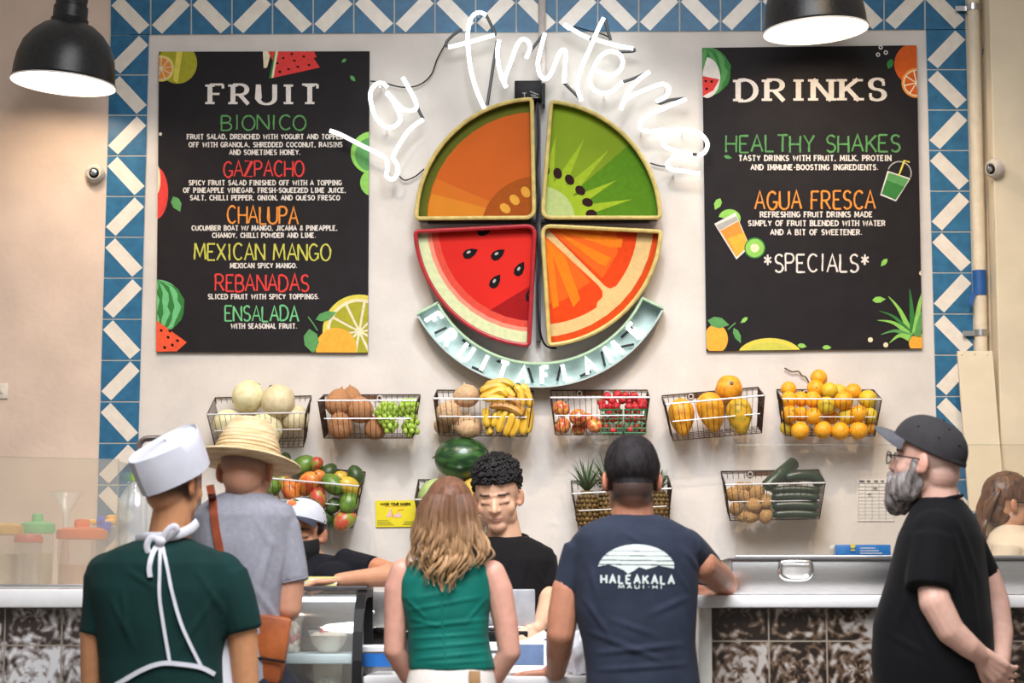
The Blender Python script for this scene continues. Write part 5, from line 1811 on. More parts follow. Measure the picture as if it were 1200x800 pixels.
# things in the case
M_cream = mat('cream_plaster', (0, 0, 0))
M_yog = fruit_mat('yogurt', (236, 224, 206), (220, 200, 178), 9)
sz = zs+.0155
t = thing('fruit_cup', (P(340, 760, 6.96).x, 6.99, sz), 'clear plastic cup of red and white fruit on the case shelf', 'cup')
c = Vector((P(340, 760, 6.99).x, 6.99, sz))
part('cup', MB().lathe([(.028, .001), (.030, .006), (.040, .105), (.042, .108)], c, 24, cap=False), M_clear, t)
mb = MB()
for i in range(26):
    a_ = i*2.4
    mb.ell(c+Vector((.018*math.cos(a_), .018*math.sin(a_), .012+.0032*i)), .013, n=8, mi=i % 3)
part('filling', mb, [M_yog, fruit_mat('pink_fruit', (216, 120, 110), (190, 80, 76)), M_yog], t)
part('lid', MB().lathe([(.043, .106), (.044, .112), (.038, .13), (.02, .142), (.001, .143)], c, 24), M_clear, t)
t = thing('salad_bowl', (P(384, 760, 6.97).x, 6.98, sz), 'clear bowl of creamy fruit salad topped with a strawberry in the case', 'bowl')
c = Vector((P(385, 760, 6.98).x, 6.98, sz))
part('bowl', MB().lathe([(.03, .001), (.034, .004), (.052, .03), (.064, .062), (.068, .072), (.070, .073)], c, 28, cap=False), M_clear, t)
part('salad', MB().lathe([(.03, .006), (.05, .03), (.060, .056), (.045, .066), (.02, .070), (.001, .071)], c, 24), M_yog, t)
part('strawberry', MB().ell(c+Vector((-.012, -.03, .068)), (.016, .013, .014), n=14), fruit_mat('strawberry_top', (206, 60, 52), (180, 36, 40)), t)
t = thing('cream_cup', (P(384, 800, 6.98).x, 6.98, .62), 'tall cream coloured cup under the case shelf', 'cup')
c = Vector((P(384, 800, 6.98).x, 6.98, .6205))
part('cup', MB().lathe([(.030, 0), (.031, .004), (.046, zs-.02-.62), (.048, zs-.018-.62), (.043, zs-.018-.62), (.001, zs-.03-.62)], c, 24), fruit_mat('cream_paper', (232, 222, 196), (220, 208, 178)), t)
part('round_mark', MB().ell(P(384, 797, 6.98)+Vector((0, -.044, 0)), (.012, .004, .014), n=14), mat('mark_grey', rgb(170, 178, 172)), t)
t = thing('napkin_stack', (P(372, 690, 6.98).x, 7.1, zt+.013), 'pale yellow folded stack on top of the display case', 'napkins')
a, b = P(352, 696, 7.06), P(394, 685, 7.06)
mb = MB()
for i in range(5):
    mb.box(((a.x+b.x)/2+.002*math.sin(i*2), 7.12, zt+.0165+i*.006), (b.x-a.x, .1, .0056), mi=i % 2, rot=Matrix.Rotation(.02*math.sin(i*3), 3, 'Z'))
part('sheets', mb, [fruit_mat('pale_yellow', (228, 224, 150), (216, 208, 130)), mat('sheet_white', rgb(236, 234, 220))], t, False)

# ------------------------------------------------------------------ cash counter
t = thing('cash_counter', (P(620, 800, 6.9).x, 7.1, 0), 'low white counter under the cash register between the customers', 'counter')
zc = P(620, 792, 6.86).z
xa, xb = P(426, 790, 6.86).x, P(812, 790, 6.86).x
part('countertop', MB().box(((xa+xb)/2, 7.1, zc-.015), (xb-xa, .5, .03), bev=.005), M_top, t)
part('cabinet_body', MB().box(((xa+xb)/2, 7.12, (zc-.03)/2), (xb-xa-.04, .42, zc-.03)), M_leg, t, False)
t = thing('cash_register', (P(590, 790, 7.0).x, 7.16, zc), 'white register base with a black drawer front under the laptop', 'cash register')
xa, xb = P(515, 760, 7.02).x, P(648, 760, 7.02).x
zd = P(590, 752, 7.02).z
part('base', MB().box(((xa+xb)/2, 7.16, (zc+zd)/2), (xb-xa, .28, zd-zc), bev=.008), M_top, t)
zb = P(590, 739, 7.02).z
part('drawer', MB().box(((xa+xb)/2-.03, 7.17, (zd+zb)/2), (xb-xa-.1, .26, zb-zd-.001), bev=.004), M_black, t)
part('drawer_slot', MB().box(((xa+xb)/2, 7.019, zd-.03), (.14, .003, .006)), M_dark, t)
t = thing('laptop', (P(590, 738, 7.1).x, 7.14, zb), 'open silver laptop seen from behind in front of the cashier', 'laptop')
xa, xb = P(528, 738, 7.06).x, P(627, 738, 7.06).x
part('keyboard_base', MB().box(((xa+xb)/2, 7.17, zb+.008), (xb-xa, .2, .014), bev=.004), M_steel, t)
zl = P(600, 691, 7.02).z
R = Matrix.Rotation(math.radians(14), 3, 'X')
hgt = (zl-zb-.014)/math.cos(math.radians(14))
part('screen_lid', MB().box(Vector(((xa+xb)/2, 7.075, zb+.016))+R@Vector((0, 0, hgt/2)), (xb-xa, .009, hgt), rot=R, bev=.004), mat('silver_lid', rgb(214, 216, 222), rough=.35, metal=.3), t)
t = thing('card_terminal', (P(614, 790, 6.9).x, 6.92, zc), 'white payment tablet with a blue grey screen tilted to the customers', 'tablet')
R = Matrix.Rotation(math.radians(-35), 3, 'X')
c = P(614, 770, 6.93)
part('bezel', MB().box(c, (.155, .016, .125), rot=R, bev=.008), M_top, t)
part('screen', MB().box(c+R@Vector((.004, -.0085, .004)), (.118, .002, .078), rot=R), mat('tablet_screen', rgb(92, 112, 146), rough=.6, spec=.15), t)
part('stand', MB().box((c.x, 6.97, (zc+c.z)/2-.006), (.09, .06, c.z-zc+.01), bev=.01), M_top, t)
t = thing('white_bag', (P(680, 790, 6.9).x, 6.93, zc), 'crumpled white plastic bag behind the arm of the printed shirt man', 'bag')
def crump(v):
    n = noise.noise(v*2.3)*.25+noise.noise(v*5.0)*.14
    return v*(1+n)
c = P(681, 778, 6.93)
part('bag', MB().ell(Vector((c.x, 6.95, zc+.07)), (.065, .06, .075), n=40, fn=crump), mat('bag_white', rgb(226, 226, 232), rough=.35, var=.04, bump=.6, bscale=30), t)
part('handle', MB().tube(catmull([Vector((c.x-.03, 6.93, zc+.12)), Vector((c.x-.015, 6.92, zc+.17)), Vector((c.x+.01, 6.93, zc+.16)), Vector((c.x+.02, 6.94, zc+.11))], 4), [(.012, .003)]*13, 8), mat('bag_white', (0, 0, 0)), t)
t = thing('orange_tub', (P(679, 720, 7.05).x, 7.12, zc), 'white tub with an orange lid behind the printed shirt man', 'tub')
c = Vector((P(676, 720, 7.12).x, 7.12, zc+.0005))
H = P(676, 722, 7.12).z-zc
part('tub', MB().lathe([(.045, 0), (.05, .01), (.054, H)], c, 24), mat('tub_cream', rgb(226, 220, 204)), t)
part('lid', MB().lathe([(.056, H), (.057, H+.012), (.05, H+.016), (.001, H+.016)], c, 24), pl('orange_tub_lid', 226, 110, 60), t)
# behind: sink unit and faucet, blue banded tub
t = thing('steel_sink_unit', (P(470, 740, 7.65).x, 7.65, 0), 'brushed steel back counter between the masked worker and the long haired customer', 'sink')
xa, xb = P(410, 740, 7.7).x, P(522, 740, 7.7).x
z1, z0 = P(450, 692, 7.85).z, P(450, 738, 7.64).z
part('splash_panel', MB().box(((xa+xb)/2, 7.87, (z1+z0)/2), (xb-xa, .02, z1-z0), bev=.003), M_steel, t)
part('worktop', MB().box(((xa+xb)/2, 7.75, z0), (xb-xa, .24, .022), bev=.006), M_chrome, t)
part('cabinet', MB().box(((xa+xb)/2, 7.76, (z0-.011)/2), (xb-xa-.02, .21, z0-.011)), M_dark, t, False)
c = P(431, 738, 7.72)
c.z = z0+.011
t = thing('chrome_faucet', c, 'small chrome faucet at the back right of the display case', 'faucet')
part('spout', MB().tube(catmull([c, c+Vector((0, 0, .07)), c+Vector((-.004, -.02, .1)), c+Vector((-.02, -.06, .095)), c+Vector((-.024, -.07, .075))], 5), .007, 8), M_chrome, t)
part('handle', MB().box(c+Vector((.012, -.01, .05)), (.03, .012, .012), bev=.004), M_chrome, t)
part('base', MB().lathe([(.016, 0), (.017, .012), (.01, .016)], c, 16), M_chrome, t)
t = thing('blue_band_tub', (P(440, 790, 6.98).x, 7.0, zc), 'clear tub with white lid and blue band beside the display case', 'tub')
c = Vector((P(443, 790, 7.0).x, 7.0, zc+.0005))
H = P(440, 763, 7.0).z-zc
part('tub', MB().lathe([(.042, 0), (.046, .008), (.052, H)], c, 24), M_clear, t)
part('blue_band', MB().lathe([(.0505, H*.35), (.053, H*.92)], c, 24, cap=False), pl('band_blue', 40, 110, 190), t)
part('lid', MB().lathe([(.055, H), (.056, H+.014), (.05, H+.02), (.001, H+.021)], c, 24), M_top, t)
# ================================================================== PEOPLE
import numpy as np
def mesh_from(mb):
    me = bpy.data.meshes.new('tmp')
    me.from_pydata([tuple(v) for v in mb.v], [], mb.f)
    me.update()
    return me
def fuse(mb, voxel, smooth=3, factor=.5):
    """one continuous closed surface out of overlapping closed shapes"""
    me = mesh_from(mb)
    o = bpy.data.objects.new('tmp', me)
    COL.objects.link(o)
    r = o.modifiers.new('r', 'REMESH')
    r.mode = 'VOXEL'
    r.voxel_size = voxel
    if smooth:
        s = o.modifiers.new('s', 'SMOOTH')
        s.factor = factor
        s.iterations = smooth
    dg = bpy.context.evaluated_depsgraph_get()
    me2 = bpy.data.meshes.new_from_object(o.evaluated_get(dg))
    bpy.data.objects.remove(o, do_unlink=True)
    bpy.data.meshes.remove(me)
    return me2
def co_of(me):
    a = np.empty(len(me.vertices)*3)
    me.vertices.foreach_get('co', a)
    return a.reshape(-1, 3)
def no_of(me):
    a = np.empty(len(me.vertices)*3)
    me.vertex_normals.foreach_get('vector', a) if hasattr(me, 'vertex_normals') else me.vertices.foreach_get('normal', a)
    return a.reshape(-1, 3)
def set_co(me, co):
    me.vertices.foreach_set('co', co.reshape(-1))
    me.update()
def noise_disp(me, amp, freq, seed=0.0, stretch=(1, 1, 1)):
    co, no = co_of(me), no_of(me)
    d = np.array([noise.noise(Vector((c[0]*freq*stretch[0]+seed, c[1]*freq*stretch[1], c[2]*freq*stretch[2]))) for c in co])
    set_co(me, co+no*(d*amp)[:, None])
def creases(me, segs, Y0, side=-1):
    """cloth folds: segs = (px0,py0,px1,py1,width m,amp m), on the side of the body that faces the hall"""
    co, no = co_of(me), no_of(me)
    tot = np.zeros(len(co))
    for (x0, y0, x1, y1, w, a) in segs:
        p, q = P(x0, y0, Y0), P(x1, y1, Y0)
        p2, q2 = np.array([p.x, p.z]), np.array([q.x, q.z])
        d = q2-p2
        L2 = d.dot(d)
        v = co[:, [0, 2]]-p2
        t = np.clip(v.dot(d)/L2, 0, 1)
        dist = np.linalg.norm(v-t[:, None]*d, axis=1)
        along = np.sin(np.pi*np.clip(t*.96+.02, 0, 1))**.6
        tot += a*along*(np.exp(-(dist/w)**2)-.45*np.exp(-(dist/(2.1*w))**2))
    m = (no[:, 1]*side > -.1)
    set_co(me, co+no*(tot*m)[:, None])
def bvh_of(me, off=Vector((0, 0, 0))):
    vs = [v.co+off for v in me.vertices]
    return BVHTree.FromPolygons(vs, [tuple(p.vertices) for p in me.polygons])
def finish(name, me, m, parent, label=None):
    """mesh data in world space -> part"""
    w = wpos(parent)
    co = co_of(me)
    set_co(me, co-np.array(w))
    me.name = name
    me.materials.clear()
    for q in (m if isinstance(m, (list, tuple)) else [m]):
        me.materials.append(q)
    me.polygons.foreach_set('use_smooth', [True]*len(me.polygons))
    o = link(name, me, parent)
    if label:
        o['label'] = label
    return o
def paint(me, fn):
    ca = me.color_attributes.new('Col', 'FLOAT_COLOR', 'POINT')
    arr = np.ones((len(me.vertices), 4))
    arr[:, :3] = fn(co_of(me))
    ca.data.foreach_set('color', arr.reshape(-1))

def skin_mat(name):
    return mat(name, (1, 1, 1), rough=.5, var=.05, scale=40, attr='Col', sss=.12)
M_skin = skin_mat('skin')

def head_frame(c, yaw, pitch=0, roll=0):
    R = Euler((math.radians(pitch), math.radians(roll), math.radians(yaw)), 'XYZ').to_matrix()
    R = Matrix.Rotation(math.radians(yaw), 3, 'Z') @ Matrix.Rotation(math.radians(pitch), 3, 'X') @ Matrix.Rotation(math.radians(roll), 3, 'Y')
    M_ = R.to_4x4()
    M_.translation = c
    return M_
CR_C, CR_R = Vector((0, -.012, .032)), Vector((.076, .097, .090))
NP_C, NP_R = Vector((0, -.042, -.03)), Vector((.060, .057, .062))
def head_prims(H, s=1.0, ears=True, female=False):
    mb = MB()
    mb.ell(CR_C, CR_R, n=36)
    mb.ell(NP_C, NP_R, n=24)
    mb.ell((0, .024, -.022), (.064, .068, .088), n=32)
    mb.ell((0, .053, -.086), (.034, .034, .028), n=20)
    for sx in (-1, 1):
        mb.ell((sx*.043, .014, -.062), (.022, .042, .034), n=18)
        mb.ell((sx*.034, .052, -.026), (.032, .025, .030), n=18)
        if ears:
            e = Matrix.Rotation(sx*.35, 3, 'Z')
            mb.ell((sx*.080, -.014, -.008), (.009, .019, .031), rot=e, n=16)
            mb.ell((sx*.074, -.004, -.026), (.010, .012, .014), n=12)
    mb.ell((0, .0765, .026), (.046, .012, .009), n=18)
    mb.cone((0, .082, .012), .008, (0, .1005, -.024), .0125, n=12)
    for sx in (-1, 1):
        mb.ell((sx*.0125, .0885, -.027), (.0090, .011, .008), n=12)
        mb.ell((sx*.032, .0705, .0), (.018, .0110, .0120), n=14)
    mb.ell((0, .0815, -.0525), (.024, .0125, .0058), n=14)
    mb.ell((0, .081, -.0625), (.020, .0125, .0066), n=14)
    for v in mb.v:
        v.xyz = H @ (v*s)
    return mb
def face_paint(H, skin, s=1.0, hair=None, hairline=None, brow=(.03, .02, .016), lip=(.55, .25, .22), closed=True, beard=None):
    skin = np.array(rgb(*skin))
    Hi = np.array(H.inverted())
    def fn(co):
        l = (co @ Hi[:3, :3].T + Hi[:3, 3])/s
        x, y, z = l[:, 0], l[:, 1], l[:, 2]
        ax = np.abs(x)
        col = np.tile(skin, (len(co), 1))
        def mix(w, c):
            nonlocal col
            w = np.clip(w, 0, 1)[:, None]
            col = col*(1-w)+np.array(c)*w
        near = (np.abs(z) < .15) & (np.abs(y) < .14)
        front = (y > .045)
        # warm cheeks, nose and ears
        mix(.16*front*np.exp(-((ax-.04)/.02)**2-((z+.025)/.018)**2), skin*np.array([1.02, .78, .74]))
        mix(.15*front*np.exp(-(ax/.012)**2-((z+.025)/.015)**2), skin*np.array([1.02, .78, .72]))
        mix(.45*near*(ax > .074), skin*np.array([1.0, .68, .62]))
        mix(1.15*front*np.exp(-(np.maximum(0, np.abs(ax-.033)-.016)/.004)**2-((z-.0265+.25*np.maximum(0, ax-.035))/.0046)**2), brow)
        if closed:
            mix(1.3*front*np.exp(-(np.maximum(0, np.abs(ax-.033)-.013)/.004)**2-((z+.005)/.0034)**2), brow)
            mix(.45*front*np.exp(-((ax-.033)/.017)**2-((z+.002)/.009)**2), skin*np.array([.62, .48, .45]))
        else:
            mix(.9*front*np.exp(-((ax-.033)/.013)**4-((z-.001)/.005)**4), (.75, .72, .68))
            mix(.97*front*np.exp(-((ax-.033)/.006)**4-((z-.001)/.006)**4), (.03, .02, .015))
            mix(.85*front*np.exp(-(np.maximum(0, np.abs(ax-.033)-.012)/.003)**2-((z-.007)/.0025)**2), brow)
        mix(.8*front*np.exp(-(ax/.021)**4-((z+.0575)/.0085)**4), lip)
        mix(.8*front*np.exp(-(ax/.022)**4-((z+.0572)/.0014)**2), np.array(lip)*.45)
        mix(.6*(y > .09)*np.exp(-((ax-.009)/.005)**2-((z+.034)/.003)**2), skin*.35)
        if hair is not None:
            w = near*hairline(x, y, z)
            mix(w, rgb(*hair))
        if beard is not None:
            mix(near*beard[1](x, y, z), rgb(*beard[0]))
        return np.clip(col, 0, 1)
    return fn
def hand(wrist, d, n_, side, curl=.5, s=1.0, spread=.10, thumb=.6):
    """palm, five fingers; d = finger direction, n_ = palm normal, side = +1/-1 thumb side"""
    mb = MB()
    d = Vector(d).normalized()
    n_ = Vector(n_)
    n_ = (n_-d*n_.dot(d)).normalized()
    t = d.cross(n_)*side
    w = Vector(wrist)
    kn = []
    for i, (off, L) in enumerate(((.030, .086), (.010, .090), (-.010, .086), (-.029, .078))):
        k = w+d*(L*s)+t*(off*s)
        kn.append(k)
        mb.cone(w+t*(off*.55*s)+d*.012*s, .0165*s, k, .0125*s, fl=.85, hint=n_)
    for i, (k, L) in enumerate(zip(kn, (.070, .079, .073, .056))):
        a = (1.5-i)*spread
        f = (d*math.cos(a)+t*math.sin(a)).normalized()
        p = k
        ang = 0
        for seg, r0, r1, b in ((.46, .0092, .0086, curl*.8), (.31, .0086, .008, curl*1.1), (.23, .008, .007, curl*.7)):
            ang += b
            q = p+(f*math.cos(ang)+n_*math.sin(ang))*(L*seg*s)
            mb.cone(p, r0*s, q, r1*s, n=10)
            p = q
    p0 = w+t*.022*s+d*.022*s
    p1 = p0+(d*.72+t*.62+n_*.25*thumb).normalized()*.042*s
    p2 = p1+(d*.86+t*.30+n_*.4*thumb).normalized()*.032*s
    p3 = p2+(d*.95+t*.05+n_*.45*thumb).normalized()*.025*s
    mb.cone(p0, .0155*s, p1, .0115*s, n=12)
    mb.cone(p1, .0112*s, p2, .0098*s, n=10)
    mb.cone(p2, .0096*s, p3, .008*s, n=10)
    return mb
def hair_shell(H, s, tfn, na=96, ne=64):
    """scalp shell; tfn(az, el, dir) -> thickness in metres (negative = below the skin)"""
    vs, th = [], []
    O = Vector((0, -.012, .02))
    def hit(d):
        best = 0
        for c, r in ((CR_C, CR_R), (NP_C, NP_R)):
            o = O-c
            a = (d.x/r.x)**2+(d.y/r.y)**2+(d.z/r.z)**2
            b = 2*(o.x*d.x/r.x**2+o.y*d.y/r.y**2+o.z*d.z/r.z**2)
            cc = (o.x/r.x)**2+(o.y/r.y)**2+(o.z/r.z)**2-1
            D = b*b-4*a*cc
            if D > 0:
                best = max(best, (-b+math.sqrt(D))/(2*a))
        return best
    for i in range(ne+1):
        el = -PI/2+PI*i/ne
        for j in range(na):
            az = 2*PI*j/na
            d = Vector((math.cos(el)*math.cos(az), math.cos(el)*math.sin(az), math.sin(el)))
            t = tfn(az, el, d)
            th.append(t)
            vs.append(H @ ((O+d*(hit(d)+max(t, -.012)))*s))
    fs = []
    for i in range(ne):
        for j in range(na):
            q = (i*na+j, i*na+(j+1) % na, (i+1)*na+(j+1) % na, (i+1)*na+j)
            if max(th[k] for k in q) > -.006:
                fs.append(q)
    mb = MB()
    mb.add(vs, fs)
    return mb
def sstep(a, b, x):
    t = max(0.0, min(1.0, (x-a)/(b-a)))
    return t*t*(3-2*t)
def drape(pts, wpx, bvh, Y0, off=.004, th=.004):
    """a flat band lying on a garment, following an image-space path"""
    mb = MB()
    top, bot = [], []
    n = len(pts)
    for i in range(n):
        a, b = pts[max(i-1, 0)], pts[min(i+1, n-1)]
        dx, dy = b[0]-a[0], b[1]-a[1]
        L = math.hypot(dx, dy) or 1
        w = wpx[i] if isinstance(wpx, list) else wpx
        for sgn in (-1, 1):
            x, y = pts[i][0]-dy/L*w/2*sgn, pts[i][1]+dx/L*w/2*sgn
            d = ray(x, y).normalized()
            hit = bvh.ray_cast(EYE, d)
            p = hit[0] if hit[0] is not None else P(x, y, Y0)
            top.append(p-d*(off+th))
            bot.append(p-d*(off-.003))
    m = len(top)
    fs = []
    for i in range(n-1):
        a, b, c, e = 2*i, 2*i+1, 2*i+3, 2*i+2
        fs += [(a, b, c, e), (m+a, m+e, m+c, m+b), (a, e, m+e, m+a), (b, m+b, m+c, c)]
    fs += [(0, m, m+1, 1), (m-2, m-1, 2*m-1, 2*m-2)]
    mb.add(top+bot, fs)
    return mb
def resample(pts, k=6):
    q = catmull([(x, y, 0) for x, y in pts], k)
    return [(v.x, v.y) for v in q]
def shoes_and_legs(t, cx, Y, hipz, m, shoe_m, w=.10, fyaw=0.0):
    mb = MB()
    c, s = math.cos(fyaw), math.sin(fyaw)
    for sx in (-1, 1):
        ox, oy = sx*w*c, sx*w*s
        mb.cone((cx+ox*.9, Y+oy*.9, hipz), .105, (cx+ox, Y+oy+.01, hipz*.52), .078)
        mb.cone((cx+ox, Y+oy+.01, hipz*.52), .075, (cx+ox*1.05, Y+oy, .07), .062)
    mb.ell((cx, Y, hipz+.02), (.17, .125, .12), n=24, rot=Matrix.Rotation(fyaw, 3, 'Z'))
    finish('trousers', fuse(mb, .014, 3), m, t)
    for sx in (-1, 1):
        q = MB()
        f = Vector((-s, c, 0))
        b = Vector((cx+sx*w*c*1.05, Y+sx*w*s*1.05, 0))
        q.cone(b+Vector((0, 0, .045))-f*.02, .043, b+f*.16+Vector((0, 0, .036)), .035, fl=.8, hint=(0, 0, 1))
        q.ell(b+Vector((0, 0, .075)), (.045, .05, .05), n=14)
        finish('shoe', fuse(q, .01, 2), shoe_m, t)
def cloth(name, r, g, b, v=.06, sc=18, rough=.85, bump=.2, bs=240):
    return mat(name, rgb(r, g, b), rough=rough, var=v, scale=sc, bump=bump, bscale=bs, sheen=.1)
M_denim = cloth('dark_trousers', 38, 40, 48)
M_shoe = mat('dark_shoe', rgb(40, 36, 36), rough=.5)

class Px:
    def __init__(self, Y0):
        self.Y = Y0
        self.k = S(Y0)
    def __call__(self, x, y, dy=0.0):
        return P(x, y, self.Y+dy)
    def rings(self, lst, top_first=True):
        """(cx px, y px, half width px, depth m, [dy]) from top to bottom"""
        out = []
        for r in reversed(lst):
            dy = r[4] if len(r) > 4 else 0.0
            out.append((self(r[0], r[1], dy), r[2]*self.k, r[3]))
        return out

def collar(px, c, y, hw, d, r, m, t, dy=0.0, tilt=.012):
    cc = px(c, y, dy)
    pts = [cc+Vector((hw*px.k*math.cos(a*PI/20), d*math.sin(a*PI/20), tilt*-math.sin(a*PI/20)*-1)) for a in range(40)]
    return part('collar', MB().tube(pts, (r if not isinstance(r, tuple) else r), 8, closed=True), m, t)

# ------------------------------------------------------------------ A: green shirt, white paper cap
px = Px(6.3)
t = thing('person', (px(193, 700).x, 6.3, 0), 'person seen from behind in a dark green t-shirt, white paper cap and white apron strings', 'person')
Hd = head_frame(px(204, 567), -30, -4)
b = head_prims(Hd, .95)
b.cone(px(203, 592, -.01), .056, px(197, 636, .0), .062)
b.loft(px.rings([(195, 640, 40, .06), (192, 690, 60, .08), (192, 800, 55, .08)]))
for pts in ([(px(112, 735), .046), (px(111, 800, .02), .040), (px(120, 870, .06), .030), (px(122, 890, .07), .028)], [(px(283, 730), .046), (px(287, 800, .02), .040), (px(283, 870, .06), .030), (px(282, 890, .07), .028)]):
    b.chain(pts)
b.merge(hand(px(122, 890, .07), (0, .15, -1), (1, 0, 0), 1, .35))
b.merge(hand(px(282, 890, .07), (0, .15, -1), (-1, 0, 0), -1, .35))
me = fuse(b, .0042, 4)
paint(me, face_paint(Hd, (206, 146, 104), .95, hair=(44, 32, 28), hairline=lambda x, y, z: (np.clip((.045-y)/.03, 0, 1)*np.clip((z+.075)/.05, 0, 1)**1.2*(np.abs(x) < .073)*.9)))
finish('body', me, M_skin, t)
sh = MB()
sh.loft(px.rings([(196, 629, 27, .062), (195, 637, 44, .085), (193, 646, 66, .105), (191, 660, 84, .12), (190, 690, 86, .128), (190, 730, 78, .128), (191, 770, 72, .125), (192, 815, 72, .125), (192, 860, 76, .13)]), n=48)
sh.cone(px(124, 672), .066, px(115, 744), .056, flatcap=True)
sh.cone(px(263, 670), .068, px(284, 741), .060, flatcap=True)
sh.ell(px(128, 670), (.07, .07, .06))
sh.ell(px(258, 668), (.07, .07, .06))
ms = fuse(sh, .0065, 5)
noise_disp(ms, .010, 9, 3.0, (1, 1, .6))
creases(ms, [(150, 668, 185, 690, .008, .006), (232, 668, 262, 720, .010, .007), (250, 700, 205, 772, .010, .006), (130, 700, 160, 760, .010, .005), (200, 700, 225, 770, .009, .004), (240, 690, 244, 760, .01, .006), (145, 690, 150, 740, .01, .005)], 6.2)
bv = bvh_of(ms)
M_green = cloth('dark_green_jersey', 10, 47, 45, .1, 8)
finish('t_shirt', ms, M_green, t)
M_apron = cloth('white_apron_cloth', 206, 206, 214, .03)
nk = drape(resample([(163, 628), (176, 633), (190, 631), (206, 628), (222, 617), (228, 606)]), 13, bv, 6.2, .004, .006)
part('apron_neck_strap', MB().tube(catmull([px(160, 632, -.03), px(172, 629, -.07), px(190, 629, -.085), px(208, 626, -.08), px(224, 619, -.04), px(231, 612, .0)], 6), [(.0045, .014)]*31, 8, flat=Vector((0, 1, 0))), M_apron, t)
kn = MB()
kc = px(188, 634, -.105)
kn.ell(kc, (.016, .012, .014), n=14)
for pts in ([(0, 0), (-10, -4), (-15, 5), (-12, 14), (-4, 10), (0, 2)], [(0, 0), (8, -12), (16, -17), (19, -12), (12, -6), (2, 0)]):
    kn.tube(catmull([kc+Vector((x*px.k, -.006*math.sin(i), -y*px.k)) for i, (x, y) in enumerate(pts)], 5), [(.003, .009)]*(5*(len(pts)-1)+1), 8, flat=Vector((0, 1, 0)))
part('apron_knot', kn, M_apron, t)
part('apron_string', drape(resample([(186, 636), (179, 648), (175, 664), (176, 676)]), 6, bv, 6.2, .005), M_apron, t)
part('apron_string', drape(resample([(188, 637), (187, 670), (187, 700), (192, 735), (199, 776)]), [4.0]*25, bv, 6.2, .004), M_apron, t)
part('apron_string', drape(resample([(190, 637), (196, 665), (202, 695), (214, 735), (236, 781)]), [4.0]*25, bv, 6.2, .004), M_apron, t)
part('apron_waist_tie', drape(resample([(120, 812), (143, 798), (168, 784), (190, 777), (212, 778), (236, 782), (252, 790)]), 5.5, bv, 6.2, .004), M_apron, t)
ap_ = drape([(262, 736+i*8) for i in range(14)], [12+i*2.6 for i in range(14)], bv, 6.3, .006)
part('apron_side', MB().tube(catmull([px(262, 742, .02), px(254, 790, .02), px(252, 860, .02), px(256, 1010, .03)], 5), [(.05+.002*i, .028+.003*i) for i in range(16)], 14), M_apron, t)
# paper cap
mb = MB()
plan = []
for i in range(28):
    a = 2*PI*i/28
    x, y = math.sin(a), math.cos(a)
    r = 1/((abs(x)/.087)**1.6+(abs(y)/.124)**1.6)**(1/1.65)
    plan.append((x*r, y*r-.012))
lv = [(1.03, -.040), (1.06, -.0), (1.06, .03), (1.05, .062), (1.03, .064), (.99, .056), (.9, .054), (.5, .062), (.02, .067)]
vs, fs = [], []
capH = Hd @ Matrix.Translation((.004, -.012, .058)) @ Matrix.Rotation(math.radians(30), 4, 'X') @ Matrix.Rotation(math.radians(-6), 4, 'Y')
for f, z in lv:
    for (x, y) in plan:
        vs.append(capH @ Vector((x*f, y*f, z+.10*abs(y)*(z > 0)*(1 if y > 0 else .25))))
n = 28
for i in range(len(lv)-1):
    for j in range(n):
        fs.append((i*n+j, i*n+(j+1) % n, (i+1)*n+(j+1) % n, (i+1)*n+j))
mb.add(vs, fs)
part('paper_cap', mb, mat('white_paper', rgb(198, 198, 208), rough=.7, var=.02, bump=.1, bscale=30), t)
shoes_and_legs(t, px(193, 700).x, 6.3, .86, M_denim, M_shoe)

# ------------------------------------------------------------------ B: straw hat, grey shirt
px = Px(6.62)
t = thing('person', (px(285, 700).x, 6.62, 0), 'person from behind in a wide straw hat and grey t-shirt with a leather strap', 'person')
Hd = head_frame(px(289, 552), -8, -12)
b = head_prims(Hd)
b.cone(px(289, 575, -.01), .058, px(289, 596, -.02), .066)
b.loft(px.rings([(288, 596, 34, .06), (285, 640, 46, .08), (280, 760, 44, .08)]))
b.chain([(px(340, 676), .046), (px(338, 712, .0), .040), (px(322, 702, .15), .034), (px(310, 694, .24), .027)])
b.chain([(px(236, 676), .046), (px(232, 730, .0), .040), (px(240, 745, .15), .032), (px(248, 742, .22), .027)])
b.merge(hand(px(310, 694, .24), (-.2, 1, .05), (0, 0, -1), -1, .4))
b.merge(hand(px(248, 742, .22), (.2, 1, .05), (0, 0, -1), 1, .4))
me = fuse(b, .0042, 4)
paint(me, face_paint(Hd, (204, 150, 122), hair=(96, 76, 64), hairline=lambda x, y, z: np.clip((.03-y)/.03, 0, 1)*np.clip((z+.03)/.04, 0, 1)*.8*(np.abs(x) < .074)))
finish('body', me, M_skin, t)
sh = MB()
sh.loft(px.rings([(290, 578, 26, .062, -.01), (289, 585, 40, .08), (288, 593, 55, .095), (286, 604, 62, .108), (283, 635, 60, .118), (280, 680, 55, .12), (277, 720, 54, .118), (277, 760, 55, .12), (277, 810, 58, .12)]), n=44)
sh.cone(px(330, 612), .058, px(342, 682), .049, flatcap=True)
sh.cone(px(244, 612), .058, px(236, 682), .049, flatcap=True)
ms = fuse(sh, .0065, 5)
noise_disp(ms, .009, 10, 8.0, (1, 1, .6))
creases(ms, [(318, 630, 300, 700, .010, .007), (330, 640, 322, 690, .008, .005), (300, 690, 325, 735, .010, .008), (312, 700, 328, 760, .008, .007), (290, 720, 322, 770, .010, .008), (300, 610, 318, 640, .010, .005)], 6.5)
part_col = [px(290, 581, -.006)+Vector((.073*math.cos(a*PI/18), .066*math.sin(a*PI/18), .012*math.sin(a*PI/18))) for a in range(36)]
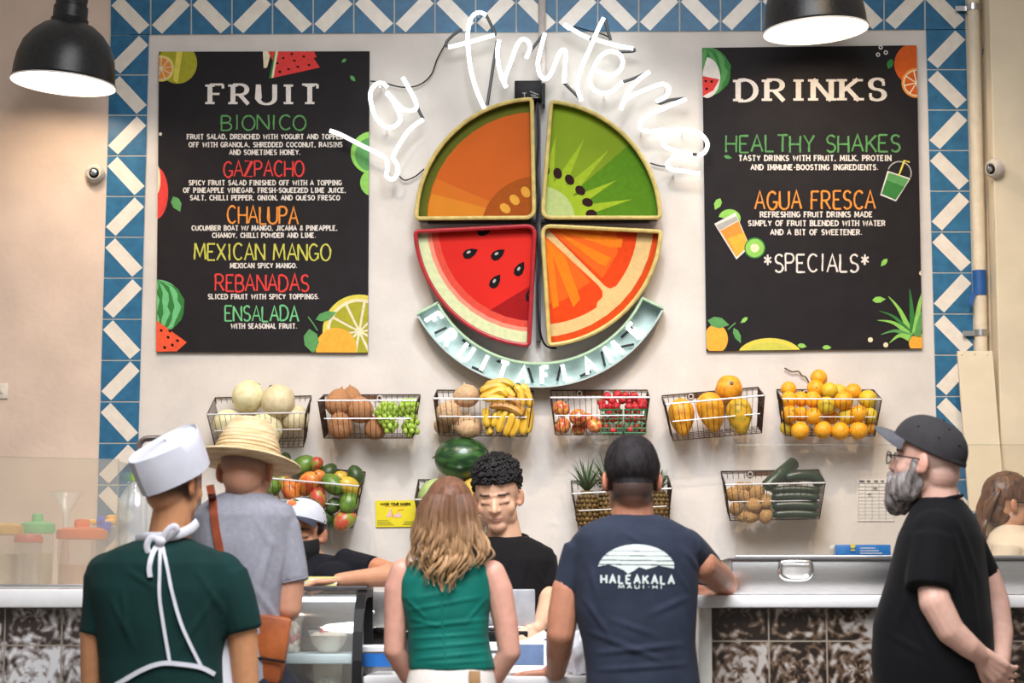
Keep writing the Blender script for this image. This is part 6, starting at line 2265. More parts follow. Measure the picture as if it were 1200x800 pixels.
bv = bvh_of(ms)
M_gtee = cloth('heather_grey_jersey', 144, 144, 154, .06, 60)
finish('t_shirt', ms, M_gtee, t)
part('collar', MB().tube(part_col, .0065, 8, closed=True), M_gtee, t)
part('sleeve_hem', MB().tube([px(342, 681)+Vector((.0495*math.cos(a*PI/12), .0495*math.sin(a*PI/12), .012*math.cos(a*PI/12))) for a in range(24)], .0022, 5, closed=True), M_gtee, t)
# hat
M_straw = mat('straw_braid', rgb(226, 202, 164), rough=.85, col2=rgb(196, 164, 118), scale=30, stretch=(.4, .4, 4), bump=.6, bscale=120, var=.05)
hatH = Hd @ Matrix.Translation((0, -.005, .046)) @ Matrix.Rotation(math.radians(2), 4, 'X') @ Matrix.Rotation(math.radians(4), 4, 'Y')
k = px.k
pf = [(.165, -.020), (.168, -.017), (.166, -.013), (.14, -.004), (.115, .001), (.100, .004)]
for i in range(9):
    f = i/8
    r = .098*(1-.42*f**1.5)
    z = .006+.098*f
    pf += [(r+.0045, z), (r+.0030, z+.005), (r-.0012, z+.009)]
pf += [(.046, .113), (.030, .119), (.012, .122), (.001, .1225)]
mb = MB().lathe(pf, n=48, sx=1, sy=1.1)
inner = [(.164, -.021), (.14, -.009), (.112, -.004), (.0945, -.002), (.090, .02), (.06, .09), (.001, .11)]
mb.lathe(inner, n=48, sx=1, sy=1.1)
for v in mb.v:
    v.xyz = hatH @ (v+Vector((0, 0, -.10*max(0, abs(v.x)-.10)**1.2)))
part('straw_hat', mb, M_straw, t)
hb = MB().tube([hatH @ Vector((.100*math.cos(a*PI/20), .110*math.sin(a*PI/20), .009)) for a in range(40)], .003, 5, closed=True)
part('hat_seam', hb, M_straw, t)
shoes_and_legs(t, px(280, 700).x, 6.62, .88, M_denim, M_shoe)
# shoulder bag
M_leather = mat('brown_leather', rgb(178, 96, 48), rough=.45, col2=rgb(140, 70, 34), scale=10, bump=.2, bscale=120, var=.05)
M_leather_d = mat('strap_leather', rgb(150, 72, 44), rough=.4, var=.1)
bagc = px(316, 760, -.06)
tb = thing('shoulder_bag', bagc, 'brown leather shoulder bag hanging at the hip of the straw hat wearer', 'bag')
Rb = Matrix.Rotation(math.radians(9), 3, 'Y')
part('bag_body', MB().box(bagc, (.105, .075, .20), rot=Rb, bev=.016), M_leather, tb)
part('bag_flap', MB().box(bagc+Vector((.004, -.036, .035)), (.112, .014, .125), rot=Rb, bev=.006), M_leather, tb)
part('flap_edge', MB().tube([bagc+Rb@Vector((x, -.045, -.03)) for x in (-.055, -.02, .02, .058)], .0035, 6), M_black, tb)
part('strap', drape(resample([(246, 568), (249, 585), (251, 605), (254, 626), (262, 660), (280, 700), (300, 728)]), 9.5, bv, 6.5, .004, .004), M_leather_d, tb)

# ------------------------------------------------------------------ C: masked worker
px = Px(7.45)
t = thing('person', (px(370, 700).x, 7.45, 0), 'masked worker in a white cap and black shirt leaning on the display case', 'person')
Hd = head_frame(px(354, 625), 166, -9, 0)
sC = .93
b = head_prims(Hd, sC)
b.cone(px(357, 645, .02), .05, px(368, 668, .03), .06)
b.loft(px.rings([(372, 670, 34, .06), (372, 700, 50, .08), (372, 780, 46, .08)]))
b.chain([(px(432, 664, -.04), .042), (px(455, 671, -.16), .038), (px(452, 675, -.24), .036), (px(398, 680, -.35), .025)])
b.merge(hand(px(398, 681, -.35), (-1, -.1, -.10), (0, -.15, -1), -1, .30, .95))
b.chain([(px(318, 668, -.02), .042), (px(310, 720, -.05), .036), (px(338, 690, -.3), .026)])
me = fuse(b, .0038, 4)
paint(me, face_paint(Hd, (196, 140, 108), sC, closed=True))
finish('body', me, M_skin, t)
sh = MB()
sh.loft(px.rings([(364, 648, 18, .055, .02), (368, 655, 34, .08, .02), (372, 664, 52, .10, .02), (374, 680, 58, .115), (374, 720, 54, .12), (374, 800, 54, .12), (374, 860, 56, .12)]), n=40)
sh.cone(px(400, 664, .0), .062, px(438, 669, -.10), .052, flatcap=True)
sh.cone(px(334, 668, .0), .062, px(318, 705, -.03), .052, flatcap=True)
sh.ell(px(392, 676, -.08), (.07, .08, .05))
ms = fuse(sh, .0065, 4)
noise_disp(ms, .008, 12, 1.0)
M_navy = cloth('black_navy_jersey', 14, 15, 24, .1, 10)
finish('t_shirt', ms, M_navy, t)
mk = MB()
msk = MB()
rows_, cols_ = 10, 16
vs = []
for i in range(rows_):
    z = -.016-.085*i/(rows_-1)
    for j in range(cols_):
        a = math.radians(-80+160*j/(cols_-1))
        bul = 1+.10*math.sin(PI*i/(rows_-1))+(.012*(i % 3 == 1))
        rx, ry = .074-.012*(i/(rows_-1)), .108-.016*(i/(rows_-1))
        vs.append(Hd @ (Vector((rx*math.sin(a)*bul, .004+ry*math.cos(a)*bul, z))*sC))
fs = [(i*cols_+j, i*cols_+j+1, (i+1)*cols_+j+1, (i+1)*cols_+j) for i in range(rows_-1) for j in range(cols_-1)]
vs2 = [Hd @ ((Hd.inverted() @ v)*.97) for v in vs]
n = len(vs)
mk.add(vs+vs2, fs+[tuple(n+q for q in reversed(f)) for f in fs]+[(j, n+j, n+j+1, j+1) for j in range(cols_-1)]+[((rows_-1)*cols_+j, (rows_-1)*cols_+j+1, n+(rows_-1)*cols_+j+1, n+(rows_-1)*cols_+j) for j in range(cols_-1)])
part('face_mask', mk, mat('black_mask', rgb(20, 20, 23), rough=.8, var=.1), t)
hs = hair_shell(Hd, sC, lambda az, el, d: -.004+.016*sstep(-.35, .1, d.z+.15)*sstep(.55, .2, d.y)*(1 if d.y < .55 else 0)+.003*noise.noise(d*9))
part('hair', hs, mat('black_hair', rgb(26, 20, 20), rough=.4, var=.3, scale=60, stretch=(1, 1, .1)), t)

def ball_cap(t, H, s, m_crown, m_brim, brim_len, pitch=0.0, patch=None, wid=58, button=True, big=1.0):
    Hc = H @ Matrix.Translation((0, -.004*s, .036*s)) @ Matrix.Rotation(math.radians(pitch), 4, 'X')
    rx, ry, rz = .0845*s*big, .106*s*big, .088*s*big
    mb = MB()
    vs, fs = [], []
    na, ne = 64, 14
    for i in range(ne+1):
        el = PI/2*i/ne
        for j in range(na):
            az = 2*PI*j/na
            seam = 1-.012*math.exp(-((((az+PI/2) % (PI/3))-PI/6)/.05)**2)
            cr = math.cos(el)**.82*seam
            vs.append(Hc @ Vector((rx*cr*math.cos(az), ry*cr*math.sin(az), rz*math.sin(el)**.9)))
    for i in range(ne):
        for j in range(na):
            fs.append((i*na+j, i*na+(j+1) % na, (i+1)*na+(j+1) % na, (i+1)*na+j))
    o = len(vs)
    for j in range(na):
        az = 2*PI*j/na
        vs.append(Hc @ Vector((rx*.95*math.cos(az), ry*.95*math.sin(az), -.004)))
        fs.append((j, o+j, o+(j+1) % na, (j+1) % na))
    mb.add(vs, fs)
    part('cap_crown', mb, m_crown, t)
    if button:
        part('cap_button', MB().ell(Hc @ Vector((0, 0, rz)), (.007, .007, .004), n=10), m_crown, t)
    mb = MB()
    vs, fs = [], []
    nj, ni = 24, 8
    for lay in (0, .004):
        for i in range(ni+1):
            for j in range(nj+1):
                a = math.radians(-wid+2*wid*j/nj)
                f = i/ni
                x = rx*math.sin(a)*(1+.05*f)
                y = ry*math.cos(a)+f*brim_len*(math.cos(a*90/wid)**.75 if abs(a*90/wid) < PI/2 else 0)
                z = .004-.020*(x/rx)**2*(.3+f)-.010*f*f-lay
                vs.append(Hc @ Vector((x, y, z)))
    w = nj+1
    N_ = (ni+1)*w
    for i in range(ni):
        for j in range(nj):
            q = (i*w+j, i*w+j+1, (i+1)*w+j+1, (i+1)*w+j)
            fs += [q, tuple(N_+k for k in reversed(q))]
    for j in range(nj):
        fs.append((ni*w+j, ni*w+j+1, N_+ni*w+j+1, N_+ni*w+j))
    mb.add(vs, fs)
    part('cap_brim', mb, m_brim, t)
    return Hc, rx, ry, rz
M_wcap = cloth('white_cap_cloth', 196, 198, 208, .03)
M_ncap = cloth('slate_brim_cloth', 58, 62, 76, .05)
Hc, rx, ry, rz = ball_cap(t, Hd, sC, M_wcap, M_ncap, .044, 20, big=1.05)
def on_cap(u, v, h=.0015):
    el = v
    return Hc @ Vector(((rx*1.0+h)*math.cos(el)**.82*math.sin(u), (ry+h)*math.cos(el)**.82*math.cos(u), (rz+h)*math.sin(el)**.9))
mb = MB()
mb.ell(on_cap(.08, .55), (.016, .008, .013), n=14)
part('orange_patch', mb, mat('patch_orange', rgb(232, 120, 60), rough=.8), t)
mb = MB().ell(on_cap(-.05, .78), (.012, .006, .004), n=10, rot=Matrix.Rotation(.4, 3, 'Y'))
mb.ell(on_cap(.2, .74), (.010, .006, .004), n=10, rot=Matrix.Rotation(-.5, 3, 'Y'))
part('patch_leaf', mb, mat('patch_green', rgb(74, 122, 70), rough=.8), t)
shoes_and_legs(t, px(372, 700).x, 7.47, .85, M_denim, M_shoe)

# ------------------------------------------------------------------ D: long hair, teal top
px = Px(6.55)
t = thing('person', (px(524, 700).x, 6.55, 0), 'person from behind with long wavy light brown hair, sleeveless teal top and white trousers', 'person')
Hd = head_frame(px(526, 604), 6, -8)
b = head_prims(Hd, .94)
b.cone(px(526, 632), .046, px(525, 660), .052)
b.loft(px.rings([(524, 660, 50, .045), (523, 676, 50, .07), (524, 740, 38, .07), (524, 800, 40, .08)]))
b.chain([(px(472, 670), .040), (px(466, 690), .041), (px(464, 725), .036), (px(462, 762, .0), .032), (px(478, 790, .05), .029), (px(496, 812, .09), .022)])
b.chain([(px(577, 672), .041), (px(585, 692), .042), (px(592, 728), .038), (px(597, 764, .0), .034), (px(578, 795, .04), .030), (px(556, 815, .09), .023)])
b.merge(hand(px(496, 812, .09), (.6, .5, -.6), (.5, -.3, .4), 1, .5, .9))
b.merge(hand(px(556, 815, .09), (-.6, .5, -.6), (-.5, -.3, .4), -1, .5, .9))
me = fuse(b, .0042, 4)
paint(me, face_paint(Hd, (216, 160, 140), .94))
finish('body', me, M_skin, t)
sh = MB()
sh.loft(px.rings([(525, 653, 24, .048), (525, 657, 40, .058), (524, 664, 49, .072), (523, 680, 53, .09), (522, 700, 53.5, .10), (523, 722, 49, .098), (525, 742, 46.5, .095), (527, 760, 47, .10), (529, 775, 49, .105), (530, 784, 49.5, .105)]), n=48)
ms = fuse(sh, .005, 3)
noise_disp(ms, .004, 14, 2.0)
creases(ms, [(478, 715, 560, 700, .006, .005), (480, 735, 570, 726, .006, .006), (482, 748, 568, 742, .005, .006), (484, 760, 572, 752, .005, .007), (486, 772, 572, 764, .005, .006), (500, 778, 574, 774, .004, .005), (490, 700, 540, 690, .007, .004), (480, 725, 520, 735, .005, .004), (474, 700, 500, 725, .006, .004), (570, 700, 545, 730, .006, .004)], 6.45)
bv = bvh_of(ms)
M_teal = cloth('teal_knit', 4, 104, 92, .08, 10, rough=.7)
finish('sleeveless_top', ms, M_teal, t)
part('back_seam', drape(resample([(517, 690), (518, 720), (520, 750), (523, 782)]), 1.6, bv, 6.45, .0006, .0012), M_teal, t)
tr = MB()
tr.loft(px.rings([(529, 776, 46, .098), (529, 790, 50, .108), (528, 815, 55, .12), (527, 850, 58, .13), (527, 890, 57, .12)]), n=40)
for sx in (-1, 1):
    c0 = px(527+sx*27, 890)
    tr.cone(c0, .095, (c0.x, 6.56, .5), .075)
    tr.cone((c0.x, 6.56, .5), .075, (c0.x, 6.55, .08), .085)
M_wpant = cloth('white_trousers', 226, 218, 210, .03)
finish('trousers', fuse(tr, .01, 3), M_wpant, t)
part('belt_patch', MB().box(px(556, 796, -.108), (.034, .006, .05), bev=.002), mat('tan_patch', rgb(176, 136, 92), rough=.6), t)
for sx in (-1, 1):
    q = MB().cone(px(527+sx*27, 890)*Vector((1, 1, 0)) if False else (px(527+sx*27, 890).x, 6.52, .04), .036, (px(527+sx*27, 890).x, 6.66, .032), .03)
    finish('shoe', fuse(q, .01, 2), M_shoe, t)
# hair: scalp shell and long wavy locks
M_lhair = mat('light_brown_hair', (1, 1, 1), rough=.55, spec=.25, var=.16, scale=120, stretch=(1, 1, .06), attr='Col', bump=.3, bscale=200)
locks = MB()
cols = []
rl = random.Random(11)
top = px(527, 563)
def lock(a, layer, end_y, r0, ph, amp):
    """a in [-1,1] across the back"""
    pts = []
    n = 20
    for i in range(n):
        f = i/(n-1)
        y = 562+f*(end_y-562)
        if y < 606:
            g = (y-562)/44.0
            hw = 35.5*math.sin(min(1, g)*PI/2)**.62
            cx = 527-3*g
        elif y < 650:
            g = (y-606)/44.0
            hw = 35.5+14*g
            cx = 524+3*g
        else:
            g = min(1, (y-650)/40.0)
            hw = 49.5-17*g
            cx = 527-9*g
        wv = max(0, (y-598)/70.0)
        x = cx+a*hw+amp*wv*math.sin(y*.155+ph)
        dep = .097*math.sqrt(max(0, 1-(a*.97)**2))*min(1, math.sin(min(1.0, (y-554)/50.0)*PI/2)**.7)
        Yv = px.Y-dep-.006-layer*.010+.0026*amp*wv*math.cos(y*.155+ph)
        if y > 650:
            Yv -= .006*(y-650)/35
        pts.append(P(x, y, Yv))
    rs = [r0*(.6+.4*min(1, i/4))*(1 if i < n-7 else max(.12, (n-1-i)/7)) for i in range(n)]
    o = len(locks.v)
    locks.tube(catmull(pts, 2), [r for r in np.interp(np.linspace(0, n-1, 2*(n-1)+1), range(n), rs)], 5)
    tone = rl.choice((.62, .8, .95, 1.05, 1.2))*rl.uniform(.93, 1.07)
    for v in locks.v[o:]:
        yy = (562+(top.z-v.z)/px.k*1.0)
        f = sstep(580, 668, yy)
        c0, c1 = np.array(rgb(116, 80, 60)), np.array(rgb(200, 158, 114))
        cols.append((c0*(1-f)+c1*f)*tone)
NC = 46
clump = [(rl.uniform(0, 6.28), rl.uniform(2.0, 6.0), rl.uniform(-14, 6)) for _ in range(NC)]
for i in range(640):
    a = -1+2*((i*0.618034) % 1)
    ci = int((a+1)/2*(NC-1)+.5)
    ph, amp, de = clump[ci]
    layer = rl.random()
    e = 690-18*abs(a)**1.5+de-rl.random()**2*34
    if a > .55:
        e = min(e, 664+rl.uniform(-20, 4))
    if a < -.72:
        e = min(e, 674+rl.uniform(-28, 4))
    lock(a+rl.uniform(-.02, .02), layer, e, rl.uniform(.0026, .0046), ph+rl.uniform(-.35, .35), amp)
me = to_mesh('hair', locks, M_lhair, True, wpos(t))
ca = me.color_attributes.new('Col', 'FLOAT_COLOR', 'POINT')
arr = np.ones((len(me.vertices), 4))
arr[:, :3] = np.clip(np.array(cols), 0, 1)
ca.data.foreach_set('color', arr.reshape(-1))
link('hair', me, t)
M_lh2 = mat('brown_scalp_hair', rgb(118, 80, 60), spec=.25, rough=.55, var=.2, scale=90, stretch=(1, 1, .1))
part('hair_crown', hair_shell(Hd, .94, lambda az, el, d: .003 if (d.y < .35 or d.z > .5) else -.01), M_lh2, t)

# ------------------------------------------------------------------ E: cashier
px = Px(7.52)
t = thing('person', (px(595, 700).x, 7.52, 0), 'young cashier with curly black hair and black t-shirt looking down at the register', 'person')
Hd = head_frame(px(583, 582), 174, -17, 3)
sE = 1.0
b = head_prims(Hd, sE)
b.cone(px(587, 603, .02), .056, px(593, 640, .04), .064)
b.loft(px.rings([(593, 640, 40, .06, .03), (592, 680, 46, .08, .03), (592, 780, 46, .08, .03)]))
b.chain([(px(640, 692, -.01), .038), (px(643, 706, -.08), .036), (px(637, 724, -.28), .030), (px(629, 736, -.44), .025)])
b.chain([(px(546, 690, .0), .042), (px(545, 712, -.03), .036), (px(562, 734, -.30), .027)])
b.merge(hand(px(629, 736, -.44), (-.45, -.55, -.70), (-.4, .45, -.6), -1, .75, .95))
b.merge(hand(px(562, 734, -.30), (.4, -.8, -.3), (.2, .3, -.9), 1, .6, .95))
me = fuse(b, .0034, 9)
paint(me, face_paint(Hd, (222, 176, 146), sE, closed=True, brow=(.022, .016, .014), lip=(.52, .24, .21)))
finish('body', me, M_skin, t)
sh = MB()
sh.loft(px.rings([(594, 630, 27, .068, .04), (593, 635, 42, .088, .035), (592, 643, 56, .10, .03), (591, 656, 61, .112, .02), (591, 690, 58, .118, .01), (591, 740, 55, .12), (591, 800, 55, .12), (591, 870, 57, .12)]), n=44)
sh.cone(px(633, 654, .02), .060, px(640, 692, -.02), .052, flatcap=True)
sh.cone(px(550, 654, .02), .060, px(544, 692, -.01), .052, flatcap=True)
ms = fuse(sh, .006, 4)
noise_disp(ms, .009, 11, 5.0, (1, 1, .6))
creases(ms, [(618, 650, 610, 690, .009, .007), (600, 650, 580, 690, .010, .006), (628, 665, 640, 690, .008, .005)], 7.4)
M_btee = cloth('black_jersey', 12, 11, 14, .12, 10)
finish('t_shirt', ms, M_btee, t)
cc = px(592, 627, .03)
part('collar', MB().tube([px(592, 630, .035)+Vector((.078*math.cos(a*PI/18), .074*math.sin(a*PI/18), .018*math.sin(a*PI/18))) for a in range(36)], .0065, 8, closed=True), M_btee, t)
rc = random.Random(5)
curl = MB()
hs = hair_shell(Hd, sE, lambda az, el, d: (-.012 if (d.y > .2 and d.z < .43-.06*abs(d.x)) or (d.z < -.12 and d.y > -.3) else -.001+.017*sstep(.0, .8, d.z)+.004*noise.noise(d*7)))
O = Vector((0, -.012, .02))
for i in range(900):
    z = rc.uniform(-.5, 1)
    a = rc.uniform(0, 2*PI)
    rr = math.sqrt(max(0, 1-z*z))
    d = Vector((rr*math.cos(a), rr*math.sin(a), z))
    if (d.y > .2 and d.z < .40-.06*abs(d.x)) or (d.z < -.05 and d.y > -.35):
        continue
    base = CR_C+Vector((CR_R.x*d.x, CR_R.y*d.y, CR_R.z*d.z))
    th = -.001+.021*sstep(.0, .85, d.z)+rc.uniform(-.003, .006)
    c = base+d*th
    u = d.orthogonal().normalized()
    w = d.cross(u)
    ph = rc.uniform(0, 6.28)
    pts = []
    for j in range(9):
        q = ph+j*.85
        pts.append(Hd @ ((c+u*(.0085*math.cos(q))+w*(.0085*math.sin(q))+d*(.0014*j-.004))*sE))
    curl.tube(pts, .0034, 5)
M_bhair = mat('black_curls', rgb(20, 16, 17), rough=.75, var=.3, scale=80)
hs.merge(curl)
part('hair', hs, M_bhair, t)
shoes_and_legs(t, px(592, 700).x, 7.55, .86, M_denim, M_shoe)
tag(link('paper_slip', to_mesh('paper_slip', MB().box((0, 0, 0), (.07, .045, .0015)), mat('paper_white', (0, 0, 0)), False), None, px(630, 748, -.50)), 'white paper slip held in the hand of the cashier', 'paper').rotation_euler = (.5, -.5, .2)

# ------------------------------------------------------------------ F: dark grey-blue printed shirt
px = Px(6.6)
t = thing('person', (px(742, 700).x, 6.6, 0), 'person from behind with short dark hair and a printed slate blue t-shirt', 'person')
Hd = head_frame(px(740, 562), 4, -8)
b = head_prims(Hd, 1.02)
b.cone(px(741, 585, -.005), .060, px(742, 618, .0), .070)
b.loft(px.rings([(742, 615, 44, .06), (742, 660, 56, .08), (750, 780, 50, .08)]))
b.chain([(px(665, 690), .048), (px(660, 718), .047), (px(657, 742), .044), (px(655, 762, .08), .040), (px(652, 786, .24), .030), (px(645, 788, .28), .027)])
b.chain([(px(822, 662, .05), .050), (px(838, 674, .18), .048), (px(850, 684, .32), .040), (px(838, 688, .42), .040), (px(812, 689, .52), .030)])
b.merge(hand(px(645, 788, .28), (-.97, .2, -.06), (0, 0, -1), -1, .25))
b.merge(hand(px(812, 689, .52), (-1, .2, 0), (0, 0, -1), 1, .3))
me = fuse(b, .0042, 4)
paint(me, face_paint(Hd, (192, 132, 104), 1.02, hair=(34, 28, 28), hairline=lambda x, y, z: np.clip((.02-y)/.03, 0, 1)*np.clip((z+.092)/.03, 0, 1)*.92*(np.abs(x) < .074)))
finish('body', me, M_skin, t)
sh = MB()
sh.loft(px.rings([(742, 603, 27, .068), (742, 609, 43, .085), (742, 617, 60, .10), (742, 628, 70, .112), (742, 648, 74, .122), (743, 680, 74, .128), (745, 715, 71, .128), (749, 750, 67, .126), (752, 785, 66, .126), (754, 830, 68, .13), (754, 880, 70, .13)]), n=48)
sh.cone(px(684, 642), .062, px(666, 692), .048, flatcap=True)
sh.cone(px(798, 640, .0), .064, px(830, 667, .12), .055, flatcap=True)
sh.ell(px(690, 640), (.06, .07, .055))
sh.ell(px(794, 638), (.065, .07, .058))
ms = fuse(sh, .006, 5)
noise_disp(ms, .008, 9, 7.0, (1, 1, .7))
creases(ms, [(800, 640, 822, 668, .009, .007), (788, 660, 806, 690, .008, .006), (690, 660, 700, 700, .010, .006), (690, 740, 780, 775, .009, .007), (700, 765, 800, 755, .009, .008), (700, 785, 806, 778, .008, .007), (760, 720, 806, 700, .010, .006), (715, 725, 770, 745, .009, .005), (684, 700, 716, 748, .008, .006), (725, 620, 760, 640, .008, .004)], 6.48)
bv = bvh_of(ms)
M_slate = cloth('slate_blue_jersey', 44, 50, 66, .1, 14)
finish('t_shirt', ms, M_slate, t)
part('collar', MB().tube([px(742, 606)+Vector((28*px.k*math.cos(a*PI/18), .071*math.sin(a*PI/18), .010*math.sin(a*PI/18))) for a in range(36)], .0055, 8, closed=True), M_slate, t)
# back print, laid on the cloth
M_print = mat('shirt_print', rgb(206, 214, 210), rough=.9, var=.06, scale=160)
def on_shirt(x, y, off=.0022):
    d = ray(x, y).normalized()
    hit = bv.ray_cast(EYE, d)
    return (hit[0] if hit[0] is not None else P(x, y, 6.48))-d*off
def print_poly_grid(mb, inside_fn, x0, x1, y0, y1, st):
    nx, ny = int((x1-x0)/st), int((y1-y0)/st)
    idx = {}
    def vid(i, j):
        if (i, j) not in idx:
            idx[(i, j)] = len(mb.v)
            mb.v.append(on_shirt(x0+i*st, y0+j*st))
        return idx[(i, j)]
    for i in range(nx):
        for j in range(ny):
            if inside_fn(x0+(i+.5)*st, y0+(j+.5)*st):
                mb.f.append((vid(i, j), vid(i+1, j), vid(i+1, j+1), vid(i, j+1)))
                mb.m.append(0)
def ridge(x):
    pts = [(700, 664), (707, 662), (714, 661.5), (722, 664), (731, 668), (736, 672), (742, 669), (749, 664), (757, 667), (764, 665), (772, 662.5), (780, 664), (790, 666)]
    for (a, ya), (b2, yb2) in zip(pts[:-1], pts[1:]):
        if a <= x <= b2:
            return ya+(yb2-ya)*(x-a)/(b2-a)
    return 600
def dome(x, y):
    if ((x-746)/45.5)**2+((y-668)/30.5)**2 > 1 or y > ridge(x):
        return False
    for yl, w_ in ((645.5, .5), (651, .6), (656.5, .8), (661.5, .9)):
        if abs(y-yl-.012*(x-746)) < w_*.6:
            return False
    return True
mb = MB()
print_poly_grid(mb, dome, 700, 792, 636, 673, .5)
part('sunset_print', mb, M_print, t, False)
def cloth_text(txt, x0, x1, top_, base_, wd, gap):
    mb = MB()
    h = base_-top_
    for strokes, gx, k, ch in layout(txt, x0, x1, gap):
        for s_ in strokes:
            pts = [(gx+u*k, base_-v*h+.014*(gx-x0)) for u, v in s_]
            dense = []
            for (ax, ay), (bx, by) in zip(pts[:-1], pts[1:]):
                m_ = max(1, int(math.hypot(bx-ax, by-ay)/1.2))
                dense += [(ax+(bx-ax)*i/m_, ay+(by-ay)*i/m_) for i in range(m_)]
            dense.append(pts[-1])
            v2, f2 = ribbon(dense, wd)
            mb.add([on_shirt(a_, b_, .0024) for a_, b_ in v2], f2)
    return mb
GL['+'] = (.3, [[(.15, .4), (.15, .62)]])
part('print_text', cloth_text('HALEAKALA', 704.5, 790, 673.5, 683, 2.3, .42), M_print, t, False)
part('print_text', cloth_text('MAUI+HI', 725, 776, 685, 689, 1.2, .55), M_print, t, False)
def fhair(az, el, d):
    if d.y > .45 and d.z < .55:
        return -.012
    low = -.74 if d.y < -.2 else -.25
    t_ = .012*sstep(low, low+.75, d.z)-.004
    if abs(d.x) > .75 and d.y > -.25 and d.z < .10:
        t_ = -.004
    return t_+.0025*noise.noise(Vector((d.x*14, d.y*14, d.z*5)))*sstep(-.3, .2, d.z)+.004*sstep(.5, .9, d.z)
part('hair', hair_shell(Hd, 1.02, fhair), mat('dark_short_hair', rgb(40, 34, 36), rough=.7, spec=.25, col2=rgb(20, 17, 19), scale=70, stretch=(1, 1, .25), bump=.6, bscale=150), t)
shoes_and_legs(t, px(752, 700).x, 6.6, .84, M_denim, M_shoe)

# ------------------------------------------------------------------ G: bearded man in profile
px = Px(6.55)
YG = 68
t = thing('person', (px(1095, 700).x, 6.55, 0), 'bearded person in grey cap, glasses and black t-shirt standing in profile at right', 'person')
Hd = head_frame(px(1086, 541), 64, 7)
b = head_prims(Hd, 1.04)
b.cone(px(1095, 562, .0), .060, px(1102, 596, .0), .068)
yr = math.radians(YG)
def gring(c, y, rx, ry):
    return (px(c, y), rx, ry, yr)
b.loft([gring(1098, 790, .12, .09), gring(1098, 700, .13, .09), gring(1100, 600, .08, .06)])
b.chain([(px(1091, 680, -.17), .044), (px(1096, 706, -.195), .047), (px(1113, 738, -.20), .042), (px(1135, 757, -.19), .035), (px(1147, 766, -.17), .030)])
b.chain([(px(1154, 672, .14), .046), (px(1166, 706, .13), .044), (px(1172, 740, .10), .040), (px(1171, 772, -.03), .034), (px(1166, 796, -.09), .029)])
b.merge(hand(px(1147, 766, -.17), (.72, .12, -.62), (.35, .9, .2), -1, .5))
b.merge(hand(px(1166, 796, -.09), (-.15, .05, -1), (-.3, .8, 0), 1, .5))
me = fuse(b, .0042, 4)
paint(me, face_paint(Hd, (222, 176, 158), 1.04, closed=False, hair=(150, 132, 124), hairline=lambda x, y, z: np.clip((.0-y)/.03, 0, 1)*np.clip((z+.05)/.04, 0, 1)*.5*(np.abs(x) < .075)))
finish('body', me, M_skin, t)
sh = MB()
sh.loft([gring(1095, 880, .19, .155), gring(1094, 810, .19, .168), gring(1093, 770, .192, .176), gring(1094, 730, .195, .172), gring(1098, 690, .20, .152), gring(1101, 655, .205, .132), gring(1103, 628, .20, .118), gring(1104, 610, .17, .102), gring(1103, 598, .12, .088), gring(1102, 589, .082, .076), gring(1101, 583, .066, .066)], n=48)
sh.cone(px(1094, 630, -.135), .074, px(1088, 691, -.185), .068, flatcap=True)
sh.cone(px(1128, 630, .15), .066, px(1154, 680, .14), .056, flatcap=True)
sh.ell(px(1097, 624, -.11), (.085, .08, .07))
sh.ell(px(1096, 650, -.11), (.085, .09, .08))
ms = fuse(sh, .0065, 10)
noise_disp(ms, .007, 8, 12.0, (1, 1, .7))
creases(ms, [(1112, 610, 1140, 700, .010, .006), (1122, 606, 1152, 680, .010, .006), (1118, 650, 1128, 740, .010, .006), (1138, 650, 1146, 740, .010, .006), (1066, 690, 1050, 740, .012, .005), (1040, 740, 1080, 765, .010, .005), (1060, 700, 1100, 790, .010, .004)], 6.38)
M_blk = cloth('black_cotton', 9, 9, 13, .12, 10)
finish('t_shirt', ms, M_blk, t)
cpt = []
for a in range(36):
    q = Vector((.070*math.cos(a*PI/18), .068*math.sin(a*PI/18), 0))
    q.rotate(Euler((0, 0, yr)))
    cpt.append(px(1101, 586)+q*.97+Vector((0, 0, q.x*.20)))
part('collar', MB().tube(cpt, .006, 8, closed=True), M_blk, t)
M_gcap = cloth('charcoal_cap', 58, 56, 58, .06, 20)
M_gbrim = cloth('grey_brim', 92, 92, 98, .06, 20)
Hc, rx, ry, rz = ball_cap(t, Hd, 1.04, M_gcap, M_gbrim, .066, 20, wid=62, big=1.06)
ey = MB()
for a_, e_ in ((1.9, .5), (2.6, .55), (2.2, 1.0), (1.2, .55)):
    ey.ell(Hc @ Vector((-(rx+.001)*math.cos(e_)**.82*math.sin(a_), (ry+.001)*math.cos(e_)**.82*math.cos(a_), (rz+.001)*math.sin(e_)**.9)), .0035, n=8)
part('eyelet', ey, mat('dark_thread', rgb(40, 38, 40), rough=.8), t)
part('cap_strap', MB().tube([Hc @ Vector((rx*1.01*math.sin(a), ry*1.01*math.cos(a), .004)) for a in np.linspace(2.5, 3.8, 12)], [(.008, .003)]*12, 6), mat('dark_thread', (0, 0, 0)), t)
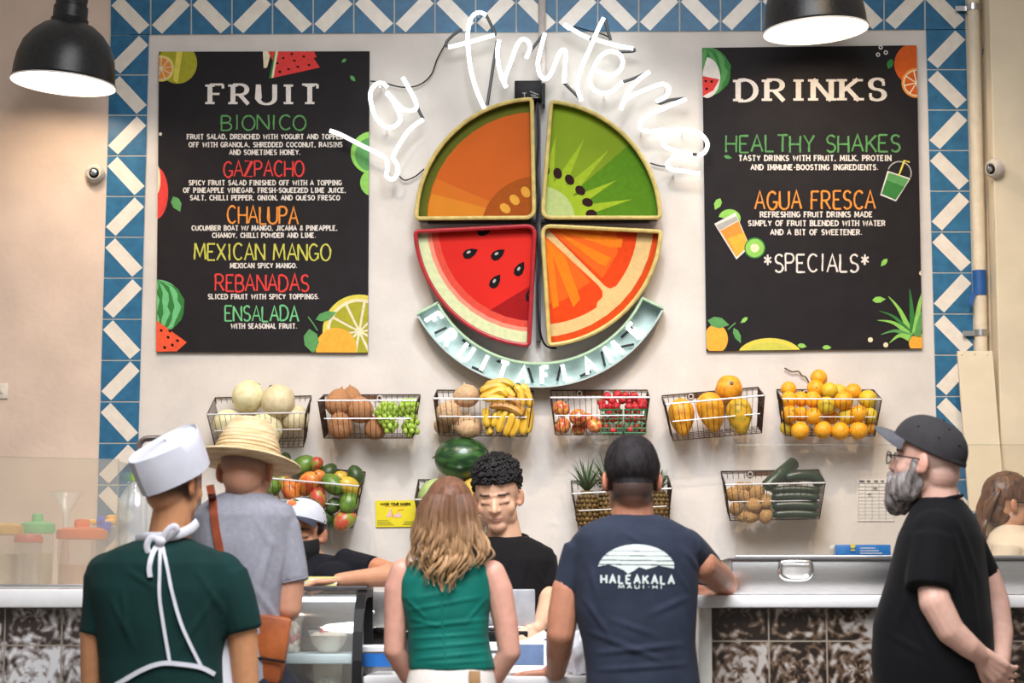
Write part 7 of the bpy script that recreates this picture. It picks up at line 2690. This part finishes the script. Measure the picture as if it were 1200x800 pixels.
# beard
def hp(x, y, z):
    return Hd @ (Vector((x, y, z))*1.04)
bd = MB()
bd.ell((0, .060, -.092), (.054, .056, .046), n=28)
bd.ell((0, .068, -.112), (.046, .048, .042), n=24)
bd.ell((0, .074, -.136), (.032, .034, .026), n=20)
bd.ell((0, .094, -.047), (.032, .016, .010), n=16)
for sx in (-1, 1):
    bd.ell((sx*.050, .042, -.078), (.026, .052, .046), n=18)
    bd.ell((sx*.060, .026, -.062), (.018, .042, .036), n=18)
    bd.ell((sx*.068, .010, -.030), (.010, .018, .040), n=14)
    bd.ell((sx*.030, .088, -.066), (.014, .018, .024), n=12)
for v in bd.v:
    v.xyz = Hd @ (v*1.04)
mbd = fuse(bd, .0045, 3)
noise_disp(mbd, .006, 60, 0, (1, 1, .35))
noise_disp(mbd, .006, 24, 4, (1, 1, .4))
M_beard = mat('grey_beard', rgb(150, 142, 140), rough=.8, col2=rgb(60, 52, 50), scale=60, stretch=(1, 1, .25), bump=.8, bscale=160, lo=.35, hi=.62)
finish('beard', mbd, M_beard, t)
# glasses
gl = MB()
for sx in (-1, 1):
    gl.tube([hp(sx*.034+.023*math.cos(a*PI/10), .106-.004*abs(math.cos(a*PI/10)), .001+.018*math.sin(a*PI/10)) for a in range(20)], .0020, 6, closed=True)
    gl.tube([hp(sx*.057, .102, .008), hp(sx*.078, .06, .008), hp(sx*.083, .0, .004), hp(sx*.081, -.022, -.008), hp(sx*.08, -.03, -.02)], .0022, 6)
gl.tube([hp(-.011, .107, .004), hp(0, .110, .007), hp(.011, .107, .004)], .002, 6)
part('glasses_frame', gl, mat('dark_frame', rgb(44, 36, 34), rough=.3), t)
for sx in (-1, 1):
    ln = MB()
    ln.add([hp(sx*.034+.022*math.cos(a*PI/8), .1045, .001+.017*math.sin(a*PI/8)) for a in range(16)], [tuple(range(16))])
    part('lens', ln, glass_mat('lens_glass', (.9, .92, .93), .88), t, False)
shoes_and_legs(t, px(1095, 700).x, 6.56, .86, M_denim, M_shoe, fyaw=yr)

# ------------------------------------------------------------------ H: seated person at far right
px = Px(7.9)
t = thing('person', (px(1188, 700).x, 7.75, 0), 'person with brown hair, glasses and cream top behind the counter at far right', 'person')
Hd = head_frame(px(1183, 590), -78, -6)
b = head_prims(Hd, .86)
b.cone(px(1178, 603, .0), .046, px(1182, 630, .0), .055)
b.loft(px.rings([(1184, 628, 22, .06), (1186, 660, 28, .08), (1186, 760, 26, .08)]))
b.chain([(px(1172, 664, -.14), .042), (px(1180, 700, -.15), .034), (px(1210, 715, -.12), .026)])
b.merge(hand(px(1210, 715, -.12), (1, .1, -.1), (0, 0, -1), -1, .4, .9))
b.chain([(px(1200, 664, .14), .042), (px(1206, 700, .15), .034), (px(1226, 712, .1), .026)])
b.merge(hand(px(1226, 712, .1), (1, .1, -.1), (0, 0, -1), 1, .4, .9))
me = fuse(b, .0045, 4)
paint(me, face_paint(Hd, (206, 156, 124), .86, closed=False))
finish('body', me, M_skin, t)
sh = MB()
sh.loft([(px(1188, 860), .12, .17), (px(1187, 760), .105, .17), (px(1187, 690), .105, .18), (px(1187, 655), .105, .19), (px(1186, 637), .10, .17), (px(1185, 626), .085, .12), (px(1184, 619), .062, .075), (px(1183, 614), .05, .055)], n=40)
sh.cone(px(1182, 640, -.14), .062, px(1174, 680, -.16), .054, flatcap=True)
sh.cone(px(1194, 640, .14), .062, px(1202, 680, .15), .054, flatcap=True)
ms = fuse(sh, .0065, 4)
noise_disp(ms, .007, 11, 2.0)
finish('blouse', ms, cloth('cream_cotton', 226, 208, 184, .04), t)
M_brh = mat('brown_hair', rgb(112, 76, 52), rough=.4, col2=rgb(62, 40, 28), scale=60, stretch=(1, 1, .15), bump=.4, bscale=150)
def hh(az, el, d):
    if d.y > .5 and d.z < .62:
        return -.012
    if abs(d.x) > .62 and d.z < -.05 and d.y > -.45:
        return -.012
    return .014+.003*noise.noise(Vector((d.x*10, d.y*10, d.z*3)))
hb = hair_shell(Hd, .86, hh)
r2 = random.Random(3)
def hq(x, y, z):
    return Hd @ (Vector((x, y, z))*.86)
for i in range(46):
    a = r2.uniform(-.9, .9)
    s0 = r2.uniform(0, 1)
    p = [hq(.075*a, -.06-.03*s0, .08*math.cos(a)), hq(.088*a, -.105+.02*abs(a), .03), hq(.075*a, -.11, -.03), hq(.045*a, -.105-.01*s0, -.075), hq(.03*a+.02*math.sin(i), -.115-.015*s0, -.12), hq(.03*a, -.10-.02*s0, -.155-.03*s0)]
    hb.tube(catmull(p, 4), [.004+.005*math.sin(PI*min(.95, (j+2)/23)) for j in range(21)], 6)
part('hair', hb, M_brh, t)
gl = MB()
for sx in (-1, 1):
    gl.tube([hq(sx*.034+.023*math.cos(a*PI/10), .104, .0+.017*math.sin(a*PI/10)) for a in range(20)], .0028, 6, closed=True)
    gl.tube([hq(sx*.057, .10, .007), hq(sx*.078, .06, .007), hq(sx*.083, -.005, .003)], .0028, 6)
part('glasses_frame', gl, mat('dark_frame', (0, 0, 0)), t)
shoes_and_legs(t, px(1188, 700).x, 7.75, .8, M_denim, M_shoe, fyaw=-1.3)
